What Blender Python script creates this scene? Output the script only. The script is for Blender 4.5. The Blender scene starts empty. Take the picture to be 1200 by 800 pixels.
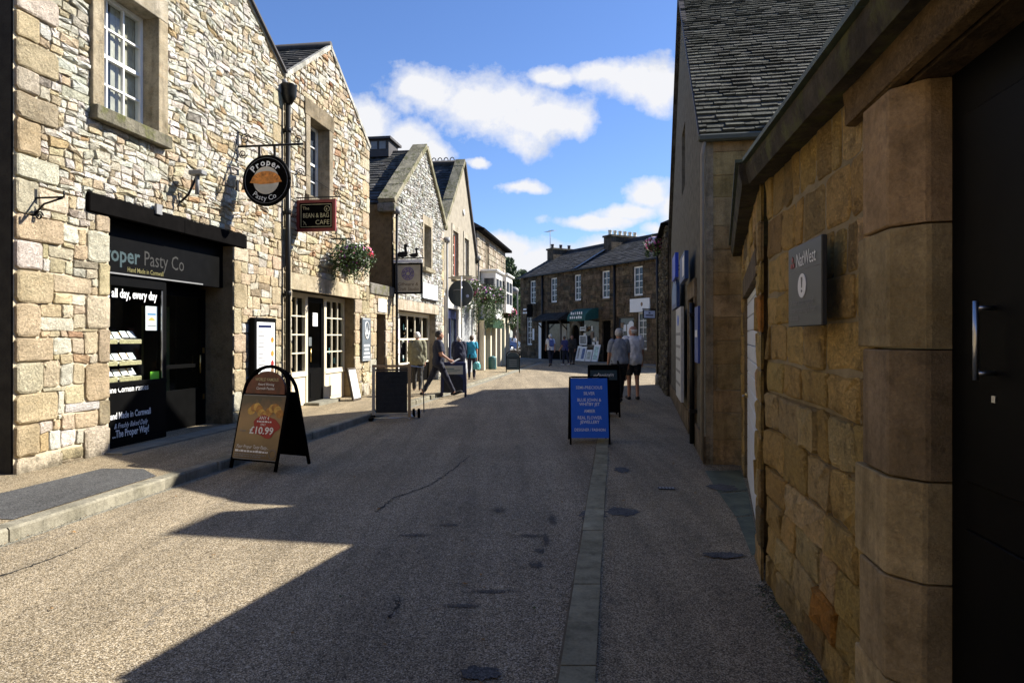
import bpy, math, random
import numpy as np
from mathutils import Matrix, Vector, noise
R = random.Random(7)
PI = math.pi
sc = bpy.context.scene
COL = sc.collection
KS = 1.0112
CAMH = 1.6
SRC = {}

# ------------------------------------------------------------------ materials
def new_mat(name):
    m = bpy.data.materials.new(name); m.use_nodes = True
    nt = m.node_tree; b = nt.nodes['Principled BSDF']
    return m, nt, b
def N(nt, t, **kw):
    n = nt.nodes.new(t)
    for k, v in kw.items():
        if k.startswith('i_'):
            n.inputs[k[2:].replace('_', ' ')].default_value = v
        else: setattr(n, k, v)
    return n
def L(nt, a, b): nt.links.new(a, b)
def ramp(nt, src, stops, interp='LINEAR'):
    r = nt.nodes.new('ShaderNodeValToRGB'); r.color_ramp.interpolation = interp
    e = r.color_ramp.elements
    while len(e) < len(stops): e.new(.5)
    for el, (p, c) in zip(e, stops):
        el.position = p; el.color = (c, c, c, 1) if isinstance(c, (int, float)) else (*c, 1)
    if src is not None: L(nt, src, r.inputs[0])
    return r
def mix(nt, fac, a, b, mode='MIX'):
    m = nt.nodes.new('ShaderNodeMix'); m.data_type = 'RGBA'; m.blend_type = mode
    if isinstance(fac, (int, float)): m.inputs[0].default_value = fac
    else: L(nt, fac, m.inputs[0])
    for i, v in ((6, a), (7, b)):
        if isinstance(v, tuple): m.inputs[i].default_value = (*v, 1)
        else: L(nt, v, m.inputs[i])
    return m.outputs[2]
def coords(nt, scale=None):
    t = nt.nodes.new('ShaderNodeTexCoord'); o = t.outputs['Object']
    if scale:
        mp = nt.nodes.new('ShaderNodeMapping'); mp.inputs['Scale'].default_value = scale
        L(nt, o, mp.inputs[0]); o = mp.outputs[0]
    return o
def noi(nt, vec, scale, detail=4, rough=.6, dist=0):
    n = N(nt, 'ShaderNodeTexNoise'); n.inputs['Scale'].default_value = scale
    n.inputs['Detail'].default_value = detail; n.inputs['Roughness'].default_value = rough
    n.inputs['Distortion'].default_value = dist
    L(nt, vec, n.inputs['Vector']); return n.outputs['Fac']
def bump(nt, b, h, strength, dist):
    bp = N(nt, 'ShaderNodeBump'); bp.inputs['Strength'].default_value = strength
    bp.inputs['Distance'].default_value = dist
    L(nt, h, bp.inputs['Height']); L(nt, bp.outputs[0], b.inputs['Normal']); return bp
MC = {}
def plain(name, col, rough=.6, metal=0, var=.15, vs=6, bmp=0, spec=.5):
    if name in MC: return MC[name]
    m, nt, b = new_mat(name)
    c = coords(nt); f = noi(nt, c, vs, 5)
    lo = tuple(x * (1 - var) for x in col); hi = tuple(min(1, x * (1 + var)) for x in col)
    r = ramp(nt, f, [(.3, lo), (.7, hi)]); L(nt, r.outputs[0], b.inputs['Base Color'])
    b.inputs['Roughness'].default_value = rough; b.inputs['Metallic'].default_value = metal
    b.inputs['Specular IOR Level'].default_value = spec
    if bmp: bump(nt, b, noi(nt, c, vs * 8, 4), bmp, .01)
    MC[name] = m; return m
def stone_mat(name, dirt=.35, bs=.7, fine=30, lichen=None, contrast=.35, base=.6, pits=0, blotch=0, streak=.8):
    m, nt, b = new_mat(name)
    c = coords(nt)
    a = N(nt, 'ShaderNodeVertexColor'); a.layer_name = 'Col'
    f1 = noi(nt, c, 9, 6, .65); f2 = noi(nt, c, 2.2, 4, .6); f3 = noi(nt, c, 55, 3, .7)
    v1 = ramp(nt, f1, [(.3, 1 - contrast), (.5, 1.0), (.75, 1.1)])
    col = mix(nt, 1.0, a.outputs[0], v1.outputs[0], 'MULTIPLY')
    v2 = ramp(nt, f2, [(.42, (1, 1, 1)), (.62, (1 - dirt, 1 - dirt, 1 - dirt * 1.1))])
    col = mix(nt, 1.0, col, v2.outputs[0], 'MULTIPLY')
    v3 = ramp(nt, f3, [(.3, .8), (.6, 1.12)])
    col = mix(nt, .8, col, v3.outputs[0], 'MULTIPLY')
    if lichen:
        fl = noi(nt, c, 5, 6, .7)
        rl = ramp(nt, fl, [(.5, 0.0), (.62, 1.0)])
        col = mix(nt, rl.outputs[0], col, lichen)
    if blotch:
        fb = noi(nt, coords(nt, (1, 1, 2.2)), 7, 7, .72, .8); r1 = ramp(nt, fb, [(.54, 0.0), (.66, blotch)]); col = mix(nt, r1.outputs[0], col, (.09, .06, .025))
        fo = noi(nt, coords(nt, (1.3, 1.3, 3.5)), 4, 6, .65, 1.2); r2_ = ramp(nt, fo, [(.52, 0.0), (.66, blotch * .8)]); col = mix(nt, r2_.outputs[0], col, (.55, .3, .07))
    # damp and splash dirt near the ground, streaks running down
    sz = N(nt, 'ShaderNodeSeparateXYZ'); L(nt, c, sz.inputs[0])
    ad0 = N(nt, 'ShaderNodeMath', operation='MULTIPLY_ADD'); L(nt, noi(nt, c, 3.5, 6, .7), ad0.inputs[0]); ad0.inputs[1].default_value = -1.3; L(nt, sz.outputs[2], ad0.inputs[2])
    rb_ = ramp(nt, ad0.outputs[0], [(0.0, base), (.12, 0.0)])
    mp_ = N(nt, 'ShaderNodeMath', operation='ADD'); L(nt, ad0.outputs[0], mp_.inputs[0]); mp_.inputs[1].default_value = .55; L(nt, mp_.outputs[0], rb_.inputs[0])
    col = mix(nt, rb_.outputs[0], col, (.07, .06, .035))
    st = ramp(nt, noi(nt, coords(nt, (5, 5, .5)), 1.3, 5, .65), [(.5, 1.0), (.66, 1 - dirt * streak)])
    col = mix(nt, 1.0, col, st.outputs[0], 'MULTIPLY')
    L(nt, col, b.inputs['Base Color']); b.inputs['Roughness'].default_value = .93
    b.inputs['Specular IOR Level'].default_value = .2
    vo = N(nt, 'ShaderNodeTexVoronoi'); vo.feature = 'F1'; vo.inputs['Scale'].default_value = fine * .7; L(nt, c, vo.inputs['Vector'])
    ad = N(nt, 'ShaderNodeMath', operation='ADD'); L(nt, noi(nt, c, fine, 6, .75), ad.inputs[0]); 
    mu = N(nt, 'ShaderNodeMath', operation='MULTIPLY'); mu.inputs[1].default_value = .35; L(nt, vo.outputs['Distance'], mu.inputs[0]); L(nt, mu.outputs[0], ad.inputs[1])
    if pits:
        pt = ramp(nt, noi(nt, c, fine * 3.2, 5, .8), [(.38, 0.0), (.5, 1.0)]); a2 = N(nt, 'ShaderNodeMath', operation='MULTIPLY_ADD'); L(nt, pt.outputs[0], a2.inputs[0]); a2.inputs[1].default_value = pits; L(nt, ad.outputs[0], a2.inputs[2]); ad = a2
    bump(nt, b, ad.outputs[0], bs, .03)
    return m
def aggregate(name, cols, scale=90, big=(.8, 1.1), patch=None, rough=.85, stain=None):
    m, nt, b = new_mat(name)
    c = coords(nt)
    vo = N(nt, 'ShaderNodeTexVoronoi'); vo.inputs['Scale'].default_value = scale; L(nt, c, vo.inputs['Vector'])
    sep = N(nt, 'ShaderNodeSeparateColor'); L(nt, vo.outputs['Color'], sep.inputs[0])
    n = len(cols)
    r = ramp(nt, sep.outputs[0], [(i / n, cc) for i, cc in enumerate(cols)], 'CONSTANT')
    d = ramp(nt, vo.outputs['Distance'], [(.4, 1.0), (.8, .55)])
    col = mix(nt, 1.0, r.outputs[0], d.outputs[0], 'MULTIPLY')
    f = noi(nt, c, .9, 5, .6)
    rr = ramp(nt, f, [(.3, big[0]), (.7, big[1])]); col = mix(nt, 1, col, rr.outputs[0], 'MULTIPLY')
    fm = noi(nt, coords(nt, (1, .35, 1)), 2.3, 6, .7, .6)
    rs = ramp(nt, fm, [(.6, 0.0), (.7, .45)])
    col = mix(nt, rs.outputs[0], col, stain or (.06, .06, .06))
    mpk = N(nt, 'ShaderNodeMapping'); mpk.inputs['Rotation'].default_value = (0, 0, .149); mpk.inputs['Scale'].default_value = (2.6, .16, 1); L(nt, c, mpk.inputs[0])
    rk = ramp(nt, noi(nt, mpk.outputs[0], 1.0, 5, .6, .3), [(.4, 1.0), (.62, .74)]); col = mix(nt, 1, col, rk.outputs[0], 'MULTIPLY')
    f4 = noi(nt, c, 14, 3, .6); r4 = ramp(nt, f4, [(.3, .82), (.65, 1.08)]); col = mix(nt, 1, col, r4.outputs[0], 'MULTIPLY')
    L(nt, col, b.inputs['Base Color']); b.inputs['Roughness'].default_value = rough
    b.inputs['Specular IOR Level'].default_value = .25
    bump(nt, b, d.outputs[0], .5, .004)
    return m
def glass_thin(name, tint=(.85, .9, .9), refl=.12):
    m, nt, b = new_mat(name); nt.nodes.remove(b)
    out = nt.nodes['Material Output']
    tr = N(nt, 'ShaderNodeBsdfTransparent'); tr.inputs[0].default_value = (*tint, 1)
    gl = N(nt, 'ShaderNodeBsdfGlossy'); gl.inputs['Roughness'].default_value = .03
    lw = N(nt, 'ShaderNodeLayerWeight'); lw.inputs[0].default_value = .5
    fr = ramp(nt, lw.outputs['Facing'], [(0.0, .045), (.6, .1), (.85, .3), (1.0, .9)])
    mx = N(nt, 'ShaderNodeMixShader'); L(nt, fr.outputs[0], mx.inputs[0]); L(nt, tr.outputs[0], mx.inputs[1]); L(nt, gl.outputs[0], mx.inputs[2])
    L(nt, mx.outputs[0], out.inputs[0]); return m
def glass_dark(name='dark window glass', col=(.02, .025, .032)):
    m, nt, b = new_mat(name)
    c = coords(nt); f = noi(nt, c, 2.2, 3)
    r = ramp(nt, f, [(.35, col), (.65, tuple(x * 2.6 for x in col))]); L(nt, r.outputs[0], b.inputs['Base Color'])
    b.inputs['Roughness'].default_value = .08; b.inputs['Specular IOR Level'].default_value = .35
    bump(nt, b, noi(nt, c, 3, 2), .05, .02)
    return m
M = dict(
 limestone=stone_mat('rubble limestone', .22, 1.0, 26, contrast=.3, pits=.25),
 sandstone=stone_mat('sandstone blocks', .25, 1.0, 34, contrast=.35, pits=.3, blotch=.12, streak=.3),
 bankstone=stone_mat('golden coursed stone', .15, .9, 30, contrast=.5, pits=.45, blotch=.26, streak=.2, base=.4),
 kerbstone=stone_mat('worn kerb stone', .3, .5, 26, contrast=.3, base=0, pits=.2),
 darkstone=stone_mat('weathered dark stone', .5, 1.0, 30, contrast=.5),
 ashlar=stone_mat('smooth dressed stone', .35, .6, 34, contrast=.35, base=.45, pits=.3, blotch=.14),
 mossy=stone_mat('mossy coping stone', .4, .8, 24, base=0, lichen=(.12, .12, .05)),
 slate=stone_mat('stone slates', .45, .7, 20, contrast=.5, base=0),
 mortar=plain('lime mortar', (.5, .43, .31), .95, var=.25, vs=4, bmp=.8, spec=.1),
 mortard=plain('dark mortar', (.16, .125, .08), .95, var=.35, vs=4, bmp=.8, spec=.1),
 mortarg=plain('grey raised mortar', (.27, .215, .125), .95, var=.3, vs=5, bmp=.6, spec=.1),
 render=plain('tan roughcast render', (.31, .275, .215), .95, var=.2, vs=3, bmp=1.0, spec=.1),
 greyrender=plain('grey roughcast render', (.15, .14, .11), .95, var=.35, vs=7, bmp=1.0, spec=.1),
 white=plain('white paint', (.78, .77, .73), .45, var=.05),
 cream=plain('cream paint', (.68, .61, .46), .5, var=.07),
 black=plain('black gloss paint', (.003, .003, .003), .5, var=.3, spec=.06),
 blackm=plain('matt black paint', (.0045, .004, .0038), .8, var=.3, spec=.02),
 iron=plain('black iron', (.008, .008, .008), .5, var=.3, spec=.25),
 wood=plain('brown wood', (.2, .12, .06), .6, var=.25, vs=12),
 darkwood=plain('dark wood', (.05, .035, .022), .6, var=.3, vs=12),
 steel=plain('brushed steel', (.6, .6, .6), .3, 1, var=.1),
 brass=plain('brass', (.7, .5, .2), .3, 1),
 blue=plain('bright blue board', (.008, .12, .62), .45, var=.06),
 navy=plain('dark navy paint', (.01, .015, .06), .4),
 slateblack=plain('blackboard', (.014, .015, .016), .8, var=.5, vs=9),
 greengrey=plain('dark green board', (.018, .03, .028), .6),
 pipe=plain('black rainwater pipe', (.008, .008, .008), .4, spec=.3),
 lead=plain('grey lead', (.2, .2, .2), .6),
 ridge=plain('dark ridge tile', (.05, .045, .045), .8),
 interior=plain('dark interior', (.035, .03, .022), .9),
 paper=plain('white card', (.8, .8, .78), .7, var=.04),
 ochre=plain('pale tan letters', (.55, .5, .25), .6),
 teal=plain('muted teal letters', (.06, .16, .17), .5),
 red=plain('dark red paint', (.3, .02, .015), .5),
 green=plain('green awning canvas', (.012, .08, .07), .8),
 glass=glass_thin('clear shop glass'),
 glassd=glass_dark(),
 curtain=plain('cream curtain', (.42, .38, .3), .9, var=.25, vs=8),
 bluecurtain=plain('blue net curtain', (.25, .29, .45), .9, var=.3, vs=8),
 tarmac=aggregate('grey tarmac patch', [(.06, .06, .06), (.13, .13, .128), (.09, .09, .09), (.17, .168, .16)], 120),
 road=aggregate('exposed aggregate road', [(.16, .125, .075), (.37, .305, .205), (.09, .07, .045), (.3, .24, .155), (.55, .47, .35), (.2, .155, .1), (.42, .33, .205)], 150, (.93, 1.24)),
 pave=aggregate('exposed aggregate pavement', [(.24, .185, .11), (.44, .35, .22), (.13, .1, .06), (.56, .47, .32), (.34, .26, .155)], 150, (.82, 1.1)),
 flag=plain('worn stone flag', (.2, .19, .15), .85, var=.25, vs=5, bmp=.6, spec=.2),
 mossflag=plain('mossy wet flagstone', (.085, .1, .06), .7, var=.5, vs=4, bmp=.8),
 leaf=plain('green leaves', (.07, .12, .03), .6, var=.4, vs=7),
 leafd=plain('dark tree leaves', (.03, .055, .02), .6, var=.5, vs=.6),
 bark=plain('bark', (.1, .075, .05), .9, var=.4, vs=10, bmp=1),
 soil=plain('basket liner', (.05, .035, .02), .95),
 fpink=plain('pink petals', (.6, .12, .3), .6, var=.3), fpurple=plain('purple petals', (.22, .07, .32), .6, var=.3), fred=plain('red petals', (.6, .02, .04), .6, var=.3), fwhite=plain('white petals', (.75, .68, .72), .6),
)
# ------------------------------------------------------------------ mesh builder
class MB:
    def __init__(s): s.v = []; s.f = []; s.mi = []; s.c = []; s.mats = []; s.M = None; s.smooth = False; s.sm = []
    def slot(s, m):
        if isinstance(m, str): m = M[m]
        if m not in s.mats: s.mats.append(m)
        return s.mats.index(m)
    def add(s, vs, fs, m, col=(.5, .5, .5)):
        k = len(s.v); i = s.slot(m)
        if s.M is not None: vs = [s.M @ Vector(p) for p in vs]
        s.v += [tuple(p) for p in vs]
        for f in fs: s.f.append([k + a for a in f]); s.mi.append(i); s.c.append(col); s.sm.append(s.smooth)
        return s
    def box(s, x0, y0, z0, x1, y1, z1, m, col=(.5, .5, .5), bev=0):
        if bev:
            b = bev; vs = []; 
            for z, i in ((z0, b), (z0 + b, 0), (z1 - b, 0), (z1, b)):
                for dx, dy in ((x0, y0), (x1, y0), (x1, y1), (x0, y1)):
                    sx = 1 if dx == x0 else -1; sy = 1 if dy == y0 else -1
                    vs += [(dx + sx * (b + i), dy + sy * i, z), (dx + sx * i, dy + sy * (b + i), z)]
            order = [1, 0, 2, 3, 5, 4, 6, 7]
            # ring order around
            ring = [1, 0, 2, 3, 5, 4, 6, 7]
            fs = []
            for l in range(3):
                for a in range(8):
                    p, q = ring[a], ring[(a + 1) % 8]
                    fs.append([l * 8 + p, l * 8 + q, l * 8 + 8 + q, l * 8 + 8 + p])
            fs.append([ring[a] for a in range(7, -1, -1)]); fs.append([24 + ring[a] for a in range(8)])
            return s.add(vs, fs, m, col)
        vs = [(x0, y0, z0), (x1, y0, z0), (x1, y1, z0), (x0, y1, z0), (x0, y0, z1), (x1, y0, z1), (x1, y1, z1), (x0, y1, z1)]
        return s.add(vs, [[0, 3, 2, 1], [4, 5, 6, 7], [0, 1, 5, 4], [1, 2, 6, 5], [2, 3, 7, 6], [3, 0, 4, 7]], m, col)
    def prism(s, pts, y0, y1, m, col=(.5, .5, .5)):      # pts in (x,z), extruded along y
        n = len(pts)
        vs = [(p[0], y0, p[1]) for p in pts] + [(p[0], y1, p[1]) for p in pts]
        fs = [list(range(n)), list(range(2 * n - 1, n - 1, -1))] + [[i, n + i, n + (i + 1) % n, (i + 1) % n] for i in range(n)]
        return s.add(vs, fs, m, col)
    def slab(s, pts, z0, z1, m, col=(.5, .5, .5)):      # pts in (x,y), extruded along z
        n = len(pts)
        vs = [(p[0], p[1], z0) for p in pts] + [(p[0], p[1], z1) for p in pts]
        fs = [list(range(n - 1, -1, -1)), list(range(n, 2 * n))] + [[i, (i + 1) % n, n + (i + 1) % n, n + i] for i in range(n)]
        return s.add(vs, fs, m, col)
    def tube(s, pts, rad, m, n=8, col=(.5, .5, .5), cap=True):
        pts = [Vector(p) for p in pts]
        if isinstance(rad, (int, float)): rad = [rad] * len(pts)
        vs = []; fs = []; up = None
        for i, p in enumerate(pts):
            d = (pts[min(i + 1, len(pts) - 1)] - pts[max(i - 1, 0)])
            d.normalize()
            if up is None:
                up = Vector((0, 0, 1)) if abs(d.z) < .9 else Vector((1, 0, 0))
            a = d.cross(up); a.normalize(); b = a.cross(d); up = b
            for k in range(n):
                t = 2 * PI * k / n; vs.append(p + (a * math.cos(t) + b * math.sin(t)) * rad[i])
        for i in range(len(pts) - 1):
            for k in range(n):
                fs.append([i * n + k, i * n + (k + 1) % n, (i + 1) * n + (k + 1) % n, (i + 1) * n + k])
        if cap: fs.append(list(range(n - 1, -1, -1))); fs.append([(len(pts) - 1) * n + k for k in range(n)])
        o = s.smooth; s.smooth = True; s.add(vs, fs, m, col); s.smooth = o; return s
    def lathe(s, prof, m, n=16, c=(0, 0, 0), col=(.5, .5, .5), axis='z'):
        vs = []; fs = []
        for r, z in prof:
            for k in range(n):
                t = 2 * PI * k / n; p = (r * math.cos(t), r * math.sin(t), z)
                if axis == 'x': p = (z, p[0], p[1])
                if axis == 'y': p = (p[0], z, p[1])
                vs.append((p[0] + c[0], p[1] + c[1], p[2] + c[2]))
        for i in range(len(prof) - 1):
            for k in range(n): fs.append([i * n + k, i * n + (k + 1) % n, (i + 1) * n + (k + 1) % n, (i + 1) * n + k])
        fs.append(list(range(n - 1, -1, -1))); fs.append([(len(prof) - 1) * n + k for k in range(n)])
        o = s.smooth; s.smooth = True; s.add(vs, fs, m, col); s.smooth = o; return s
    def sphere(s, c, r, m, n=12, k=8, col=(.5, .5, .5)):
        if isinstance(r, (int, float)): r = (r, r, r)
        vs = []; fs = []
        for i in range(k + 1):
            ph = PI * i / k
            for j in range(n):
                t = 2 * PI * j / n
                vs.append((c[0] + r[0] * math.sin(ph) * math.cos(t), c[1] + r[1] * math.sin(ph) * math.sin(t), c[2] + r[2] * math.cos(ph)))
        for i in range(k):
            for j in range(n): fs.append([i * n + j, (i + 1) * n + j, (i + 1) * n + (j + 1) % n, i * n + (j + 1) % n])
        o = s.smooth; s.smooth = True; s.add(vs, fs, m, col); s.smooth = o; return s
    def text(s, body, size, x, z, y, m, align='c', bold=0, width=None, italic=0, rot=0, th=.002):
        """lettering standing on a plane that faces -y"""
        V, F = glyphs(body, bold)
        if not V: return s
        w0 = min(p[0] for p in V); w1 = max(p[0] for p in V); w = (w1 - w0) * size
        kx = size if not width else size * width / w
        W = (w1 - w0) * kx
        ox = {'c': -W / 2, 'l': 0, 'r': -W}[align]
        cr, sr = math.cos(rot), math.sin(rot)
        vs = []
        for p in V:
            a = (p[0] - w0) * kx + ox + italic * p[1] * size; b = p[1] * size
            vs.append((x + a * cr - b * sr, y, z + a * sr + b * cr))
        n = len(vs)
        o = s.smooth; s.smooth = False
        s.add(vs, F, m); s.smooth = o
        return s
    def build(s, name, parent=None, label=None):
        me = bpy.data.meshes.new(name)
        me.from_pydata(s.v, [], s.f)
        for m in s.mats: me.materials.append(m)
        me.polygons.foreach_set('material_index', s.mi)
        me.polygons.foreach_set('use_smooth', s.sm)
        ca = me.color_attributes.new('Col', 'FLOAT_COLOR', 'CORNER')
        buf = []
        for f, c in zip(s.f, s.c): buf += [c[0], c[1], c[2], 1.0] * len(f)
        ca.data.foreach_set('color', buf)
        me.update()
        o = bpy.data.objects.new(name, me); COL.objects.link(o)
        if parent: o.parent = parent
        if label: o['label'] = label
        return o
GC = {}
def glyphs(body, bold=0):
    k = (body, bold)
    if k in GC: return GC[k]
    cu = bpy.data.curves.new('txt', 'FONT'); cu.body = body; cu.size = 1; cu.offset = bold; cu.resolution_u = 2
    ob = bpy.data.objects.new('txt', cu); COL.objects.link(ob)
    dg = bpy.context.evaluated_depsgraph_get()
    me = bpy.data.meshes.new_from_object(ob.evaluated_get(dg))
    V = [(v.co.x, v.co.y) for v in me.vertices]
    F = [list(p.vertices) for p in me.polygons]
    # make faces look towards -y once stood up
    bpy.data.objects.remove(ob); bpy.data.curves.remove(cu); bpy.data.meshes.remove(me)
    GC[k] = (V, F); return GC[k]

def thing(name, label, cat, loc=(0, 0, 0), rz=0, group=None):
    o = bpy.data.objects.new(name, None); COL.objects.link(o); o.empty_display_size = .2
    o.location = loc; o.rotation_euler = (0, 0, rz); o['label'] = label; o['category'] = cat
    if group: o['group'] = group
    return o
def tag(o, label, cat, group=None):
    o['label'] = label; o['category'] = cat
    if group: o['group'] = group
    return o
def struct(o, kind='structure'): o['kind'] = kind; return o
def copy_tree(o, parent=None):
    c = o.copy(); COL.objects.link(c); c.parent = parent
    if parent is not None: c.matrix_parent_inverse = o.matrix_parent_inverse.copy()
    for ch in [x for x in SRC.get(o.name, list(o.children))]: copy_tree(ch, c)
    return c

# measured positions
def G(x, y, z=0.0):
    Y = (CAMH - z) * 800 / (y - 395); return ((x - 600) / 800 * Y, Y)
def hz(y, Y): return CAMH + (395 - y) * Y / 800
def facY(x, c=6.5): return c * 800 / (720 - x)
DIR = math.atan2(.9889, .1483)
def left_root(name, label, cat, Y0, **k):
    return thing(name, label, cat, (-6.5 + .15 * Y0, Y0, 0), DIR, **k)

# ------------------------------------------------------------------ stone walls
def clip_poly(poly, planes):
    for a, b, c in planes:
        out = []
        n = len(poly)
        for i in range(n):
            p, q = poly[i], poly[(i + 1) % n]
            dp = a * p[0] + b * p[1] - c; dq = a * q[0] + b * q[1] - c
            if dp <= 0: out.append(p)
            if (dp < 0 < dq) or (dq < 0 < dp):
                t = dp / (dp - dq); out.append((p[0] + (q[0] - p[0]) * t, p[1] + (q[1] - p[1]) * t))
        poly = out
        if len(poly) < 3: return []
    return poly
def subtract(r, ex):
    out = [r]
    for e in ex:
        nxt = []
        for (a, b, c, d) in out:          # u0,h0,u1,h1
            if e[2] <= a or e[0] >= c or e[3] <= b or e[1] >= d: nxt.append((a, b, c, d)); continue
            if e[1] > b: nxt.append((a, b, c, e[1]))
            if e[3] < d: nxt.append((a, e[3], c, d))
            lo, hi = max(b, e[1]), min(d, e[3])
            if e[0] > a: nxt.append((a, lo, e[0], hi))
            if e[2] < c: nxt.append((e[2], lo, c, hi))
        out = nxt
    return out
def one_stone(mb, poly, y, dep, mat, col, rg, rough=.3):
    """poly convex in (u,h), anticlockwise; a pillowed stone standing proud of plane y (towards -y)"""
    # round the corners
    n = len(poly); P = []
    cx = sum(p[0] for p in poly) / n; cy = sum(p[1] for p in poly) / n
    size = min(max(p[0] for p in poly) - min(p[0] for p in poly), max(p[1] for p in poly) - min(p[1] for p in poly))
    if size < .02: return
    cut = size * .13
    for i in range(n):
        p, a, b = poly[i], poly[i - 1], poly[(i + 1) % n]
        for q in (a, b):
            d = math.hypot(q[0] - p[0], q[1] - p[1]) or 1
            k = min(cut * rg.uniform(.4, 1.3), d * .35) / d
            P.append((p[0] + (q[0] - p[0]) * k, p[1] + (q[1] - p[1]) * k))
        d = math.hypot(b[0] - p[0], b[1] - p[1])
        if d > .14:
            t = rg.uniform(.4, .6); jx = rg.uniform(-1, 1) * size * .05
            P.append((p[0] + (b[0] - p[0]) * t + jx * .3, p[1] + (b[1] - p[1]) * t + jx))
    n = len(P)
    tx = rg.uniform(-rough, rough) * dep / max(.08, size) * .7; tz = rg.uniform(-rough, rough) * dep / max(.08, size) * .7
    vs = [(p[0], y + .004, p[1]) for p in P]
    def ring(sc_, d):
        for p in P:
            dx, dz = p[0] - cx, p[1] - cy
            L0 = math.hypot(dx, dz) or 1; k = max(.3, 1 - sc_ / L0)
            x_, z_ = cx + dx * k, cy + dz * k
            vs.append((x_, y - d * rg.uniform(1 - rough, 1 + rough * .3) - (x_ - cx) * tx - (z_ - cy) * tz, z_))
    ring(size * .02, dep * .75); ring(size * .09, dep); 
    vs.append((cx, y - dep * rg.uniform(1, 1 + rough * .4), cy))
    fs = []
    for l in range(2):
        for i in range(n):
            j = (i + 1) % n; fs.append([l * n + i, l * n + j, (l + 1) * n + j, (l + 1) * n + i])
    for i in range(n): fs.append([2 * n + i, 2 * n + (i + 1) % n, 3 * n])
    o = mb.smooth; mb.smooth = False; mb.add(vs, fs, mat, col); mb.smooth = o
def pick(rg, pal):
    t = rg.random() * sum(w for w, c in pal)
    for w, c in pal:
        t -= w
        if t <= 0: break
    k = rg.uniform(.88, 1.12); return tuple(min(.9, x * k * rg.uniform(.96, 1.04)) for x in c)
PAL = dict(
 white=[(7, (.76, .72, .62)), (3, (.68, .62, .5)), (2, (.62, .51, .34)), (.5, (.54, .39, .22)), (.25, (.34, .3, .25)), (.05, (.34, .17, .09))],
 mixed=[(3, (.72, .66, .54)), (3, (.64, .53, .36)), (2, (.58, .46, .3)), (.4, (.5, .31, .18)), (.3, (.38, .32, .24))],
 ochre=[(3, (.63, .51, .32)), (2, (.6, .49, .33)), (2, (.68, .59, .43)), (.4, (.42, .33, .22)), (.8, (.66, .6, .49))],
 bank=[(5, (.66, .44, .15)), (3, (.58, .38, .12)), (1.4, (.42, .28, .11)), (2.4, (.7, .5, .22)), (.3, (.3, .22, .12)), (.35, (.66, .3, .06))],
 pale=[(6, (.66, .65, .6)), (2, (.56, .53, .46)), (1, (.45, .4, .32)), (.4, (.3, .28, .25))],
 brown=[(3, (.16, .115, .07)), (3, (.13, .095, .06)), (2, (.2, .145, .09)), (1, (.09, .075, .055))],
 tan=[(3, (.42, .36, .27)), (2, (.36, .3, .22)), (2, (.48, .42, .33))],
 dark=[(3, (.13, .115, .085)), (2, (.18, .16, .12)), (2, (.09, .08, .065))])
def stonework(mb, u0, u1, h0, h1, ex, planes, pal, seed, row=(.22, .36), cell=(.35, .8), maxw=.38, maxh=.15, minh=.06, dep=.03, gap=.014, y=0.0,
              wob=.018, mat='limestone', rough=.35, paln=None, blend=None, zone=None):
    """uneven coursed rubble: rows of blocks split again and again, corners shifted by a smooth field"""
    rg = random.Random(seed); cells = []
    def split(r):
        a, b, c, d = r; w, h = c - a, d - b
        if h > maxh * rg.uniform(.75, 1.35) and h > 2 * minh:
            m = b + h * rg.uniform(.36, .64); split((a, b, c, m)); split((a, m, c, d)); return
        if w > maxw * rg.uniform(.5, 1.5) and w > .14:
            m = a + w * rg.uniform(.3, .7); split((a, b, m, d)); split((m, b, c, d)); return
        cells.append(r)
    h = h0
    while h < h1 - .02:
        rh = rg.uniform(*row)
        if h + rh > h1 - row[0] * .5: rh = h1 - h
        u = u0 - rg.uniform(0, cell[0])
        while u < u1:
            w = rg.uniform(*cell); 
            a, c = max(u, u0), min(u + w, u1)
            if c - a > .03:
                for q in subtract((a, h, c, h + rh), ex):
                    if q[2] - q[0] > .035 and q[3] - q[1] > .03: split(q)
            u += w
        h += rh
    S = rg.uniform(0, 50)
    def W(p):
        k = wob
        for e in ex:
            dx = max(e[0] - p[0], 0, p[0] - e[2]); dz = max(e[1] - p[1], 0, p[1] - e[3]); k = min(k, math.hypot(dx, dz) * .12)
        k = min(k, abs(p[0] - u0) * .15, abs(p[0] - u1) * .15)
        a = noise.noise_vector(Vector((p[0] * 3.1 + S, p[1] * 4.3, S)))
        return (p[0] + a[0] * k * 2.2, p[1] + a[1] * k * 2.2)
    for (a, b, c, d) in cells:
        poly = [(a, b), (c, b), (c, d), (a, d)]
        poly = [W(p) for p in poly]
        g = gap / 2
        cx = sum(p[0] for p in poly) / 4; cy = sum(p[1] for p in poly) / 4
        poly = [(p[0] + (g if p[0] < cx else -g) + rg.uniform(-.4, .4) * g, p[1] + (g if p[1] < cy else -g) + rg.uniform(-.4, .4) * g) for p in poly]
        poly = clip_poly(poly, planes)
        if not poly: continue
        pl = pal
        if zone and zone(cx, cy, rg): pl = zone(cx, cy, rg)
        col = pick(rg, PAL[pl])
        one_stone(mb, poly, y, dep * rg.uniform(.6, 1.25), mat, col, rg, rough)
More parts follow.
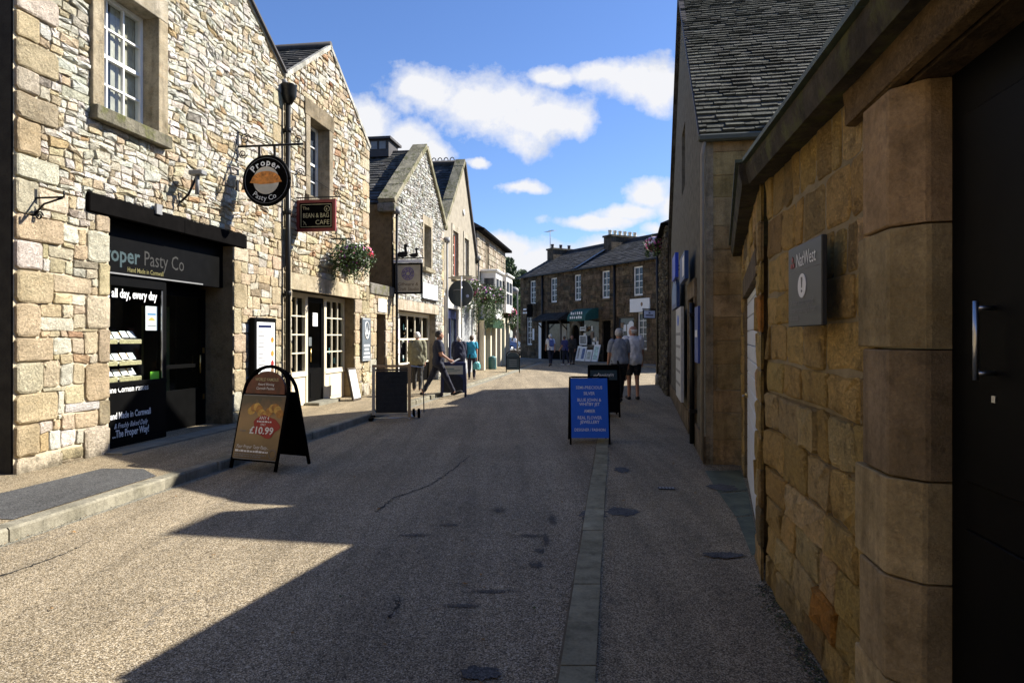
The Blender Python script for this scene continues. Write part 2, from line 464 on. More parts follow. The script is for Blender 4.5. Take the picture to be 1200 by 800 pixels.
def backing(mb, u0, u1, h0, h1, ex, planes, mat, y=0.0, rev=.25, revmat=None, openings=(), revcol=(.4, .32, .2)):
    for r in subtract((u0, h0, u1, h1), ex if ex is not None else openings):
        p = clip_poly([(r[0], r[1]), (r[2], r[1]), (r[2], r[3]), (r[0], r[3])], planes)
        if p: mb.add([(a, y, b) for a, b in p], [list(range(len(p)))], mat)
    for (a, b, c, d) in openings:
        vs = [(a, y, b), (c, y, b), (c, y, d), (a, y, d), (a, y + rev, b), (c, y + rev, b), (c, y + rev, d), (a, y + rev, d)]
        mb.add(vs, [[0, 4, 7, 3], [1, 2, 6, 5], [3, 7, 6, 2], [0, 1, 5, 4]], revmat or mat, revcol)
def blocks(mb, rects, pal, seed, dep=.03, gap=.01, y=0.0, mat='sandstone', rough=.12, planes=()):
    rg = random.Random(seed)
    for (a, b, c, d) in rects:
        g = gap / 2
        p = clip_poly([(a + g, b + g), (c - g, b + g), (c - g, d - g), (a + g, d - g)], planes)
        if p: one_stone(mb, p, y, dep * rg.uniform(.85, 1.1), mat, pick(rg, PAL[pal]), rg, rough)
def quoins(u, h0, h1, side, seed, w=(.3, .55), hh=(.24, .34)):
    """rectangles for alternating corner stones; side=+1 grows to +u"""
    rg = random.Random(seed); out = []; h = h0; k = 0
    while h < h1 - .05:
        t = min(rg.uniform(*hh), h1 - h); ww = (w[0] if k % 2 else w[1]) * rg.uniform(.85, 1.1)
        out.append((u, h, u + ww, h + t) if side > 0 else (u - ww, h, u, h + t)); h += t; k += 1
    return out
# ------------------------------------------------------------------ roofs
def slope_slates(mb, o, ax, up, Lg, S, course=.2, width=.26, th=.018, cols=((.09, .085, .08), (.12, .115, .1), (.07, .068, .066)), seed=1, mat='slate', base='slate'):
    """o=lower start corner, ax=unit vector along eave, up=unit vector up the slope"""
    o, ax, up = Vector(o), Vector(ax).normalized(), Vector(up).normalized()
    nr = ax.cross(up); 
    if nr.z < 0: nr = -nr
    rg = random.Random(seed)
    a = [o, o + ax * Lg, o + ax * Lg + up * S, o + up * S]
    mb.add([p - nr * .0 for p in a] + [p - nr * .06 for p in a], [[0, 1, 2, 3], [7, 6, 5, 4], [0, 4, 5, 1], [1, 5, 6, 2], [2, 6, 7, 3], [3, 7, 4, 0]], base, cols[0])
    s = 0.0; k = 0
    while s < S - .01:
        c = course * rg.uniform(.85, 1.15) * (1 - .25 * s / S); e = min(s + c, S)
        u = -rg.uniform(0, width)
        while u < Lg:
            w = width * rg.uniform(.65, 1.35); p0, p1 = max(u, 0) + .004, min(u + w, Lg) - .004
            if p1 - p0 > .02:
                t0 = th * rg.uniform(.8, 1.6); j = rg.uniform(-.02, .012) * course / .2; cc = cols[rg.randrange(len(cols))]; kk = rg.uniform(.75, 1.25)
                A = o + ax * p0 + up * (s + j); B = o + ax * p1 + up * (s + j + rg.uniform(-.008, .008)); C_ = o + ax * p1 + up * min(e + .02, S); D = o + ax * p0 + up * min(e + .02, S)
                vs = [A + nr * .002, B + nr * .002, A + nr * (t0 + .004), B + nr * (t0 + .004), C_ + nr * .003, D + nr * .003]
                mb.add(vs, [[0, 1, 3, 2], [2, 3, 4, 5], [0, 2, 5], [1, 4, 3]], mat, tuple(x * kk for x in cc))
            u += w
        s = e; k += 1
# ------------------------------------------------------------------ windows and doors
def window(root, u0, u1, h0, h1, y, cols=3, rows=4, fr=.055, bar=.022, mat='white', sill=None, lintel=None, glass='glassd', sash=True, name='window', jambs=None, surround='ashlar', scol=(.44, .37, .26), sidejamb=False):
    mb = MB()
    mb.box(u0, y - .02, h0, u0 + fr, y + .06, h1, mat); mb.box(u1 - fr, y - .02, h0, u1, y + .06, h1, mat)
    mb.box(u0 + fr, y - .018, h0, u1 - fr, y + .058, h0 + fr * 1.2, mat); mb.box(u0 + fr, y - .018, h1 - fr, u1 - fr, y + .058, h1, mat)
    hm = (h0 + h1) / 2
    if sash: mb.box(u0 + fr, y - .012, hm - .025, u1 - fr, y + .05, hm + .025, mat)
    a, b, c, d = u0 + fr, u1 - fr, h0 + fr * 1.2, h1 - fr
    for i in range(1, cols):
        x = a + (b - a) * i / cols; mb.box(x - bar / 2, y - .006, c, x + bar / 2, y + .034, d, mat)
    for j in range(1, rows):
        if sash and rows % 2 == 0 and j == rows // 2: continue
        z = c + (d - c) * j / rows; mb.box(a, y - .0085, z - bar / 2, b, y + .036, z + bar / 2, mat)
    w = mb.build(name, root)
    g = MB(); g.add([(a - .01, y + .02, c - .01), (b + .01, y + .02, c - .01), (b + .01, y + .02, d + .01), (a - .01, y + .02, d + .01)], [[0, 1, 2, 3]], glass); g.build('pane', w)
    if sill:
        s = MB(); s.box(u0 - sill[0], -sill[1], h0 - sill[2], u1 + sill[0], y - .03, h0 - .005, surround, scol, bev=.008); s.build('sill', w)
    return w
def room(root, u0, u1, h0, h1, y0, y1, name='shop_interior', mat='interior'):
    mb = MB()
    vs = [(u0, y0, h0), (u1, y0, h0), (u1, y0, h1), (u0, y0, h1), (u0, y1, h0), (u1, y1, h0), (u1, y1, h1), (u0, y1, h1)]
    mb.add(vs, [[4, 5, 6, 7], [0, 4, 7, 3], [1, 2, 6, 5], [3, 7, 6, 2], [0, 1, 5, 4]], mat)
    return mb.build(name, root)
def shell(root, W, D, he, ha, ua, y0=.02, mat='darkstone', col=(.2, .16, .11), name='side_wall', pitch_right=None):
    """end and back walls of a gable fronted building (two sides as slabs)"""
    mb = MB()
    hr = he if pitch_right is None else pitch_right
    mb.box(0, y0, 0, .3, D, he, mat, col); mb.box(W - .3, y0, 0, W, D, hr, mat, col)
    mb.prism([(0, 0), (W, 0), (W, hr), (ua, ha), (0, he)], D - .3, D, mat, col)
    return mb.build(name, root)
SKY_SAT, SKY_TINT, CLOUD, SKY_STR, SUN, EXPO = 1.05, (.98, 1.1, 1.42), 7.2, .058, 5.0, 1.2
# ================================================================== GROUND
def sheet(name, pts, z, mat, kind='structure', thick=0):
    mb = MB()
    if thick: mb.slab(pts, z - thick, z, mat)
    else: mb.add([(p[0], p[1], z) for p in pts], [list(range(len(pts)))], mat)
    o = mb.build(name); struct(o, kind); return o
def lat(c, Y): return (c + .15 * Y, Y)
KL, FL = -4.76, -6.5
sheet('ground', [(-300, -60), (300, -60), (300, 500), (-300, 500)], -.012, plain('far ground', (.2, .19, .15), .95, var=.3, vs=.2))
sheet('road', [lat(KL, -8), lat(-.26, -8), lat(-.26, 23), (9, 23.6), (14, 20), (30, 20), (34, 46), (3, 56), (-4, 60), (-10, 60), lat(KL + .3, 45), lat(KL + .2, 24)], 0, 'road')
sheet('far_road', [(-30, 60), (30, 60), (30, 74), (-30, 74)], .0, plain('pale far road', (.3, .28, .25), .9))
sheet('pavement', [lat(-.09, -8), lat(3, -8), lat(3, 4), (4, 8.5), (6, 16), (6.5, 23.2), lat(-.09, 23.2)], .004, 'pave')
# raised left pavement, sinking to street level further along
mb = MB()
ys = [-8, 0, 4, 8, 12, 16, 20, 24, 28, 34, 45, 60]
zs = [.1, .1, .1, .1, .1, .09, .07, .045, .025, .015, .012, .012]
vs = []
for y_, z_ in zip(ys, zs): vs += [(*lat(KL - .14, y_), z_), (*lat(FL - 1.4, y_), z_ + .03), (*lat(KL - .14, y_), -.05)]
fs = []
for i in range(len(ys) - 1): a = 3 * i; fs += [[a, a + 3, a + 4, a + 1], [a + 2, a + 5, a + 3, a]]
mb.add(vs, fs, 'pave'); struct(mb.build('pavement'))
def zpav(Y): return float(np.interp(Y, ys, zs))
# kerb stones on the left
mb = MB(); rg = random.Random(3); y_ = -3.0
while y_ < 30:
    l = rg.uniform(.75, 1.0); z0, z1 = zpav(y_) + .006, zpav(y_ + l) + .006; j = rg.uniform(-.012, .012)
    A = [lat(KL - .15, y_ + .005), lat(KL + j, y_ + .005), lat(KL + j, y_ + l - .005), lat(KL - .15, y_ + l - .005)]
    top = [(A[0][0], A[0][1], z0), (A[1][0] - .015, A[1][1], z0), (A[2][0] - .015, A[2][1], z1), (A[3][0], A[3][1], z1)]
    low = [(A[1][0], A[1][1], z0 - .02), (A[2][0], A[2][1], z1 - .02), (A[1][0], A[1][1], -.03), (A[2][0], A[2][1], -.03)]
    k = rg.uniform(.85, 1.15); cc = (.29 * k, .265 * k, .2 * k)
    mb.add(top + low, [[0, 1, 2, 3], [1, 4, 5, 2], [4, 6, 7, 5], [0, 6, 4, 1], [3, 2, 5, 7]], 'kerbstone', cc); y_ += l
struct(mb.build('kerb'))
# flush kerb line on the right
mb = MB(); y_ = 1.2
while y_ < 22.6:
    l = rg.uniform(.5, .85); k = rg.uniform(.8, 1.15); j = rg.uniform(-.006, .006)
    c0, c1 = -.262 + j, -.092 + j
    P = [lat(c0, y_ + .006), lat(c1, y_ + .006), lat(c1, y_ + l - .006), lat(c0, y_ + l - .006)]
    zt = .012 + rg.uniform(-.002, .003)
    mb.add([(p[0], p[1], zt) for p in P] + [(p[0], p[1], -.01) for p in P], [[0, 1, 2, 3], [0, 4, 5, 1], [1, 5, 6, 2], [3, 7, 4, 0], [2, 6, 7, 3]], 'kerbstone', (.36 * k, .33 * k, .22 * k)); y_ += l
struct(mb.build('kerb'))
mb = MB(); mb.add([(*lat(-.275, 1), .002), (*lat(-.08, 1), .002), (*lat(-.08, 22.6), .002), (*lat(-.275, 22.6), .002)], [[0, 1, 2, 3]], 'mortard'); struct(mb.build('kerb_bed'))
# patches of tarmac, slabs, cracks
def blob(cx, cy, rx, ry, seed, n=18, j=.15):
    rr = random.Random(seed); return [(cx + rx * math.cos(t) * rr.uniform(1 - j, 1 + j), cy + ry * math.sin(t) * rr.uniform(1 - j, 1 + j)) for t in [2 * PI * i / n for i in range(n)]]
p = [G(-60, 590, .11), G(10, 576, .11), G(120, 549, .11), G(168, 549, .11), G(200, 558, .1), G(130, 585, .1), G(50, 609, .1), G(-60, 606, .1)]
p = [(min(q[0], -4.94 + .15 * q[1]), q[1]) for q in p]
mb = MB(); mb.add([(q[0], q[1], .1 + .03 * (KL - .14 - (q[0] - .15 * q[1])) / 3.0 + .006) for q in p], [list(range(len(p)))], 'tarmac'); struct(mb.build('pavement_patch'))
for i, (x, y, w, h, z) in enumerate([(728, 600, .14, .16, .008), (729, 551, .09, .17, .008), (694, 604, .12, .2, .004), (702, 549, .08, .17, .004), (563, 790, .1, .07, .004), (848, 652, .14, .07, .008)]):
    X, Y = G(x, y); sheet('tarmac_patch', blob(X, Y, w, h, i + 5, 30, .28), z + .0012 * i, 'tarmac')
stn = plain('old road stain', (.085, .078, .066), .95, var=.35, vs=20, bmp=.5)
for i, (x, y, w, h) in enumerate([(647, 608, .035, .18), (640, 632, .035, .2), (628, 662, .05, .07), (632, 645, .04, .05), (584, 598, .07, .1), (485, 627, .13, .05), (525, 615, .1, .05), (575, 693, .14, .03), (540, 710, .12, .03), (620, 628, .1, .05)]):
    X, Y = G(x, y)
    rr = random.Random(i + 60); mb = MB()
    for q in range(260):
        a = rr.gauss(0, .5) * w; b_ = rr.gauss(0, .5) * h; s_ = rr.uniform(.003, .007); t = rr.uniform(0, PI)
        mb.add([(X + a + s_ * math.cos(t + k * PI / 2), Y + b_ + s_ * math.sin(t + k * PI / 2), .0042 + q * 1e-6) for k in range(4)], [[0, 1, 2, 3]], stn)
    struct(mb.build('road_stain'))
def crack(px, w=.012, seed=1, z=.004):
    rr = random.Random(seed); P = []
    for (a, b) in zip(px, px[1:]):
        A, B = G(*a), G(*b); n = 14
        for i in range(n):
            t = i / n; P.append((A[0] + (B[0] - A[0]) * t + rr.uniform(-.02, .02), A[1] + (B[1] - A[1]) * t + rr.uniform(-.025, .025)))
    vs = []; fs = []
    for i, q in enumerate(P): 
        k = w * rr.uniform(.25, 1.6); vs += [(q[0] - k * .4, q[1] + k, z), (q[0] + k * .4, q[1] - k, z)]
        if i: fs.append([2 * i - 2, 2 * i - 1, 2 * i + 1, 2 * i])
    mb = MB(); mb.add(vs, fs, plain('crack shadow', (.03, .028, .024), .95)); struct(mb.build('road_crack'))
crack([(440, 600), (462, 583), (505, 568), (522, 556), (552, 533)], .014, 1)
crack([(0, 675), (60, 655), (110, 632)], .01, 2); crack([(470, 700), (455, 725)], .01, 3)
# mossy slabs beside the white door and slab in front of the pasty shop
for i, q in enumerate([[(826, 552), (868, 551), (876, 575), (842, 578)], [(843, 579), (876, 576), (882, 604), (862, 606)], [(863, 607), (882, 605), (889, 648), (881, 652)]]):
    sheet('stone_slab', [G(*a) for a in q], .0085, 'mossflag')
sheet('tarmac_patch', blob(*G(846, 572), .14, .16, 91, 30, .28), .0125, 'tarmac')
def lp(c, Y): return lat(c, Y)
sheet('stone_slab', [lp(-6.52, 8.65), lp(-6.2, 8.6), lp(-6.15, 11.7), lp(-6.52, 11.7)], .134, 'flag', thick=.08)
# small iron cover
X, Y = G(781, 573); t = thing('drain_cover', 'small dark iron drain cover set in the right pavement', 'drain cover', (X, Y, .008), -.12)
mb = MB(); mb.box(-.085, -.05, 0, .085, .05, .006, 'iron'); 
for i in range(5): mb.box(-.075 + i * .033, -.04, .006, -.055 + i * .033, .04, .011, 'lead')
mb.build('cover', t)

# ================================================================== PASTY SHOP BUILDING (first on the left)
Y1 = 7.38
def U(Y, Y0): return (Y - Y0) * KS
b1 = left_root('stone_building', 'tall rubble stone gabled building of the pasty shop with black beam, nearest on the left', 'building', Y1)
W1 = 6.04; pl1 = [(-.62, 1, 6.7), (.613, 1, 10.38)]
op = (1.406, .0, 4.30, 3.15); wn = (U(8.62, Y1), 4.48, U(9.65, Y1), 6.1); sur = (wn[0] - .19, 4.3, wn[2] + .2, 6.42)
beam = (1.0, 3.15, 4.68, 3.39)
q1 = quoins(0, .0, 6.7, 1, 1, (.35, .6), (.26, .4)); q2 = quoins(1.406, 0, 3.15, -1, 2, (.22, .4), (.3, .5)); q3 = quoins(4.30, 0, 3.15, 1, 3, (.25, .45), (.28, .45)); q4 = quoins(W1, 0, 6.6, -1, 4, (.2, .42), (.22, .36))
mb = MB()
backing(mb, 0, W1, 0, 8.6, None, pl1, 'mortar', rev=.0, openings=[op, wn]) if False else None
backing(mb, 0, W1, 0, 8.6, [op, wn], pl1, 'mortar')
for (a, b, c, d), dep, mt in ((op, .2, 'sandstone'), (wn, .2, 'sandstone')):
    pass
def zone1(x, z, rg):
    if z < 3.3: return 'ochre' if rg.random() < .5 else ('mixed' if rg.random() < .5 else 'white')
    if z < 4.3 and x > 2.3: return 'mixed' if rg.random() < .75 else 'white'
    if x < .9 and rg.random() < .35: return 'ochre'
    return 'white'
ex = [op, sur, beam] + q1 + q2 + q3 + q4
stonework(mb, 0, W1, 0, 3.3, ex, pl1, 'mixed', 11, row=(.2, .42), maxw=.4, maxh=.26, minh=.08, dep=.03, gap=.01, zone=zone1, wob=.03)
stonework(mb, 0, W1, 3.3, 8.6, ex, pl1, 'white', 12, row=(.2, .34), maxw=.3, maxh=.14, minh=.05, dep=.034, gap=.009, zone=zone1, wob=.05, rough=.6)
blocks(mb, q1, 'ochre', 5, .05, .014); blocks(mb, q2, 'ochre', 6, .04, .01); blocks(mb, q3, 'ochre', 7, .03, .012); blocks(mb, q4, 'ochre', 8, .035, .014)
b1w = mb.build('wall', b1)
mb = MB(); sc_ = (.42, .35, .24)
mb.box(sur[0], -.07, wn[1] - .0, wn[0], .26, 6.1, 'ashlar', sc_, bev=.006); mb.box(wn[2], -.07, wn[1], sur[2], .26, 6.1, 'ashlar', sc_, bev=.006); mb.box(sur[0] - .002, -.073, 6.1, sur[2] + .002, .26, 6.42, 'ashlar', (.46, .4, .3), bev=.006)
mb.build('window_surround', b1)
def reveal(root, op, y0, y1, mat, col, name='reveal', top='blackm'):
    mb = MB(); a, b, c, d = op
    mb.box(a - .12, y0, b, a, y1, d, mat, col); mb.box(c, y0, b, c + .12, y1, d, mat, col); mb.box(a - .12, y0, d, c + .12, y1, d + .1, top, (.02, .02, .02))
    return mb.build(name, root)
reveal(b1, op, .012, .62, 'sandstone', (.36, .26, .14), 'doorway_reveal')
w = window(b1, wn[0], wn[2], wn[1], wn[3], .2, 3, 4, sill=(.2, .14, .18), glass='glass', surround='mossy', scol=(.2, .18, .13), bar=.026)
mb = MB()
for k in range(7):
    x = wn[0] + .03 + k * .06; mb.box(x, .25 + .01 * (k % 2), wn[1] + .03, x + .058, .26 + .01 * (k % 2), wn[3] - .2, 'bluecurtain')
for k in range(9):
    x = wn[0] + .52 + k * .055; mb.box(x, .27 + .01 * (k % 2), wn[1] + .03, x + .054, .285 + .01 * (k % 2), wn[3] - .02, 'curtain')
mb.build('curtain', w); room(b1, wn[0] - .1, wn[2] + .1, wn[1] - .05, wn[3] + .05, .3, 1.5, 'window_room')
mb = MB(); mb.box(1.02, -.06, 3.15, 2.9, .16, 3.385, 'blackm', bev=.012); mb.box(2.903, -.052, 3.15, 4.67, .16, 3.378, 'blackm', bev=.012); mb.box(2.22, -.09, 3.33, 2.34, -.055, 3.47, 'lead')
mb.build('timber_beam', b1)
# verge and roof
mb = MB()
for a, b in (((0, 6.74), (2.99, 8.6)), ((2.99, 8.6), (6.06, 6.72))):
    dx, dz = b[0] - a[0], b[1] - a[1]; l = math.hypot(dx, dz); nx, nz = -dz / l, dx / l
    mb.prism([a, b, (b[0] + nx * .05, b[1] + nz * .05), (a[0] + nx * .05, a[1] + nz * .05)], -.04, .3, 'ashlar', (.4, .37, .3))
    mb.prism([(a[0] + nx * .05, a[1] + nz * .05), (b[0] + nx * .05, b[1] + nz * .05), (b[0] + nx * .09, b[1] + nz * .09), (a[0] + nx * .09, a[1] + nz * .09)], -.09, 7.6, 'ridge')
mb.build('roof', b1)
mb = MB(); mb.box(0.0, .03, 0, .3, 7.6, 6.7, plain('shade black side wall', (.03, .028, .022), .95, var=.5, vs=5, bmp=1)); mb.box(W1 - .3, .03, 0, W1 - .01, 7.6, 6.6, 'darkstone', (.2, .15, .1))  # near side coloured almost black to stand in for the alley shade
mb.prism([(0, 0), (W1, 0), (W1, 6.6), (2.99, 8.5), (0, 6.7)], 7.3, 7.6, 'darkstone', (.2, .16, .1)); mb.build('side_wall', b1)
# pasty shopfront inside the opening
sf = MB(); sf.box(1.41, .2, .12, 2.8, .26, .93, 'black'); sf.box(1.41, .17, .93, 2.8, .27, .99, 'black'); sf.box(1.41, .18, .12, 2.8, .2, .2, 'black')
sf.box(1.41, .2, 2.3, 2.8, .26, 2.44, 'black'); sf.box(1.41, .19, .99, 1.47, .26, 2.3, 'black'); sf.box(2.74, .19, .99, 2.8, .26, 2.3, 'black'); sf.box(2.803, .205, .12, 2.84, .55, 2.44, 'black')
sf.box(1.41, .185, 2.44, 4.3, .3, 3.15, 'black'); sf.box(1.45, .165, 2.445, 3.7, .184, 2.465, 'lead')
sfo = sf.build('shopfront', b1)
mb = MB(); mb.box(2.7, .182, 1.0, 2.73, .19, 2.28, 'steel'); mb.build('silver_post', sfo)
mb = MB(); mb.add([(1.47, .225, .99), (2.74, .225, .99), (2.74, .225, 2.3), (1.47, .225, 2.3)], [[0, 1, 2, 3]], 'glass'); mb.build('window_glass', sfo)
for args in (('Fresh, all day, every day', .17, 1.38, 2.14, .219, 'paper', 'l', .018, 1.27), ('Genuine Cornish Pasties', .12, 1.46, .855, .195, 'paper', 'l', .012, .97), ('Hand Made in Cornwall', .125, 1.62, .5, .196, 'paper', 'l', .02, .86),
             ('& Freshly Baked Daily', .1, 1.75, .37, .196, 'paper', 'l', .006, .66), ('...The Proper Way!', .14, 1.72, .25, .196, 'paper', 'l', .02, .72), ('Proper', .3, 1.42, 2.62, .182, plain('beam shade teal letters', (.02, .045, .05), .6), 'l', .02, .82),  # teal and tan fascia letters coloured dark to hold the beam's shade
             ('Pasty Co', .3, 2.33, 2.62, .182, plain('beam shade tan letters', (.014, .013, .01), .6), 'l', 0, .9), ('Hand Made in Cornwall', .095, 1.99, 2.5, .182, plain('olive letters', (.16, .14, .04), .6), 'l', .004, .75)):
    mb = MB(); mb.text(*args[:8], width=args[8], italic=.25 if args[0][0] == '&' else 0); mb.build('lettering', sfo)
room(b1, 1.42, 4.28, .1, 2.44, .63, 2.6, 'shop_interior', 'blackm')
mb = MB(); mb.box(2.86, .5, .12, 2.98, .56, 2.4, 'black'); mb.box(4.16, .5, .12, 4.29, .56, 2.4, 'black'); mb.box(2.98, .502, 2.26, 4.16, .56, 2.4, 'black'); mb.box(2.98, .504, .12, 4.16, .56, .75, 'black'); mb.box(2.98, .5045, 1.1, 4.16, .55, 1.16, 'black')
d = mb.build('door', b1)
mb = MB(); mb.add([(2.98, .53, .75), (4.16, .53, .75), (4.16, .53, 2.26), (2.98, .53, 2.26)], [[0, 1, 2, 3]], 'glass'); mb.build('pane', d)
mb = MB(); mb.box(3.35, .9, .5, 3.9, 1.0, 2.1, plain('dim green poster wall', (.1, .11, .03), .8)); mb.build('wall_poster', b1)
mb = MB()
for z in (.55, 1.33): MB().box(4.2, .48, z, 4.23, .5, z + .09, 'brass').build('hinge', d)
mb.tube([(4.08, .46, 1.0), (4.08, .46, 1.3)], .012, 'brass'); mb.build('handle', d)
# poster, sticker, trays
t = thing('poster', 'white poster of a pasty stuck inside the pasty shop window', 'poster', b1.location, DIR); mb = MB(); mb.box(2.43, .24, 1.7, 2.69, .243, 2.05, 'paper'); mb.build('sheet', t)
mb = MB(); mb.prism([(2.48 + .16 * i / 8, 1.84 + .05 * math.sin(PI * i / 8)) for i in range(9)], .2385, .2395, plain('pasty picture', (.55, .42, .12), .6)); mb.box(2.47, .2383, 1.92, 2.65, .2393, 1.95, plain('poster blue', (.15, .3, .5), .6)); mb.box(2.47, .2383, 1.76, 2.65, .2393, 1.775, 'lead'); mb.build('picture', t)
t = tag(MB().box(2.5, .215, .98, 2.69, .219, 1.1, plain('lime green sticker', (.25, .75, .05), .5)).build('window_sticker'), 'lime green sticker low in the pasty shop window', 'sticker'); t.location = b1.location; t.rotation_euler = (0, 0, DIR)
for k, z in enumerate((1.0, 1.22, 1.52)):
    lab = ['lowest tray of white cards and pasties in the pasty shop window', 'middle tray of white cards and pasties in the pasty shop window', 'topmost tray of white cards and pasties in the pasty shop window'][k]
    t = thing('display_tray', lab, 'tray', b1.location, DIR, 'display trays in the pasty shop window')
    mb = MB()
    for x0 in (1.5, 1.98):
        mb.add([(x0, .3, z), (x0 + .44, .3, z), (x0 + .44, .62, z + .12), (x0, .62, z + .12), (x0, .3, z + .05), (x0 + .44, .3, z + .05)], [[0, 1, 2, 3], [0, 1, 5, 4]], 'cream')
        mb.box(x0, .295, z - .01, x0 + .44, .3, z + .045, plain('wicker', (.45, .38, .2), .9, var=.5, vs=60))
    mb.build('tray', t)
    mb = MB(); rg = random.Random(k)
    for j in range(6):
        x0 = 1.52 + j * .15; zz = z + .06 + rg.uniform(0, .02); mb.add([(x0, .36, zz), (x0 + .11, .35, zz), (x0 + .12, .42, zz + .09), (x0 + .015, .43, zz + .09)], [[0, 1, 2, 3]], 'paper')
    mb.build('price_card', t); struct(t.children[-1], 'stuff') if False else None
    mb = MB()
    for j in range(5): mb.sphere((1.6 + j * .19, .5, z + .12), (.07, .05, .03), plain('baked pastry', (.5, .3, .1), .6), 8, 5)
    mb.build('pasties', t)

# ================================================================== CAFE BUILDING (second)
Y2 = 13.4
b2 = left_root('stone_building', 'second gabled stone building on the left with the cream framed cafe front', 'building', Y2)
W2 = U(18.05, Y2); ua = U(15.55, Y2); pl2 = [(-.66, 1, 6.72), (.62, 1, 8.16 + .62 * ua)]
op = (U(13.72, Y2), 0, U(17.05, Y2), 2.56); wn = (U(14.48, Y2), 4.6, U(15.45, Y2), 6.27); sur = (wn[0] - .2, 4.42, wn[2] + .2, 6.62); lin = (op[0] - .2, 2.56, op[2] + .25, 2.9)
q1 = quoins(0.02, 0, 6.5, 1, 21, (.2, .32)); q2 = quoins(W2, 0, 6.5, -1, 22, (.25, .5), (.28, .42)); q3 = quoins(op[0], 0, 2.56, -1, 23, (.25, .3)); q4 = quoins(op[2], 0, 2.56, 1, 24, (.3, .45), (.3, .5))
mb = MB(); backing(mb, 0, W2, 0, 8.3, [op, wn], pl2, 'mortar')
def zone2(x, z, rg): return 'ochre' if (z < 3.3 and rg.random() < .75) else ('mixed' if rg.random() < .75 else 'white')
stonework(mb, 0, W2, 0, 8.3, [op, sur, lin] + q1 + q2 + q3 + q4, pl2, 'mixed', 31, row=(.22, .4), maxw=.34, maxh=.19, minh=.07, dep=.045, gap=.016, zone=zone2, wob=.03, rough=.45)
blocks(mb, q1 + q2 + q3 + q4, 'ochre', 9, .035, .012); mb.build('wall', b2)
mb = MB(); c2 = (.36, .3, .21)
mb.box(sur[0], -.06, wn[1], wn[0], .28, wn[3], 'ashlar', c2, bev=.006); mb.box(wn[2], -.06, wn[1], sur[2], .28, wn[3], 'ashlar', c2, bev=.006); mb.box(sur[0] - .05, -.063, wn[3], sur[2] + .05, .28, sur[3], 'ashlar', (.25, .2, .13), bev=.006); mb.build('window_surround', b2)
window(b2, wn[0], wn[2], wn[1], wn[3], .24, 2, 4, sill=(.15, .1, .16), surround='ashlar', scol=(.3, .26, .2))
mb = MB(); mb.box(lin[0], -.05, 2.56, lin[2], .3, 2.9, 'ashlar', (.55, .46, .32), bev=.008); mb.build('lintel', b2)
reveal(b2, op, .012, .35, 'sandstone', (.34, .25, .14), 'doorway_reveal', 'cream')
mb = MB()
slope_slates(mb, (0, -.02, 6.74), (0, 1, 0), (ua, 0, 8.2 - 6.74), 7.5, math.hypot(ua, 1.46), .24, .34, .02, seed=5)
slope_slates(mb, (W2, -.02, 6.62), (0, 1, 0), (ua - W2, 0, 8.2 - 6.62), 7.5, math.hypot(W2 - ua, 1.56), .4, .5, .02, seed=6)
mb.build('roof', b2)
mb = MB(); mb.tube([(ua, -.05, 8.24), (ua, 7.5, 8.24)], .09, 'ridge', 8)
mb.build('ridge_tiles', b2)
mb = MB()
for a, b in (((-.02, 6.74), (ua, 8.22)), ((ua, 8.22), (W2 + .02, 6.62))):
    dx, dz = b[0] - a[0], b[1] - a[1]; l = math.hypot(dx, dz); nx, nz = -dz / l, dx / l
    mb.prism([(a[0] - nx * .06, a[1] - nz * .06), (b[0] - nx * .06, b[1] - nz * .06), (b[0] + nx * .03, b[1] + nz * .03), (a[0] + nx * .03, a[1] + nz * .03)], -.06, .02, 'ashlar', (.5, .48, .42))
mb.build('verge', b2)
shell(b2, W2, 7.5, 6.6, 8.1, ua, .03, col=(.2, .15, .1), pitch_right=6.5)
# cafe front
P = lambda Y: U(Y, Y2)
mb = MB(); yb = .27
mb.box(op[0], yb, .12, P(14.98), yb + .06, .75, 'cream'); mb.box(P(15.9), yb, .12, op[2], yb + .06, .75, 'cream'); mb.box(op[0], yb - .03, .75, P(14.98), yb + .06, .8, 'cream'); mb.box(P(15.9), yb - .03, .75, op[2], yb + .06, .8, 'cream')
mb.box(P(14.93), yb - .02, .12, P(15.0), yb + .06, 2.5, 'cream'); mb.box(P(15.86), yb - .02, .12, P(15.93), yb + .06, 2.5, 'cream'); mb.box(op[0], yb - .022, 2.5, op[2], yb + .06, 2.56, 'cream'); mb.box(P(16.2), yb - .012, .2, P(16.8), yb - .002, .68, 'cream'); mb.build('shopfront', b2)
window(b2, op[0], P(14.93), .8, 2.5, yb, 3, 4, .05, .028, 'cream', glass='glass', sash=False); window(b2, P(15.93), op[2], .8, 2.5, yb, 3, 4, .05, .028, 'cream', glass='glass', sash=False)
mb = MB(); mb.box(P(15.0), yb + .01, .12, P(15.1), yb + .05, 2.5, 'black'); mb.box(P(15.76), yb + .01, .12, P(15.86), yb + .05, 2.5, 'black'); mb.box(P(15.1), yb + .012, 2.38, P(15.76), yb + .05, 2.5, 'black'); mb.box(P(15.1), yb + .012, .12, P(15.76), yb + .05, .9, 'black'); mb.box(P(15.18), yb + .002, .25, P(15.68), yb + .014, .8, 'black')
d = mb.build('door', b2); MB().add([(P(15.1), yb + .03, .9), (P(15.76), yb + .03, .9), (P(15.76), yb + .03, 2.38), (P(15.1), yb + .03, 2.38)], [[0, 1, 2, 3]], 'glass').build('pane', d)
MB().box(P(15.3), yb + .005, 1.85, P(15.55), yb + .012, 2.15, 'paper').build('notice', d)
mb = MB(); mb.tube([(P(15.13), yb - .03, 1.05), (P(15.13), yb - .03, 1.35)], .012, 'brass'); mb.build('handle', d)
room(b2, op[0] - .2, op[2] + .3, .1, 2.56, .36, 2.2)
mb = MB()
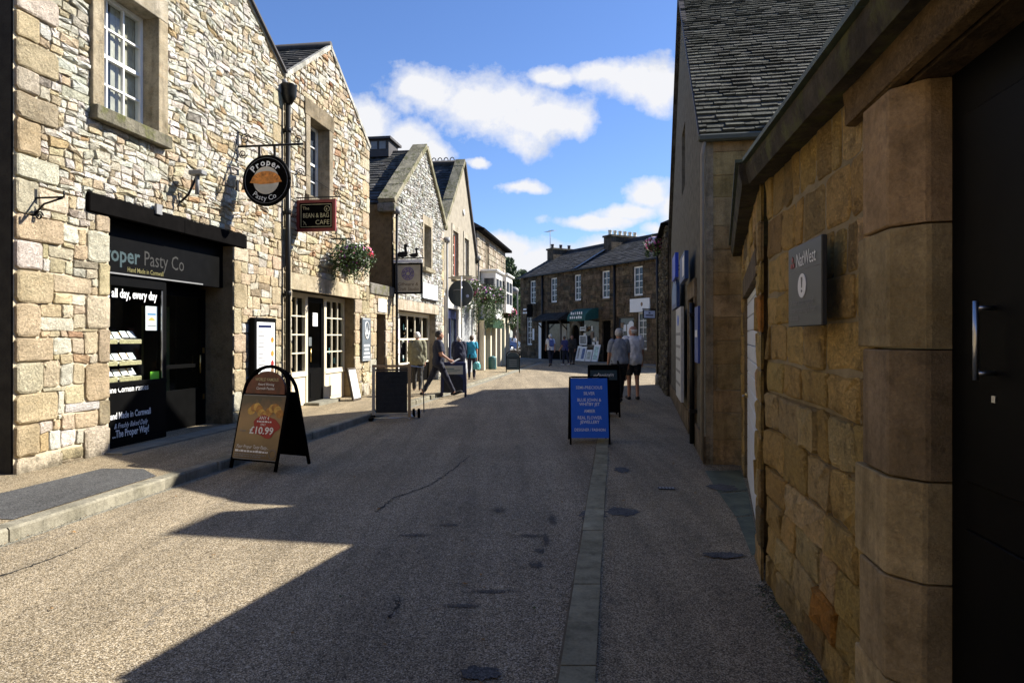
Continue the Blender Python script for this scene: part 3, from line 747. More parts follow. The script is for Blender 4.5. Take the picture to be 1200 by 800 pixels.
for (a, b, z, s, mt) in ((14.2, 14.34, 1.3, .2, 'paper'), (14.5, 14.6, 1.5, .16, 'bluecurtain'), (16.1, 16.35, 1.75, .35, 'paper'), (16.5, 16.6, 1.2, .14, 'teal'), (15.2, 15.3, 1.5, .1, 'red'), (15.4, 15.55, 1.4, .2, 'lead'), (16.8, 16.95, .95, .14, 'teal')):
    MB().box(P(a), .42, z, P(b), .44, z + s, mt).build('display_item', b2)
MB().box(P(14.85), -.08, .09, P(16.0), .25, .17, 'flag').build('doorstep', b2)

# ================================================================== LOW WALL WITH DARK DOORWAY
Y3 = 18.05
lw = left_root('low_wall', 'low sandstone wall with a dark doorway between the cafe and gift shop buildings', 'wall', Y3)
W3 = U(20.0, Y3) - .01; op = (U(18.6, Y3), 0, U(19.33, Y3), 2.24)
mb = MB(); q = quoins(op[0], 0, 2.24, -1, 41, (.2, .5), (.3, .4)) + quoins(op[2], 0, 2.24, 1, 42, (.2, .5), (.3, .4))
backing(mb, 0, W3, 0, 2.75, [op], [], 'mortar'); stonework(mb, 0, W3, 0, 2.75, [op, (op[0] - .2, 2.24, op[2] + .2, 2.5)] + q, [], 'ochre', 43, maxw=.4, maxh=.25)
blocks(mb, q + [(op[0] - .2, 2.24, op[2] + .2, 2.5)], 'ochre', 44, .03); mb.box(0, .02, 0, op[0], .35, 2.75, 'sandstone', (.4, .3, .18)); mb.box(op[2], .02, 0, W3, .35, 2.75, 'sandstone', (.4, .3, .18)); mb.box(op[0], .02, 2.24, op[2], .35, 2.75, 'sandstone', (.4, .3, .18)); mb.build('wall', lw)
mb = MB(); mb.box(-.0, -.07, 2.755, W3, .4, 3.05, 'mossy', (.22, .2, .17), bev=.02); mb.build('coping', lw)
mb = MB(); mb.box(op[0], .22, .05, op[2], .27, 2.24, 'blackm'); dd = mb.build('door', lw); MB().sphere((op[0] + .08, .2, 1.1), .025, 'brass', 8, 6).build('handle', dd)
t = thing('wall_notice', 'white notice above the dark doorway in the low wall', 'notice', lw.location, DIR); MB().box(op[0] + .05, -.062, 2.3, op[2] - .02, -.045, 2.66, 'paper').build('board', t)
mb = MB(); [mb.box(op[0] + .12, -.066, 2.4 + k * .06, op[2] - .1, -.064, 2.415 + k * .06, 'lead') for k in range(4)]; mb.build('lines', t)

# ================================================================== GIFT SHOP BUILDING (third, pale rubble gable)
Y4 = 20.0
b3 = left_root('stone_building', 'pale rubble gabled building of the gift shop with mossy coping, third on the left', 'building', Y4)
W = U(26.0, Y4); ua = U(23.35, Y4); ha = 8.05; heL, heR = 5.6, 5.75; mL = (ha - heL) / ua; mR = (ha - heR) / (W - ua)
pl = [(-mL, 1, heL), (mR, 1, ha + mR * ua)]; P = lambda Y: U(Y, Y4)
op = (P(20.45), 0, P(24.8), 2.42); wn = (P(23.17), 3.98, P(24.07), 5.45); sur = (wn[0] - .16, 3.85, wn[2] + .16, 5.75); lin = (op[0] - .2, 2.42, op[2] + .3, 2.75)
q1 = quoins(0, 0, 5.55, 1, 51, (.25, .42), (.3, .42)); q2 = quoins(W, 0, 5.6, -1, 52, (.25, .42), (.3, .42)); 
mb = MB(); backing(mb, 0, W, 0, ha, [op, wn], pl, plain('pale mortar', (.5, .48, .42), .95, bmp=.8)); 
stonework(mb, 0, W, 0, ha, [op, sur, lin] + q1 + q2, pl, 'pale', 53, row=(.2, .34), maxw=.26, maxh=.14, minh=.06, dep=.04, gap=.022, rough=.5, wob=.03)
blocks(mb, q1 + q2, 'ochre', 54, .03); mb.build('wall', b3)
mb = MB(); c3 = (.42, .36, .26)
mb.box(sur[0], -.05, wn[1], wn[0], .28, wn[3], 'ashlar', c3); mb.box(wn[2], -.05, wn[1], sur[2], .28, wn[3], 'ashlar', c3); mb.box(sur[0] - .03, -.053, wn[3], sur[2] + .03, .28, sur[3], 'ashlar', c3); mb.build('window_surround', b3)
window(b3, wn[0], wn[2], wn[1], wn[3], .24, 2, 4, sill=(.14, .16, .14), scol=(.4, .35, .25))
mb = MB(); mb.box(lin[0], -.05, 2.42, lin[2], .3, 2.75, 'ashlar', (.56, .47, .36), bev=.01); mb.build('lintel', b3)
reveal(b3, op, .012, .35, 'ashlar', (.4, .34, .24), 'doorway_reveal', 'cream')
mb = MB()
slope_slates(mb, (.05, .28, heL - .05), (0, 1, 0), (ua, 0, ha - heL), 7.2, math.hypot(ua, ha - heL), .22, .34, .022, seed=8, cols=((.1, .1, .095), (.13, .125, .115), (.08, .078, .075)))
slope_slates(mb, (W - .05, .28, heR - .05), (0, 1, 0), (ua - W, 0, ha - heR), 7.2, math.hypot(W - ua, ha - heR), .6, .8, .02, seed=9)
mb.build('roof', b3)
def coping(root, a, b, w=.34, th=.16, y0=-.1, seed=1, mat='mossy', name='coping', col=(.3, .27, .19)):
    rg = random.Random(seed); dx, dz = b[0] - a[0], b[1] - a[1]; l = math.hypot(dx, dz); nx, nz = -dz / l, dx / l
    if nz < 0: nx, nz = -nx, -nz
    mb = MB(); s = 0
    while s < l:
        e = min(l, s + rg.uniform(.7, 1.0)); p = (a[0] + dx * s / l, a[1] + dz * s / l); q = (a[0] + dx * (e - .008) / l, a[1] + dz * (e - .008) / l); k = rg.uniform(.85, 1.15); t = th * rg.uniform(.95, 1.05)
        mb.prism([p, q, (q[0] + nx * t, q[1] + nz * t), (p[0] + nx * t, p[1] + nz * t)], y0 + rg.uniform(-.008, .008), y0 + w, mat, tuple(c * k for c in col)); s = e
    return mb.build(name, root)
coping(b3, (-.12, heL - .09), (ua, ha), w=.5, y0=-.12, seed=2); coping(b3, (ua + .004, ha - .02), (W + .1, heR - .08), w=.4, y0=-.12, seed=3)
mb = MB(); mb.box(-.2, -.13, heL - .35, .12, .4, heL - .1, 'mossy', (.28, .25, .2), bev=.02); mb.build('kneeler', b3)
shell(b3, W, 7.5, heL - .1, ha - .1, ua, .03, mat='sandstone', col=(.34, .24, .12), pitch_right=heR - .1)
mb = MB(); mb.box(ua - .5, 1.1, ha - .35, ua + .5, 3.0, ha + .22, 'ridge'); [mb.box(ua - .52, 1.2 + k * .3, ha - .1, ua - .5, 1.42 + k * .3, ha + .16, 'lead') for k in range(6)]; mb.box(ua - .62, 1.0, ha + .22, ua + .62, 3.15, ha + .3, 'ridge')
mb.build('ridge_vent', b3)
yb = .25; mb = MB(); mb.box(P(21.3), yb, .1, op[2], yb + .06, .72, 'blackm'); mb.box(P(21.25), yb - .02, .1, P(21.33), yb + .06, 2.42, 'white'); mb.box(op[0], yb - .021, 2.34, op[2], yb + .05, 2.42, 'cream')
mb.build('shopfront', b3); window(b3, P(21.33), op[2], .72, 2.34, yb, 4, 2, .05, .06, 'cream', glass='glass', sash=False)
mb = MB(); mb.box(op[0], .6, .06, P(21.25), .66, 2.34, 'blackm'); dd = mb.build('door', b3); MB().sphere((op[0] + .1, .58, 1.05), .025, 'brass', 8, 6).build('handle', dd)
room(b3, op[0] - .2, op[2] + .4, .1, 2.42, .36 if False else .66, 2.4)
mb = MB(); rg = random.Random(4)
for k in range(26):
    x = rg.uniform(P(21.5), P(24.6)); z = rg.uniform(.8, 1.9); MB().box(x, .4 + k * .003, z, x + rg.uniform(.05, .16), .43 + k * .003, z + rg.uniform(.06, .3), rg.choice(['paper', 'curtain', 'teal', 'red', 'fpurple', 'wood', 'lead'])).build('display_item', b3)
t = thing('hanging_goods', 'coloured bags and scarves hanging in the gift shop doorway', 'hanging goods', b3.location, DIR)
for k in range(7):
    x = P(20.6) + (k % 3) * .16; z = 1.95 - .28 * (k // 3) - .05 * k; rg = random.Random(k)
    mb = MB(); mb.prism([(x, z), (x + .13, z), (x + .15, z - .3), (x + .07, z - .36), (x - .02, z - .3)], .12, .17, ['fpink', 'fpurple', 'paper', 'red', 'lead', 'fwhite', 'navy'][k]); mb.tube([(x + .065, .145, z), (x + .065, .145, z + .12)], .006, 'iron', 5); mb.build('bag', t)
t = thing('sign_board', 'blank white board on the pale gift shop wall beside its hanging sign', 'sign', b3.location, DIR)
mb = MB(); mb.box(P(22.9), -.1, 2.92, P(24.75), -.045, 3.44, 'paper'); mb.box(P(22.88), -.12, 2.87, P(24.77), -.04, 2.918, 'iron'); mb.build('board', t)

# ================================================================== TAN RENDERED GABLE (fourth)
Y5 = 26.0
b4 = left_root('rendered_building', 'tan rendered gabled house with two tall sash windows and cockscomb ridge', 'building', Y5)
W = U(32.1, Y5); ua = U(29.4, Y5); ha = 9.1; heL, heR = 5.75, 5.1; mL = (ha - heL) / ua; mR = (ha - heR) / (W - ua); P = lambda Y: U(Y, Y5)
pl = [(-mL, 1, heL), (mR, 1, ha + mR * ua)]
o1 = (P(26.5), 0, P(28.5), 2.75); wA = (P(27.4), 4.05, P(28.35), 5.9); wB = (P(29.5), 4.05, P(30.4), 5.9)
mb = MB(); backing(mb, 0, W, 3.3, ha, None, pl, 'render', openings=[wA, wB], rev=.15); backing(mb, 0, W, 0, 3.3, None, [], plain('pale ground floor paint', (.62, .6, .55), .8, var=.1, bmp=.4), openings=[o1], rev=.3); mb.build('wall', b4)
mb = MB()
for a in (wA, wB):
    mb.box(a[0] - .16, -.03, a[1], a[0], .06, a[3], 'ashlar', (.46, .41, .32)); mb.box(a[2], -.03, a[1], a[2] + .16, .06, a[3], 'ashlar', (.46, .41, .32)); mb.box(a[0] - .16, -.033, a[3], a[2] + .16, .06, a[3] + .26, 'ashlar', (.48, .43, .34))
mb.build('window_surround', b4)
for a in (wA, wB):
    w = window(b4, a[0], a[2], a[1], a[3], .13, 2, 4, .08, .03, sill=(.16, .12, .14)); MB().box(a[2] - .2, .11, a[1] + .08, a[2] - .1, .125, a[3] - .08, plain('rust red curtain', (.4, .1, .04), .9) if a is wA else 'curtain').build('curtain', w)
mb = MB()
slope_slates(mb, (.05, .25, heL), (0, 1, 0), (ua, 0, ha - heL), 7, math.hypot(ua, ha - heL), .25, .36, .02, seed=10, cols=((.07, .075, .085), (.09, .09, .1), (.055, .06, .065)))
slope_slates(mb, (W - .05, .25, heR), (0, 1, 0), (ua - W, 0, ha - heR), 7, math.hypot(W - ua, ha - heR), .8, .9, .02, seed=11); mb.build('roof', b4)
coping(b4, (-.05, heL - .05), (ua, ha), w=.42, th=.18, seed=5); coping(b4, (ua + .004, ha - .02), (W + .05, heR - .05), w=.4, th=.14, seed=6, mat='ridge', col=(.1, .1, .1))
mb = MB(); mb.tube([(ua, .3, ha + .05), (ua, 7, ha + .05)], .08, 'ridge', 8)
for k in range(24): mb.tube([(ua, .5 + k * .27 + .1 * math.cos(t), ha + .12 + .14 * math.sin(t)) for t in (0, .8, 1.57, 2.3, 3.14)], .022, 'ridge', 5)
mb.build('ridge_tiles', b4); shell(b4, W, 7.2, heL - .1, ha - .1, ua, .03, col=(.25, .2, .14), pitch_right=heR - .1)
mb = MB(); mb.lathe([(.14, -.05), (.14, -.03)], 'white', 16, (ua - .05, 0, 6.95), axis='y'); mb.build('round_vent', b4)
mb = MB(); mb.box(o1[0], .1, .05, o1[0] + .12, .2, 2.75, 'navy'); mb.box(o1[2] - .12, .1, .05, o1[2], .2, 2.75, 'navy'); mb.box(o1[0] + .12, .1, 2.35, o1[2] - .12, .2, 2.75, 'navy'); mb.box(o1[0] + .9, .1, .05, o1[0] + 1.0, .2, 2.35, 'navy'); mb.box(o1[0] + .12, .12, .05, o1[2] - .12, .2, .5, 'navy'); d = mb.build('door', b4)
MB().add([(o1[0], .16, .4), (o1[2], .16, .4), (o1[2], .16, 2.5), (o1[0], .16, 2.5)], [[0, 1, 2, 3]], 'glassd').build('pane', d); MB().box(o1[0] + .3, .09, 1.2, o1[0] + .62, .098, 1.75, 'paper').build('notice', d)
mb = MB(); mb.box(P(28.9), -.06, .03, P(30.9), -.0, 2.9, plain('grey shutter paint', (.33, .34, .34), .6)); mb.box(P(28.85), -.1, 2.9, P(30.95), .0, 3.05, 'white'); mb.build('grey_shutter', b4)
mb = MB(); [MB().box(P(y_), -.08, .03, P(y2), .0, 3.2, 'white').build('white_pilaster', b4) for y_, y2 in ((26.05, 26.3), (31.0, 31.4))]
mb = MB(); mb.box(P(26.12), -.11, 1.9, P(26.24), -.082, 2.35, plain('yellow notice', (.7, .55, .03), .5)); tag(mb.build('yellow_notice'), 'yellow notice on the white pilaster left of the navy door', 'notice'); o = bpy.data.objects['yellow_notice']; o.location = b4.location; o.rotation_euler = (0, 0, DIR)

# ================================================================== STONE HOUSE WITH WHITE BAYS (fifth)
Y6 = 32.15
b5 = left_root('stone_house', 'coursed stone house with two white bay windows, farthest building on the left', 'building', Y6)
W = U(40.6, Y6); P = lambda Y: U(Y, Y6); he = 6.75
wn = (P(34.3), 4.95, P(35.2), 6.4)
mb = MB(); backing(mb, 0, W, 0, he, None, [], 'mortard', openings=[wn], rev=.15)
stonework(mb, 0, W, 0, he, [wn], [], 'tan', 61, row=(.26, .34), cell=(.4, .9), maxw=.8, maxh=.6, dep=.04, gap=.03, wob=.01); mb.build('wall', b5)
window(b5, wn[0], wn[2], wn[1], wn[3], .12, 2, 4, .09, .03, sill=(.1, .08, .12))
mb = MB(); mb.add([(-.1, -.35, he), (W + .25, -.35, he), (W + .25, 3, he + 1.9), (-.1, 3, he + 1.9), (W + .25, 6.4, he), (-.1, 6.4, he)], [[0, 1, 2, 3], [3, 2, 4, 5], [0, 3, 5], [1, 4, 2]], 'ridge'); mb.box(-.1, -.38, he - .13, W + .25, .02, he - .001, 'blackm'); mb.build('roof', b5)
mb = MB(); mb.prism([(0, 0), (W, 0), (W, he - .15), (0, he - .15)], .03, 6.2, 'darkstone', (.2, .16, .11)) ; mb.build('side_wall', b5)
def bay(root, y0, y1, pr, h0, h1):
    mb = MB(); a, b = P(y0), P(y1)
    mb.box(a, -pr, h0, b, -.04, h0 + .45, 'white'); mb.box(a, -pr, h1 - .3, b, -.04, h1, 'white')
    for x in (a, b - .1): mb.box(x, -pr + .001, h0 + .45, x + .1, -pr + .1, h1 - .3, 'white')
    mb.box((a + b) / 2 - .04, -pr + .002, h0 + .45, (a + b) / 2 + .04, -pr + .06, h1 - .3, 'white'); mb.box(a + .1, -pr + .004, (h0 + h1) / 2 + .05, b - .1, -pr + .05, (h0 + h1) / 2 + .12, 'white')
    for x in (a, b - .06): mb.box(x, -.2, h0 + .45, x + .06, -.04, h1 - .3, 'white'); mb.box(x + .005, -pr + .1, (h0 + h1) / 2 + .05, x + .05, -.2, (h0 + h1) / 2 + .12, 'white')
    mb.box(a - .12, -pr - .12, h1, b + .12, -.04, h1 + .12, 'white', bev=.03)
    o = mb.build('bay_window', root)
    g = MB(); g.box(a + .03, -pr + .03, h0 + .4, b - .03, -.06, h1 - .25, 'glassd'); g.build('pane', o); return o
bay(b5, 33.0, 34.9, .78, 2.5, 4.75); bay(b5, 37.2, 39.4, .62, 2.95, 4.95)
mb = MB(); mb.box(P(32.6), -.72, 2.05, P(35.6), -.04, 2.48, plain('dark green fascia', (.012, .045, .02), .5)); mb.build('green_fascia', b5)
for y_ in (32.5, 34.2, 35.7, 37.2, 38.6, 40.2): MB().box(P(y_), -.3, .01, P(y_ + .35), -.045, 2.4, 'cream').build('pilaster', b5)
MB().box(P(36.0), -.3, 2.4, W, -.045, 2.7, 'cream').build('cornice', b5)
mb = MB()
for y_ in (32.95, 34.65, 36.15, 37.65, 39.05): mb.box(P(y_), -.12, .01, P(y_ + 1.0), -.05, 2.38, plain('deep green door', (.01, .05, .035), .5) if y_ in (32.95, 37.65) else 'blackm')
mb.build('shopfront', b5)

# ================================================================== BEHIND THE CAMERA: unseen plain buildings added to cut the sky fill
for lb, x0, x1, y0, y1, h in (('plain stone block added on the left behind the viewpoint to cut sky light', -14, -7.6, -14, 5.6, 7.5), ('plain stone block added on the right behind the viewpoint to cut sky light', 1.25, 9, -16, -3.2, 6.5), ('plain stone block added across the street behind the viewpoint to cut sky light', -8, 1, -24, -16, 8)):
    t = thing('stone_building', lb, 'building', (0, 0, 0)); MB().box(x0, y0, 0, x1, y1, h, 'darkstone', (.3, .23, .14)).build('wall', t)  # added unseen block to cut sky fill, not a real building of the street
    c_ = (x0 + x1) / 2; MB().prism([(x0 - .2, h), (x1 + .2, h), (c_, h + 2.2)], y0 - .1, y1 + .1, 'slate', (.09, .09, .09)).build('roof', t)
# ================================================================== BANK WALL (right, nearest)
PAL['wash'] = [(4, (.44, .31, .14)), (2, (.39, .275, .12)), (1, (.48, .35, .17))]
PAL['jamb'] = [(4, (.58, .42, .24)), (2, (.52, .36, .19)), (1, (.4, .25, .15))]
rb = thing('bank_wall', 'ochre coursed stone wall of the bank with eave, white plank door and black doorway, nearest on the right', 'building', (1.673, 4.42, 0), math.atan2(-.9889, -.1483))
mb = MB(); UP = (4.42 - 2.58) * KS
def zb(x, z, rg): return None
backing(mb, -.02, UP, 1.25, 2.62, [], [], 'mortarg', y=-.01); backing(mb, -.02, UP, 0, 1.25, [], [], 'mortard', y=-.002)
stonework(mb, -.02, UP, 0.0, 1.25, [], [], 'bank', 71, row=(.17, .25), cell=(.26, .6), maxw=.6, maxh=.4, minh=.08, dep=.036, gap=.01, mat='bankstone', rough=.4, wob=.015)
stonework(mb, -.02, UP, 1.25, 2.62, [], [], 'bank', 72, row=(.19, .27), cell=(.28, .6), maxw=.6, maxh=.5, minh=.08, dep=.024, gap=.012, mat='bankstone', rough=.35, wob=.012)
mb.build('wall', rb)
# ribbon pointing of the upper courses is the proud mortar; far section turns away to the right
T1 = Matrix.Translation((1.673, 4.42, 0)) @ Matrix.Rotation(math.atan2(-.9889, -.1483), 4, 'Z')
T2 = Matrix.Translation((2.866, 8.45, 0)) @ Matrix.Rotation(math.atan2(-3.99, -1.226), 4, 'Z')
MM = T1.inverted() @ T2; LB = 4.174
ub = lambda Y: (8.45 - Y) * LB / 3.99
dr = (ub(7.76), 0, ub(4.93), 2.04)
mb = MB(); mb.M = MM
backing(mb, 0, LB, 0, 2.62, [dr], [], 'mortarg', y=-.012)
stonework(mb, 0, LB, 0, 2.62, [dr, (dr[0] - .1, 2.04, dr[2] + .12, 2.24)], [], 'bank', 73, row=(.19, .27), cell=(.28, .6), maxw=.6, maxh=.5, dep=.03, gap=.012, mat='bankstone', rough=.4, wob=.012)
mb.box(dr[0] - .1, -.03, 2.04, dr[2] + .1, .3, 2.24, 'ashlar', (.2, .15, .09)); mb.box(dr[0] - .1, -.01, 0, dr[0], .3, 2.04, 'ashlar', (.26, .19, .11)); mb.box(dr[2], .0, 0, dr[2] + .08, .3, 2.04, 'ashlar', (.26, .19, .11))
mb.build('wall', rb)
mb = MB(); mb.M = MM; pw = plain('white plank door paint', (.62, .63, .62), .5, var=.08)
k = 0; x = dr[0]
zz = .02
while zz < 2.03:
    mb.box(dr[0], .02, zz, dr[2], .06, min(zz + .145, 2.035), pw, bev=.006); zz += .15
d = mb.build('plank_door', rb); mb = MB(); mb.M = MM; mb.lathe([(.03, .0), (.034, -.012), (.02, -.03)], 'brass', 12, (dr[0] + .12, .02, .95), axis='y'); mb.tube([(dr[0] + .12, -.01, .95), (dr[0] + .12, -.03, .95), (dr[0] + .24, -.035, .95)], .01, 'steel', 6); mb.build('handle', d)
# eave
mb = MB()
def eave(mb, a, b, M_):
    mb.M = M_
    prof = [(-.13, 2.6), (-.15, 2.68), (-.15, 2.73), (-.02, 2.8), (.3, 2.9), (.3, 2.62)]
    n = len(prof); vs = [(a, p[0], p[1]) for p in prof] + [(b, p[0], p[1]) for p in prof]
    mb.add(vs, [[i, (i + 1) % n, n + (i + 1) % n, n + i] for i in range(n)] + [list(range(n - 1, -1, -1)), list(range(n, 2 * n))], 'mossy', (.1, .085, .06))
    mb.M = None
eave(mb, -.012, 9.0, None); eave(mb, 0, LB + .03, MM); mb.build('eave', rb)
mb = MB(); 
for a, b, M_ in ((-.01, 9.0, None), (0, LB + .03, MM)):
    mb.M = M_; x = a; rg = random.Random(4)
    while x < b:
        e = min(b, x + rg.uniform(.9, 1.4)); mb.box(x + .004, -.175, 2.742 + rg.uniform(-.004, .004), e - .004, .1, 2.765, plain('mossy lead strip', (.07, .09, .055), .6, var=.4, vs=9)); x = e
mb.M = None; mb.add([(-.01, .3, 2.9), (9, .3, 2.9), (9, 4.5, 3.6), (-.01, 4.5, 3.6)], [[0, 1, 2, 3]], 'slate', (.09, .09, .085)); mb.M = MM; mb.add([(0, .3, 2.9), (LB, .3, 2.9), (LB, 4.5, 3.6), (0, 4.5, 3.6)], [[0, 1, 2, 3]], 'slate', (.09, .09, .085)); mb.M = None
mb.build('roof', rb)
# chamfered jamb of big blocks and the door beside it
mb = MB(); rg = random.Random(8); z = 0.0; hs = [.42, .36, .33, .37, .37, .6]
edges = [0, .42, .78, 1.12, 1.56, 1.98, 2.46]
for i in range(6):
    z0, z1 = edges[i] + .004, edges[i + 1] - .004; o_ = -.06 - (.012 if i < 3 else 0) - .003 * (i % 2); w0 = UP - (.08 if i % 2 == 0 else .02)
    cc = tuple(v_ * (1, .8, 1.08, .72, .95, 1.05)[i] for v_ in pick(rg, PAL['jamb'])); a, b = UP + .235, UP + .32
    prof = [(w0, .02), (w0 + .012, o_), (a - .02, o_), (a - .005, o_ + .004), (b - .006, o_ + .085), (b, o_ + .1), (b, .45), (w0, .45)]
    n = len(prof); r_ = .005
    vs = [(p[0], p[1] + (r_ if k_ in (1, 2, 3) else 0), z0) for k_, p in enumerate(prof)] + [(p[0], p[1], z0 + r_) for p in prof] + [(p[0], p[1], z1 - r_) for p in prof] + [(p[0], p[1] + (r_ if k_ in (1, 2, 3) else 0), z1) for k_, p in enumerate(prof)]
    fs = [[l * n + q, l * n + (q + 1) % n, (l + 1) * n + (q + 1) % n, (l + 1) * n + q] for l in range(3) for q in range(n)] + [list(range(n - 1, -1, -1)), [3 * n + q for q in range(n)]]
    mb.add(vs, fs, 'ashlar', cc)
mb.build('door_jamb', rb)
mb = MB(); one_stone(mb, [(UP - .25, 2.465), (UP + 1.3, 2.465), (UP + 1.3, 2.62), (UP - .25, 2.62)], -.02, .05, 'sandstone', (.34, .22, .1), random.Random(3), .2); mb.box(UP - .2, .0, 2.46, 9, .5, 2.63, 'darkstone', (.2, .13, .07)); mb.build('lintel', rb)
mb = MB(); UD = UP + .32; mb.box(UD + .003, .1, 0, UD + 1.1, .15, 2.458, 'black'); mb.box(UD + .1, .09, .15, UD + 1.0, .102, 1.0, 'black', bev=.004); mb.box(UD + .1, .09, 1.15, UD + 1.0, .102, 2.3, 'black', bev=.004); d = mb.build('black_door', rb)
uh = (4.42 - 1.99) * KS
mb = MB(); mb.tube([(uh, .04, 1.475), (uh, .04, 1.705)], .0085, 'steel', 10)
for z in (1.495, 1.685): mb.tube([(uh, .04, z), (uh, .09, z)], .007, 'steel', 8)
mb.box(uh - .01, .086, 1.41, uh + .01, .0895, 1.43, 'steel'); mb.build('door_handle', d)
mb = MB(); mb.box(UD + 1.1, .0, 0, 9, .4, 2.46, 'blackm'); mb.build('black_panel', rb)
mb = MB(); mb.box(-.0, 4.3, 0, 9, 4.5, 3.4, 'darkstone', (.2, .15, .1)); mb.build('rear_wall', rb)
# bank sign
s0, s1 = (4.42 - 3.49) * KS, (4.42 - 2.93) * KS
t = thing('wall_sign', 'dark grey sign reading NatWest with a white exclamation oval on the ochre bank wall', 'sign', rb.location, rb.rotation_euler.z)
sg = plain('dark grey sign face', (.035, .04, .043), .45, var=.06); mb = MB(); mb.box(s0, -.115, 1.652, s1, -.09, 2.045, sg, bev=.004); mb.build('panel', t)
mb = MB(); mb.text('NatWest', .095, s0 + .17, 1.94, -.118, 'paper', 'l', .0, width=.32)
for k, (tx, w_) in enumerate((('24 hour access required', .4), ('please no parking in front', .44), ('of access', .15))): mb.text(tx, .045, s0 + .05, 1.755 - .036 * k, -.118, 'lead', 'l', 0, width=w_)
mb.box(s0 + .02, -.1165, 1.92, s1 - .02, -.1155, 1.922, 'lead'); mb.build('lettering', t)
cx = (s0 + s1) / 2 - .02; mb = MB()
mb.prism([(cx + .07 * math.cos(a), 1.845 + .058 * math.sin(a)) for a in [2 * PI * i / 24 for i in range(24)]], -.118, -.1155, 'paper'); mb.prism([(cx - .012, 1.885), (cx + .012, 1.885), (cx + .006, 1.835), (cx - .006, 1.835)], -.1195, -.1182, sg); mb.prism([(cx + .009 * math.cos(a), 1.82 + .007 * math.sin(a)) for a in [2 * PI * i / 10 for i in range(10)]], -.1195, -.1182, sg)
mb.build('emblem', t); mb = MB()
for a in (0, 2.09, 4.19):
    mb.prism([(s0 + .09 + .024 * math.cos(a + PI / 2) + .018 * math.cos(b), 1.965 + .02 * math.sin(a + PI / 2) + .016 * math.sin(b)) for b in [2 * PI * i / 4 + a for i in range(4)]], -.118, -.1157, 'red')
mb.build('logo', t)

# ================================================================== STONE SLATED BUILDING (right, second)
ra = math.atan2(8.6 - 18.4, 2.44 - 4.29)
r2 = thing('slated_building', 'tall dark roughcast building on the right with steep stone slate roof', 'building', (4.29, 18.4, 0), ra)
W = 9.97; he = 4.18; ua = W / 2; ha = he + .84 * ua; D = 8.0
R2u = lambda Y: (18.4 - Y) * 1.0173
dr = (R2u(11.25), 0, R2u(10.15), 2.2); wn = (R2u(13.6), 4.4, R2u(12.6), 5.6)
mb = MB(); pl = [(-.84, 1, he), (.84, 1, he + .84 * W)]
backing(mb, 0, W, 0, ha, None, pl, 'greyrender', openings=[dr, wn], rev=.2)
mb.box(0, -.03, 0, dr[0] - .2, .05, .35, 'ashlar', (.22, .17, .11)); mb.box(dr[2] + .2, -.03, 0, W + .02, .05, .35, 'ashlar', (.22, .17, .11)); mb.build('wall', r2)
mb = MB(); ac = (.24, .18, .11)
mb.box(dr[0] - .2, -.035, 0, dr[0], .22, 2.2, 'ashlar', ac); mb.box(dr[2], -.035, 0, dr[2] + .2, .22, 2.2, 'ashlar', ac); mb.box(dr[0] - .22, -.04, 2.2, dr[2] + .22, .22, 2.46, 'ashlar', (.28, .22, .15)); mb.build('door_surround', r2)
mb = MB(); mb.box(dr[0], .16, 0, dr[2], .21, 2.2, 'darkwood'); dd = mb.build('door', r2); MB().sphere((dr[0] + .1, .14, 1.05), .025, 'brass', 8, 6).build('handle', dd)
window(r2, wn[0], wn[2], wn[1], wn[3], .16, 2, 4, mat='darkwood')
mb = MB(); mb.M = Matrix(((0, -1, 0, W), (1, 0, 0, 0), (0, 0, 1, 0), (0, 0, 0, 1)))
backing(mb, 0, D, 0, he, [], [], plain('brown lime wash', (.25, .19, .11), .95, var=.2, bmp=.4)); stonework(mb, 0.0, D, 0, he, [], [], 'wash', 81, row=(.27, .36), cell=(.9, 2.4), maxw=3, maxh=1, dep=.012, gap=.006, mat='ashlar', rough=.08, wob=.004)
mb.box(.0, -.02, 0, .09, -.013, he - .1, 'ashlar', (.36, .3, .2)); mb.build('end_wall', r2)
mb = MB(); mb.box(0, .02, 0, .3, D, he, 'darkstone', (.15, .12, .09)); mb.prism([(0, 0), (W - .02, 0), (W - .02, he), (ua, ha), (0, he)], D - .3, D, 'darkstone', (.2, .16, .1)); mb.build('rear_wall', r2)
sl = math.sqrt(1 + .7056); mb = MB()
slope_slates(mb, (W + .03, -.08, he - .02), (0, 1, 0), (-1, 0, .84), D + .1, (ua + .03) * sl, .145, .2, .022, seed=21, cols=((.085, .085, .065), (.11, .11, .085), (.065, .066, .052), (.125, .12, .098)))
slope_slates(mb, (-.14, -.08, he - .1), (0, 1, 0), (1, 0, .84), D + .1, (ua + .14) * sl, .5, .6, .03, seed=22)
mb.build('roof', r2)
mb = MB(); mb.prism([(ua, ha - .03), (W + .03, he - .08), (W + .03, he - .02), (ua, ha + .04), (-.14, he - .1), (-.14, he - .16)], -.09, .0, 'darkwood'); mb.build('verge', r2)
mb = MB(); mb.box(W + .02, -.1, he - .14, W + .12, D, he - .05, plain('green grey gutter', (.08, .085, .06), .6), bev=.02); mb.tube([(W + .07, -.02, he - .14), (W + .06, -.05, he - .3), (W + .03, -.045, he - .45), (W + .03, -.045, .06)], .022, plain('stone coloured pipe', (.3, .26, .2), .6), 8); mb.build('gutter', r2)
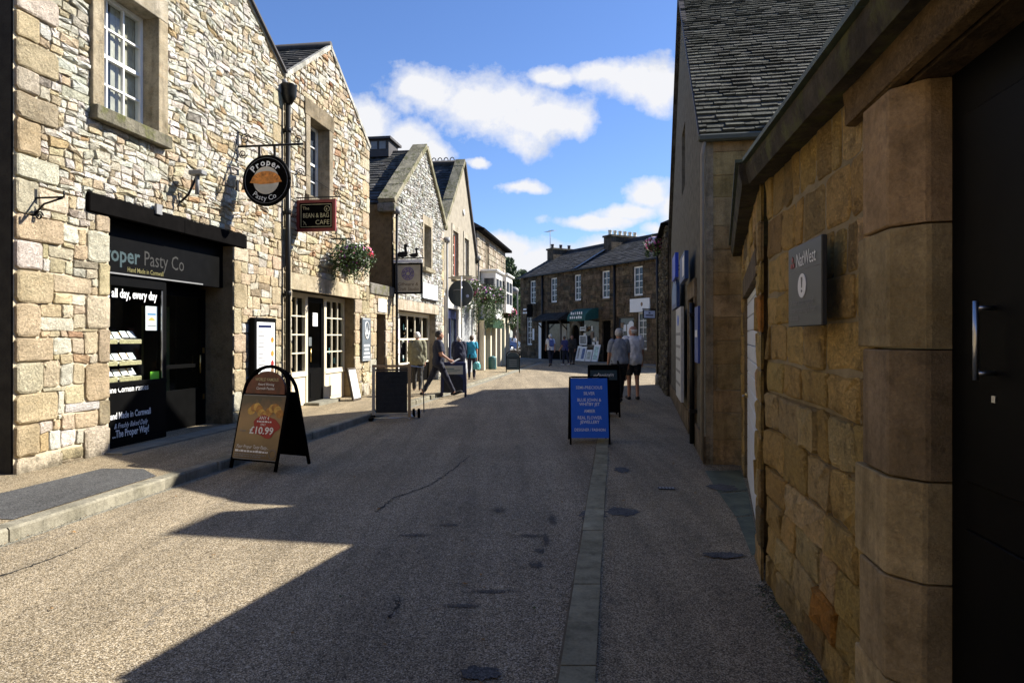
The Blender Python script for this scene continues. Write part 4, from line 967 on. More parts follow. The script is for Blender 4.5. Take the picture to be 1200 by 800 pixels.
# chimney over the end wall (it throws the pointed shadow on the road)
mb = MB(); iv = (Matrix.Translation((4.29, 18.4, 0)) @ Matrix.Rotation(ra, 4, 'Z')).inverted()
c0 = iv @ Vector((4.92, 8.55, 0)); mb.box(c0.x - .7, c0.y, 3.9, c0.x, c0.y + 2.4, 6.36, 'darkstone', (.2, .16, .1)); mb.box(c0.x - .72, c0.y - .02, 6.3, c0.x + .02, c0.y + 2.42, 6.42, 'darkstone', (.2, .16, .1), bev=.01); mb.build('chimney', r2)
# rainwater pipe, boards on this wall
def wallthing(name, label, cat, root, **k): return thing(name, label, cat, root.location, root.rotation_euler.z, **k)
t = wallthing('rainwater_pipe', 'black rainwater pipe on the dark roughcast wall beside the blue boards', 'pipe', r2); mb = MB(); u = R2u(9.95); mb.tube([(u, -.07, .05), (u, -.07, 2.1)], .035, 'pipe', 8); mb.build('pipe', t); mb = MB(); [mb.box(u - .07, -.11, z, u + .07, .0, z + .05, 'pipe') for z in (.5, 1.9)]; mb.build('clip', t)
t = wallthing('poster_board', 'large white poster board on the dark roughcast wall beside a stone doorway', 'poster', r2); a, b = R2u(13.1), R2u(11.5); mb = MB(); mb.box(a, -.14, .5, b, -.09, 2.12, plain('dull white poster', (.5, .51, .5), .6)); mb.build('board', t)
mb = MB(); 
for k in range(5): mb.box(a + .15, -.144, .75 + k * .22, b - .2, -.1415, .8 + k * .22, 'lead')
mb.prism([(a + .8 + .22 * math.cos(x), 1.9 + .1 * math.sin(x)) for x in [2 * PI * i / 16 for i in range(16)]], -.145, -.1415, 'blue'); mb.build('print', t)
t = wallthing('shield_sign', 'arch topped navy blue board on the dark roughcast wall, lowest of the blue boards', 'sign', r2); a, b = R2u(14.3), R2u(12.5); m_ = (a + b) / 2; hw = (b - a) / 2
mb = MB(); mb.prism([(a, 2.16), (b, 2.16), (b, 2.45)] + [(m_ + hw * math.cos(x), 2.45 + .3 * math.sin(x)) for x in [PI * i / 10 for i in range(1, 10)]] + [(a, 2.45)], -.16, -.1, plain('navy sign', (.02, .06, .2), .4)); mb.build('board', t); mb = MB(); mb.prism([(a + .15, 2.24), (b - .15, 2.24), (b - .15, 2.45)] + [(m_ + (hw - .15) * math.cos(x), 2.45 + .2 * math.sin(x)) for x in [PI * i / 10 for i in range(1, 10)]] + [(a + .15, 2.45)], -.163, -.1605, plain('pale blue inset', (.1, .2, .4), .4)); mb.build('inset', t)
t = wallthing('blue_sign', 'small bright blue board highest on the dark roughcast wall', 'sign', r2); MB().box(R2u(13.3), -.2, 2.68, R2u(12.2), -.14, 3.12, plain('royal blue', (.01, .06, .6), .4)).build('board', t)
mb = MB(); [mb.tube([(R2u(y_), -.15, 2.9), (R2u(y_), .02, 2.9)], .012, 'iron', 6) for y_ in (13.1, 12.4)]; mb.build('bracket', t)
t = wallthing('blue_sign', 'blue and white board over the stone doorway in the dark roughcast wall', 'sign', r2); MB().box(R2u(11.5), -.16, 2.48, R2u(10.2), -.1, 2.9, plain('navy sign', (.02, .06, .2), .4)).build('board', t); MB().box(R2u(10.7), -.164, 2.54, R2u(10.3), -.161, 2.84, 'paper').build('white_panel', t)
t = wallthing('blue_poster', 'narrow blue poster near the corner of the dark roughcast wall', 'poster', r2); MB().box(R2u(9.7), -.05, 1.25, R2u(9.15), -.02, 2.02, plain('blue poster', (.03, .07, .3), .5)).build('sheet', t); MB().box(R2u(9.6), -.054, 1.6, R2u(9.25), -.051, 1.7, 'paper').build('print', t)

# ================================================================== ROUGH STONE COTTAGE (right, third)
r3 = thing('stone_cottage', 'low rough dark stone cottage at the far end of the right side', 'building', (4.98, 22.9, 0), math.atan2(18.45 - 22.9, 4.22 - 4.98))
W = 4.51; mb = MB(); backing(mb, 0, W, 0, 4.7, [], [], 'mortard'); stonework(mb, 0, W, 0, 4.7, [], [], 'dark', 91, maxw=.3, maxh=.17, dep=.06, gap=.02, mat='darkstone', rough=.5); mb.build('wall', r3)
mb = MB(); mb.box(0, .02, 0, W, 4.2, 4.68, 'darkstone', (.16, .13, .1)); mb.build('body', r3)
mb = MB(); mb.add([(-.12, -.18, 4.7), (W, -.18, 4.7), (W, 2.1, 5.6), (-.12, 2.1, 5.6), (W, 4.3, 4.7), (-.12, 4.3, 4.7)], [[0, 1, 2, 3], [3, 2, 4, 5], [0, 3, 5], [1, 4, 2]], 'slate', (.07, .07, .07)); mb.box(-.12, -.2, 4.62, W, .02, 4.698, 'blackm'); mb.build('roof', r3)
t = thing('rainwater_pipe', 'black rainwater pipe at the far corner of the rough stone cottage', 'pipe', (4.9, 22.95, 0)); MB().tube([(0, 0, .3), (0, 0, 4.65)], .06, 'pipe', 8).build('pipe', t); MB().lathe([(.09, 0), (.09, .32), (.06, .36)], 'lead', 10).build('pipe_shoe', t)

# ================================================================== FAR BUILDING ACROSS THE END
ea = math.atan2(-13, 7.5)
eb = thing('stone_terrace', 'long brown stone building across the end of the street with white sash windows', 'building', (.62, 50, 0), ea)
LE = 20.5; he = 6.0; D = 7.0; hr = 7.95
def Eu(x): k = (x - 600) / 800; return (50 * k - .62) / (.5 + .866 * k)
def Eh(x, y): return CAMH + (395 - y) * (50 - .8662 * Eu(x)) / 800
ups = [(620.9, 627.8, 326, 351), (645, 652.7, 321, 350), (672.8, 681, 317, 347.5), (705, 714.5, 313, 345), (742, 753.4, 307, 342)]
ups = [(Eu(a), (Eh(a, d) + Eh(b, d)) / 2, Eu(b), (Eh(a, c) + Eh(b, c)) / 2) for a, b, c, d in ups]
hb, ht = 3.95, 5.62
ups = [(a, hb, c, ht) for a, b, c, d in ups] + [(Eu(753.4) + 3, hb, Eu(753.4) + 3.9, ht)]
gw = [(Eu(617), 1.05, Eu(623.5), 3.2), (Eu(747), .9, Eu(758), 3.0)]
shop = [(Eu(636), .1, Eu(668), 2.75), (Eu(671), .1, Eu(679.5), 2.55), (Eu(681.5), 1.0, Eu(702), 2.75), (Eu(706), .1, Eu(716), 2.6), (Eu(723), .9, Eu(743), 2.8)]
mb = MB(); allop = ups + gw + shop
backing(mb, 0, LE, 0, he, None, [], plain('brown mortar', (.13, .1, .065), .95, bmp=.5), openings=allop, rev=.18, revmat='darkstone', revcol=(.12, .09, .06))
ext = []
for o_ in ups + gw: ext.append((o_[0] - .0, o_[1] - .0, o_[2], o_[3]))
stonework(mb, 0, LE, 0, he, allop + [(a - .14, d, c + .14, d + .22) for a, b, c, d in ups + gw], [], 'brown', 95, row=(.22, .3), cell=(.4, .85), maxw=.8, maxh=.5, dep=.04, gap=.02, mat='darkstone', rough=.35, wob=.01)
blocks(mb, [(a - .14, d, c + .14, d + .22) for a, b, c, d in ups + gw], 'brown', 96, .045, .01, mat='darkstone')
mb.box(0, -.03, 3.28, LE, .0, 3.36, 'darkstone', (.17, .13, .09)); mb.build('wall', eb)
for a in ups: window(eb, a[0], a[2], a[1], a[3], .1, 2, 4, .09, .04, sill=(.08, .08, .1), surround='darkstone', scol=(.2, .16, .11))
for a in gw: window(eb, a[0], a[2], a[1], a[3], .1, 2, 5, .08, .04, sash=False, sill=(.08, .08, .1), surround='darkstone', scol=(.2, .16, .11))
mb = MB(); mb.prism([(.02, 0), (LE - .02, 0), (LE - .02, he), (.02, he)], .25, D, 'darkstone', (.14, .11, .07)); mb.add([(.02, 0.02, he), (.02, D, he), (.02, D / 2, hr - .05)], [[0, 1, 2]], 'darkstone', (.14, .11, .07)); mb.build('side_wall', eb)
mb = MB(); sL = math.hypot(3.7, hr - he + .1)
ec = ((.05, .05, .052), (.065, .065, .068), (.042, .042, .045))
slope_slates(mb, (-.12, -.2, he - .08), (1, 0, 0), (0, 3.7, hr - he + .08), LE, sL, .3, .45, .015, seed=31, cols=ec); slope_slates(mb, (-.12, D + .2, he - .08), (1, 0, 0), (0, -3.7, hr - he + .08), LE, sL, 1.2, 1.5, .015, seed=32, cols=ec)
mb.box(-.1, -.27, he - .15, LE, -.15, he - .06, 'iron'); mb.build('roof', eb)
mb = MB(); mb.tube([(-.12, D / 2, hr + .03), (LE, D / 2, hr + .03)], .09, 'ridge', 6); mb.build('ridge_tiles', eb)
us = Eu(675); mb = MB(); mb.add([(us, -.2, he + .02), (us + .3, -.2, he + .02), (us + .3, D / 2, hr + .16), (us, D / 2, hr + .16), (us, -.2, he - .1), (us, D / 2, hr)], [[0, 1, 2, 3], [0, 3, 5, 4]], 'lead'); mb.build('party_coping', eb)
def stack(u, y0, y1, h0, h1, pots, ph):
    mb = MB(); mb.box(u - .05, y0, h0, u + .75, y1, h1, 'darkstone', (.1, .08, .06)); mb.box(u - .12, y0 - .07, h1, u + .82, y1 + .07, h1 + .12, 'darkstone', (.12, .1, .07)); o = mb.build('chimney', eb)
    for k in range(pots):
        y_ = y0 + .2 + (y1 - y0 - .4) * k / max(1, pots - 1); MB().lathe([(.14, h1 + .12), (.11, h1 + .2), (.12, h1 + ph), (.15, h1 + ph + .03), (.1, h1 + ph + .04)], 'cream' if pots > 3 else 'ridge', 10, (u + .35, y_, 0)).build('chimney_pot', o)
stack(0.1, 2.3, 4.2, 6.9, 8.08, 3, .4); stack(7.1, 2.2, 4.7, 6.9, 8.15, 6, .42)
t = thing('tv_aerial', 'thin television aerial on the left chimney of the far building', 'aerial', eb.location, ea); mb = MB(); mb.tube([(.3, 2.4, 8.2), (.3, 2.4, 9.6)], .025, 'lead', 6); mb.tube([(-.2, 2.4, 9.5), (.8, 2.4, 9.5)], .015, 'lead', 5); [mb.tube([(-.2 + k * .2, 2.15, 9.5), (-.2 + k * .2, 2.65, 9.5)], .01, 'lead', 4) for k in range(6)]; mb.build('aerial', t)
for x, lb in ((637, 'black rainwater pipe left of the shop canopy on the far building'), (721.6, 'black rainwater pipe between the fourth and fifth windows of the far building')):
    t = thing('rainwater_pipe', lb, 'pipe', eb.location, ea); MB().tube([(Eu(x), -.1, .1), (Eu(x), -.1, he - .1)], .07, 'pipe', 8).build('pipe', t)
# shopfronts on it
P_ = Eu
mb = MB(); a = shop[0]; mb.box(a[0], .1, .1, a[2], .16, .7, 'blackm'); mb.box(P_(638), .08, .7, P_(640), .16, 2.75, 'darkwood'); mb.box(P_(655), .08, .1, P_(656), .16, 2.75, 'darkwood')
mb.box(a[0], .081, 2.5, a[2], .16, 2.75, 'blackm'); mb.build('shopfront', eb); MB().box(P_(656.5), .12, .75, P_(662), .15, 2.5, 'curtain').build('curtain', eb)
MB().add([(a[0], .15, .1), (a[2], .15, .1), (a[2], .15, 2.75), (a[0], .15, 2.75)], [[0, 1, 2, 3]], 'glassd').build('shop_window', eb)
mb = MB(); mb.box(P_(632), -.06, .1, P_(635), -.03, 2.6, 'white'); mb.build('white_pilaster', eb)
mb = MB(); mb.prism([(shop[1][0], .1), (shop[1][2], .1), (shop[1][2], 1.9)] + [((shop[1][0] + shop[1][2]) / 2 + (shop[1][2] - shop[1][0]) / 2 * math.cos(x), 1.9 + .6 * math.sin(x)) for x in [PI * i / 10 for i in range(1, 10)]] + [(shop[1][0], 1.9)], .1, .16, 'blackm')
d = mb.build('arched_door', eb); cx = (shop[1][0] + shop[1][2]) / 2; hw = (shop[1][2] - shop[1][0]) / 2
mb = MB(); rg = random.Random(2)
for i in range(12):
    a0, a1 = PI * i / 12 + .02, PI * (i + 1) / 12 - .02; mb.prism([(cx + r * math.cos(t_), 1.95 + (r + .02) * math.sin(t_)) for r, t_ in ((hw + .02, a0), (hw + .24, a0), (hw + .24, a1), (hw + .02, a1))], -.07, .05, 'ashlar', (.24, .21, .15))
for sgn in (-1, 1):
    for k in range(6): mb.box(cx + sgn * (hw + .13) - .11, -.07, .1 + k * .31, cx + sgn * (hw + .13) + .11, .05, .4 + k * .31, 'ashlar', (.18, .15, .1))
mb.build('arch_surround', eb)
for a, nm in ((shop[2], 'shop_window'), (shop[4], 'shop_window')):
    mb = MB(); mb.box(a[0], .05, a[1], a[0] + .08, .12, a[3], 'darkwood'); mb.box(a[2] - .08, .05, a[1], a[2], .12, a[3], 'darkwood'); mb.box(a[0] + .08, .051, a[3] - .1, a[2] - .08, .12, a[3], 'darkwood'); mb.box(a[0] - .05, -.06, a[1] - .08, a[2] + .05, .12, a[1], 'ashlar', (.2, .17, .12)); o = mb.build(nm, eb)
    MB().add([(a[0], .1, a[1]), (a[2], .1, a[1]), (a[2], .1, a[3]), (a[0], .1, a[3])], [[0, 1, 2, 3]], 'glassd').build('pane', o)
    mb = MB(); rg = random.Random(int(a[0] * 10))
    for k in range(12):
        x = rg.uniform(a[0] + .1, a[2] - .35); z = rg.uniform(a[1], a[3] - .6); MB().box(x, .075 - k * .002, z, x + rg.uniform(.12, .3), .09, z + rg.uniform(.15, .45), rg.choice(['paper', 'curtain', 'lead', 'paper', 'wood'])).build('display_item', o)
MB().box(shop[3][0], .1, .1, shop[3][2], .16, 2.6, 'blackm').build('door', eb)
MB().prism([((P_(736) + P_(742)) / 2 + .35 * math.cos(x), 1.9 + .65 * math.sin(x)) for x in [2 * PI * i / 20 for i in range(20)]], .04, .07, 'paper').build('oval_mirror', eb)
def E_thing(n, l, c, **k): return thing(n, l, c, eb.location, ea, **k)
t = E_thing('awning', 'curved dark green awning over the picture shop window on the far building', 'awning')
a0, a1 = P_(680.5), P_(702); mb = MB(); pr = [(-.04, 3.4)] + [(-.04 - 1.0 * math.sin(x), 2.75 + .65 * math.cos(x)) for x in [PI / 2 * i / 6 for i in range(1, 7)]] + [(-1.04, 2.6)]
n = len(pr); vs = [(a0, p[0], p[1]) for p in pr] + [(a1, p[0], p[1]) for p in pr]; mb.add(vs, [[i, i + 1, n + i + 1, n + i] for i in range(n - 1)] , 'green'); mb.add([(a0, p[0], p[1]) for p in pr] + [(a0, -.04, 2.75)], [list(range(n + 1))], 'green'); mb.add([(a1, p[0], p[1]) for p in pr] + [(a1, -.04, 2.75)], [list(range(n + 1))], 'green'); mb.build('canvas', t)
rg = random.Random(6)
for z_, y_ in ((3.0, -.98), (2.74, -1.05)):
    mb = MB()
    for k in range(6): x_ = a0 + .3 + k * .22; mb.box(x_, y_, z_, x_ + rg.uniform(.08, .17), y_ + .01, z_ + rg.uniform(.12, .18), 'paper')
    mb.build('lettering', t)
t = E_thing('canopy', 'dark pitched canopy over the wide shopfront of the far building', 'canopy'); mb = MB(); a0, a1 = P_(636), P_(667); mb.add([(a0, -.03, 3.25), (a1, -.03, 3.25), (a1, -.9, 2.78), (a0, -.9, 2.78), (a0, -.03, 2.78), (a1, -.03, 2.78), (a1, -.9, 2.68), (a0, -.9, 2.68)], [[0, 3, 2, 1], [3, 7, 6, 2], [0, 4, 7, 3], [1, 2, 6, 5], [4, 5, 6, 7]], 'slate', (.05, .05, .05)); mb.build('roof', t)
mb = MB(); [mb.tube([(x, -.04, 2.1), (x, -.7, 2.7)], .04, 'darkwood', 6) for x in (a0 + .2, a1 - .2)]; mb.build('bracket', t)
t = E_thing('wall_sign', 'large blank white sign under the right hand window of the far building', 'sign'); mb = MB(); mb.box(P_(740), -.12, 3.02, P_(763), -.06, 3.78, 'paper'); mb.build('panel', t); mb = MB(); mb.prism([(P_(754) + .09 * math.cos(x), 3.45 + .12 * math.sin(x)) for x in [2 * PI * i / 10 for i in range(10)]], -.125, -.121, 'wood'); mb.text('Furniture', .2, P_(752), 3.12, -.125, plain('faint letters', (.6, .6, .58)), width=1.1) if False else None; mb.build('emblem', t)
ux = P_(769.5); t = thing('hanging_sign', 'small pale blue hanging sign below the white sign on the far building', 'sign', (.62 + .4997 * ux, 50 - .8662 * ux, 0), PI / 6)
MB().box(-.97, -.03, 2.6, -.1, .03, 3.08, 'iron').build('frame', t); MB().box(-.92, -.036, 2.65, -.15, .036, 3.03, plain('pale lavender panel', (.5, .54, .66), .5)).build('panel', t); MB().tube([(-1.0, 0, 3.13), (0, 0, 3.13)], .03, 'iron', 6).build('bracket', t)
mb = MB(); mb.box(-.8, -.04, 2.76, -.27, -.037, 2.82, 'navy'); mb.box(-.6, -.04, 2.88, -.47, -.037, 2.95, 'navy'); mb.build('print', t)
t = E_thing('hanging_sign', 'dark square hanging sign at the left of the far building', 'sign'); MB().box(P_(624.5), -.5, 3.0, P_(630.5), -.44, 3.9, 'blackm').build('panel', t); MB().tube([(P_(627), -.47, 3.95), (P_(627), .0, 3.95)], .03, 'iron', 6).build('bracket', t)
mb = MB(); [mb.box(P_(a_), -.06, z, P_(b_), -.045, z + .12, 'paper') for a_, b_, z in ((614, 617.5, 3.55), (618.2, 620, 3.55), (620.6, 623.6, 3.55), (613.6, 616, 3.3), (616.6, 620.4, 3.3), (621, 624, 3.3))]
tag(mb.build('fascia_lettering'), 'two rows of white fascia letters over the small left window of the far building', 'lettering'); o = bpy.data.objects['fascia_lettering']; o.location = eb.location; o.rotation_euler = (0, 0, ea)
t = E_thing('wall_notice', 'narrow white notice beside the small left window of the far building', 'notice'); MB().box(P_(625), -.07, 1.4, P_(627), -.045, 2.2, 'paper').build('board', t)
for i, (x0, x1, z0, z1, mt) in enumerate([(681, 685.5, 0, .95, 'paper'), (686, 691.5, 0, .92, 'paper'), (692.5, 699, 0, .72, 'paper'), (700, 707, 0, 1.05, 'paper')]):
    t = E_thing('framed_picture', ['narrow framed print leaning leftmost under the awning window', 'framed print with dark blue picture leaning second under the awning window', 'low wide framed print leaning third under the awning window', 'tallest pale green framed print leaning rightmost under the awning window'][i], 'picture', group='framed prints leaning below the picture shop window')
    mb = MB(); mb.M = Matrix.Translation((0, -.45, .12)) @ Matrix.Rotation(-.25, 4, 'X'); mb.box(P_(x0), -.02, z0, P_(x1), .02, z1, 'paper'); mb.build('frame', t)
    mb = MB(); mb.M = Matrix.Translation((0, -.45, .12)) @ Matrix.Rotation(-.25, 4, 'X'); a_, b_ = P_(x0), P_(x1); mb.box(a_ + .1, -.026, z0 + .12, b_ - .1, -.021, z1 - .12, plain('print %d' % i, [(.35, .35, .34), (.1, .14, .28), (.4, .42, .36), (.45, .6, .52)][i], .6, var=.6, vs=7)); mb.build('print', t)
for i, (x0, x1, y0, y1) in enumerate([(681, 688, 383, 387.5), (680.5, 689, 393, 404)]):
    t = E_thing('framed_picture', ['small framed print hung high beside the awning window', 'larger framed print hung lower beside the awning window'][i], 'picture'); a_, b_ = P_(x0), P_(x1); MB().box(a_, -.1, Eh(x0, y1), b_, -.05, Eh(x0, y0), 'paper').build('frame', t); MB().box(a_ + .08, -.106, Eh(x0, y1) + .08, b_ - .08, -.101, Eh(x0, y0) - .06, plain('grey print', (.2, .2, .19), .6, var=.6)).build('print', t)
sheet('pavement', [(.62 + .5 * u_ - .866 * v_, 50 - .866 * u_ - .5 * v_) for u_, v_ in ((-1, 0), (21, 0), (21, 1.3), (-1, 1.3))], .11, plain('grey flag pavement', (.2, .18, .15), .9, var=.2, vs=3), thick=.12)
# ================================================================== WALL FITTINGS ON THE LEFT
PA = math.atan2(-.1483, .9889)          # local x points out from the left facade, faces look back down the street
def mount(name, label, cat, Y, **k): return thing(name, label, cat, (-6.5 + .15 * Y, Y, 0), PA, **k)
def scroll(mb, cx, cz, r, y=0, turns=1.6, n=26, rad=.009, flip=1, a0=0):
    pts = []
    for i in range(n):
        t = i / (n - 1); a = a0 + flip * turns * 2 * PI * t; rr = r * (1 - .8 * t); pts.append((cx + rr * math.cos(a), y, cz + rr * math.sin(a)))
    mb.tube(pts, rad, 'iron', 5)
def disc(mb, cx, cz, r, y0, y1, m, n=40, sx=1): mb.prism([(cx + sx * r * math.cos(a), cz + r * math.sin(a)) for a in [2 * PI * i / n for i in range(n)]], y0, y1, m)
def arc_text(mb, s, cx, cz, r, y, size, m, mid, sign, step, bold=0):
    adv = []
    for ch in s:
        V, F = glyphs(ch if ch != ' ' else 'i', bold); adv.append((max(p[0] for p in V) - min(p[0] for p in V)) * size + size * .09 if ch != ' ' else size * .3)
    tot = sum(adv) / r; a = mid + sign * tot / 2
    for ch, w in zip(s, adv):
        a -= sign * w / r / 2
        if ch != ' ':
            V, F = glyphs(ch, bold); c0 = (max(p[0] for p in V) + min(p[0] for p in V)) / 2
            rot = a - PI / 2 if sign > 0 else a + PI / 2
            bx, bz = cx + r * math.cos(a), cz + r * math.sin(a); cr, sr = math.cos(rot), math.sin(rot)
            mb.add([(bx + (p[0] - c0) * size * cr - p[1] * size * sr, y, bz + (p[0] - c0) * size * sr + p[1] * size * cr) for p in V], F, m)
        a -= sign * w / r / 2
# round pasty sign
t = mount('hanging_sign', 'round black hanging sign reading Proper Pasty Co with a golden pasty', 'sign', 11.74)
cx, cz, r = .56, 4.27, .41
mb = MB(); disc(mb, cx, cz, r, -.025, .025, 'blackm', 56); mb.build('board', t)
mb = MB(); mb.tube([(cx + (r + .0) * math.cos(a), 0, cz + (r + .0) * math.sin(a)) for a in [2 * PI * i / 56 for i in range(57)]], .03, 'black', 8); mb.tube([(cx + (r - .025) * math.cos(a), -.026, cz + (r - .025) * math.sin(a)) for a in [2 * PI * i / 56 for i in range(57)]], .004, 'lead', 5); mb.build('rim', t)
mb = MB(); disc(mb, cx, cz - .0, .235, -.03, -.0255, plain('pale picture disc', (.55, .5, .4), .6)); disc(mb, cx, cz, .21, -.0315, -.0302, plain('plate', (.5, .47, .4), .6))
pc = plain('golden pasty', (.62, .22, .03), .5, var=.45, vs=14)
mb.prism([(cx - .29, cz - .035)] + [(cx + .27 * math.cos(a), cz - .045 + .2 * math.sin(a) ** .8) for a in [PI - PI * i / 16 for i in range(1, 16)]] + [(cx + .29, cz - .03), (cx + .1, cz - .06), (cx - .1, cz - .065)], -.036, -.032, pc)
for i in range(9): a = PI * (.14 + .09 * i); mb.tube([(cx + .25 * math.cos(a), -.037, cz - .045 + .185 * math.sin(a)), (cx + .2 * math.cos(a), -.037, cz - .045 + .13 * math.sin(a))], .004, plain('crimp brown', (.3, .1, .02), .6), 4)
mb.build('pasty_picture', t)
mb = MB(); arc_text(mb, 'Proper', cx, cz, .255, -.0275, .155, 'paper', PI / 2 + .05, 1, 0, .025); mb.build('lettering', t); mb = MB(); arc_text(mb, 'Pasty Co', cx, cz, .345, -.0275, .125, 'paper', -PI / 2 - .1, -1, 0, 0); mb.build('lettering', t)
mb = MB(); mb.box(-.0, -.03, 4.0, .03, .03, 5.15, 'iron'); mb.tube([(.02, 0, 4.87), (1.22, 0, 4.87)], .02, 'iron', 6); mb.tube([(.02, 0, 5.12), (.6, 0, 4.9)], .008, 'iron', 5); scroll(mb, .16, 5.0, .1); scroll(mb, 1.12, 4.95, .07); scroll(mb, .12, 4.74, .08, flip=-1); mb.box(cx - .16, -.008, 4.66, cx - .12, .008, 4.87, 'iron'); mb.box(cx + .12, -.008, 4.66, cx + .16, .008, 4.87, 'iron'); mb.build('bracket', t)
# cafe sign
t = mount('hanging_sign', 'dark red framed hanging sign reading The Bean & Bag Cafe', 'sign', 13.9)
mb = MB(); dr_ = plain('oxblood frame', (.2, .025, .02), .5)
x0, x1, z0, z1 = .04, .87, 3.74, 4.38
mb.box(x0, -.03, z0, x1, .03, z0 + .06, dr_); mb.box(x0, -.03, z1 - .06, x1, .03, z1, dr_); mb.box(x0, -.031, z0 + .06, x0 + .06, .031, z1 - .06, dr_); mb.box(x1 - .06, -.031, z0 + .06, x1, .031, z1 - .06, dr_); mb.build('frame', t)
MB().box(x0 + .06, -.015, z0 + .06, x1 - .06, .015, z1 - .06, 'blackm').build('panel', t)
gold = plain('pale gold line', (.5, .45, .25), .5); mb = MB(); a, b, c, d = x0 + .09, z0 + .09, x1 - .09, z1 - .09
mb.box(a, -.018, b, c, -.0155, b + .01, gold); mb.box(a, -.018, d - .01, c, -.0155, d, gold); mb.box(a, -.0182, b + .01, a + .01, -.0155, d - .01, gold); mb.box(c - .01, -.0182, b + .01, c, -.0155, d - .01, gold)
mb.text('The', .09, a + .04, 4.18, -.0175, gold, 'l'); mb.text('BEAN & BAG', .13, (a + c) / 2, 4.02, -.0175, gold, 'c', .004, width=.55); mb.text('CAFE', .13, c - .04, 3.88, -.0175, gold, 'r', .004); mb.tube([(c - .09 + .055 * math.cos(q), -.02, 4.19 + .055 * math.sin(q)) for q in [2 * PI * i / 16 for i in range(17)]], .006, gold, 5); disc(mb, c - .1, 4.185, .022, -.0185, -.0165, gold, 10, .7)
mb.tube([(a + .05, -.018, 3.95), (a + .09, -.018, 3.92), (a + .12, -.018, 3.86)], .008, gold, 5); mb.tube([(a + .08, -.018, 3.93), (a + .06, -.018, 3.87)], .006, gold, 5); mb.build('lettering', t)
mb = MB(); mb.box(0, -.02, 3.6, .02, .02, 5.1, 'iron'); mb.tube([(.01, 0, 4.43), (.98, 0, 4.43)], .013, 'iron', 6); mb.tube([(.01, 0, 5.05), (.95, 0, 4.45)], .004, 'iron', 4); scroll(mb, .1, 4.95, .085); scroll(mb, .9, 4.5, .07, flip=-1); mb.tube([(.0, 0, 3.9), (.06, 0, 3.9)], .01, 'iron', 5); [mb.tube([(x, 0, 4.37), (x, 0, 4.43)], .006, 'iron', 5) for x in (.12, .8)]; mb.build('bracket', t)
# gift shop sign with ducks
t = mount('hanging_sign', 'black framed tan hanging sign reading Giftware & Craft Studio with duck cutouts on top', 'sign', 20.0)
x0, x1, z0, z1 = .04, .9, 2.86, 3.76
mb = MB(); mb.box(x0, -.03, z0, x1, .03, z0 + .05, 'black'); mb.box(x0, -.03, z1 - .05, x1, .03, z1, 'black'); mb.box(x0, -.031, z0 + .05, x0 + .05, .031, z1 - .05, 'black'); mb.box(x1 - .05, -.031, z0 + .05, x1, .031, z1 - .05, 'black'); mb.build('frame', t)
MB().box(x0 + .05, -.015, z0 + .05, x1 - .05, .015, z1 - .05, plain('drab tan panel', (.4, .36, .27), .6)).build('panel', t)
pu = plain('dusty purple', (.16, .12, .3), .6); mb = MB(); mb.text('Giftware &', .14, .47, 3.1, -.018, plain('brown letters', (.13, .09, .05), .6), 'c', .006, width=.62, italic=.15); mb.build('lettering', t); mb = MB(); mb.text('Craft Studio', .14, .47, 2.96, -.018, plain('brown letters', (.13, .09, .05), .6), 'c', .006, width=.64, italic=.15); mb.build('lettering', t)
mb = MB(); 
for rr in (.18, .13, .08): mb.tube([(.47 + rr * math.cos(q), -.018, 3.45 + rr * math.sin(q)) for q in [2 * PI * i / 24 for i in range(25)]], .012, pu, 5)
for k in range(8): a_ = PI * k / 4; mb.tube([(.47 + .05 * math.cos(a_), -.018, 3.45 + .05 * math.sin(a_)), (.47 + .18 * math.cos(a_ + .4), -.018, 3.45 + .18 * math.sin(a_ + .4))], .01, pu, 4)
mb.build('emblem', t); MB().box(x0, -.02, z1 + .01, x1, .02, z1 + .1, 'paper').build('white_rail', t)
def duck(mb, x, z, s):
    mb.prism([(x - .22 * s, z + .1 * s), (x - .12 * s, z + .02 * s), (x, z), (x + .12 * s, z + .03 * s), (x + .16 * s, z + .14 * s), (x + .1 * s, z + .17 * s), (x + .02 * s, z + .17 * s), (x - .08 * s, z + .16 * s)][::1], -.008, .008, 'iron')
    mb.prism([(x + .06 * s, z + .15 * s), (x + .13 * s, z + .15 * s), (x + .12 * s, z + .3 * s), (x + .04 * s, z + .3 * s)], -.0075, .0075, 'iron'); disc(mb, x + .09 * s, z + .33 * s, .055 * s, -.0085, .0085, 'iron', 12); mb.prism([(x + .12 * s, z + .31 * s), (x + .21 * s, z + .3 * s), (x + .12 * s, z + .35 * s)], -.007, .007, 'iron')
mb = MB(); duck(mb, .3, 3.92, 1.05); duck(mb, .66, 3.92, .75); mb.tube([(0, 0, 3.9), (.95, 0, 3.9)], .02, 'iron', 6); mb.build('duck_cutouts', t)
mb = MB(); mb.box(-.0, -.03, 2.5, .03, .03, 4.3, 'iron'); mb.tube([(0.02, 0, 4.2), (.12, 0, 4.1), (.2, 0, 3.92)], .012, 'iron', 5); mb.build('bracket', t)
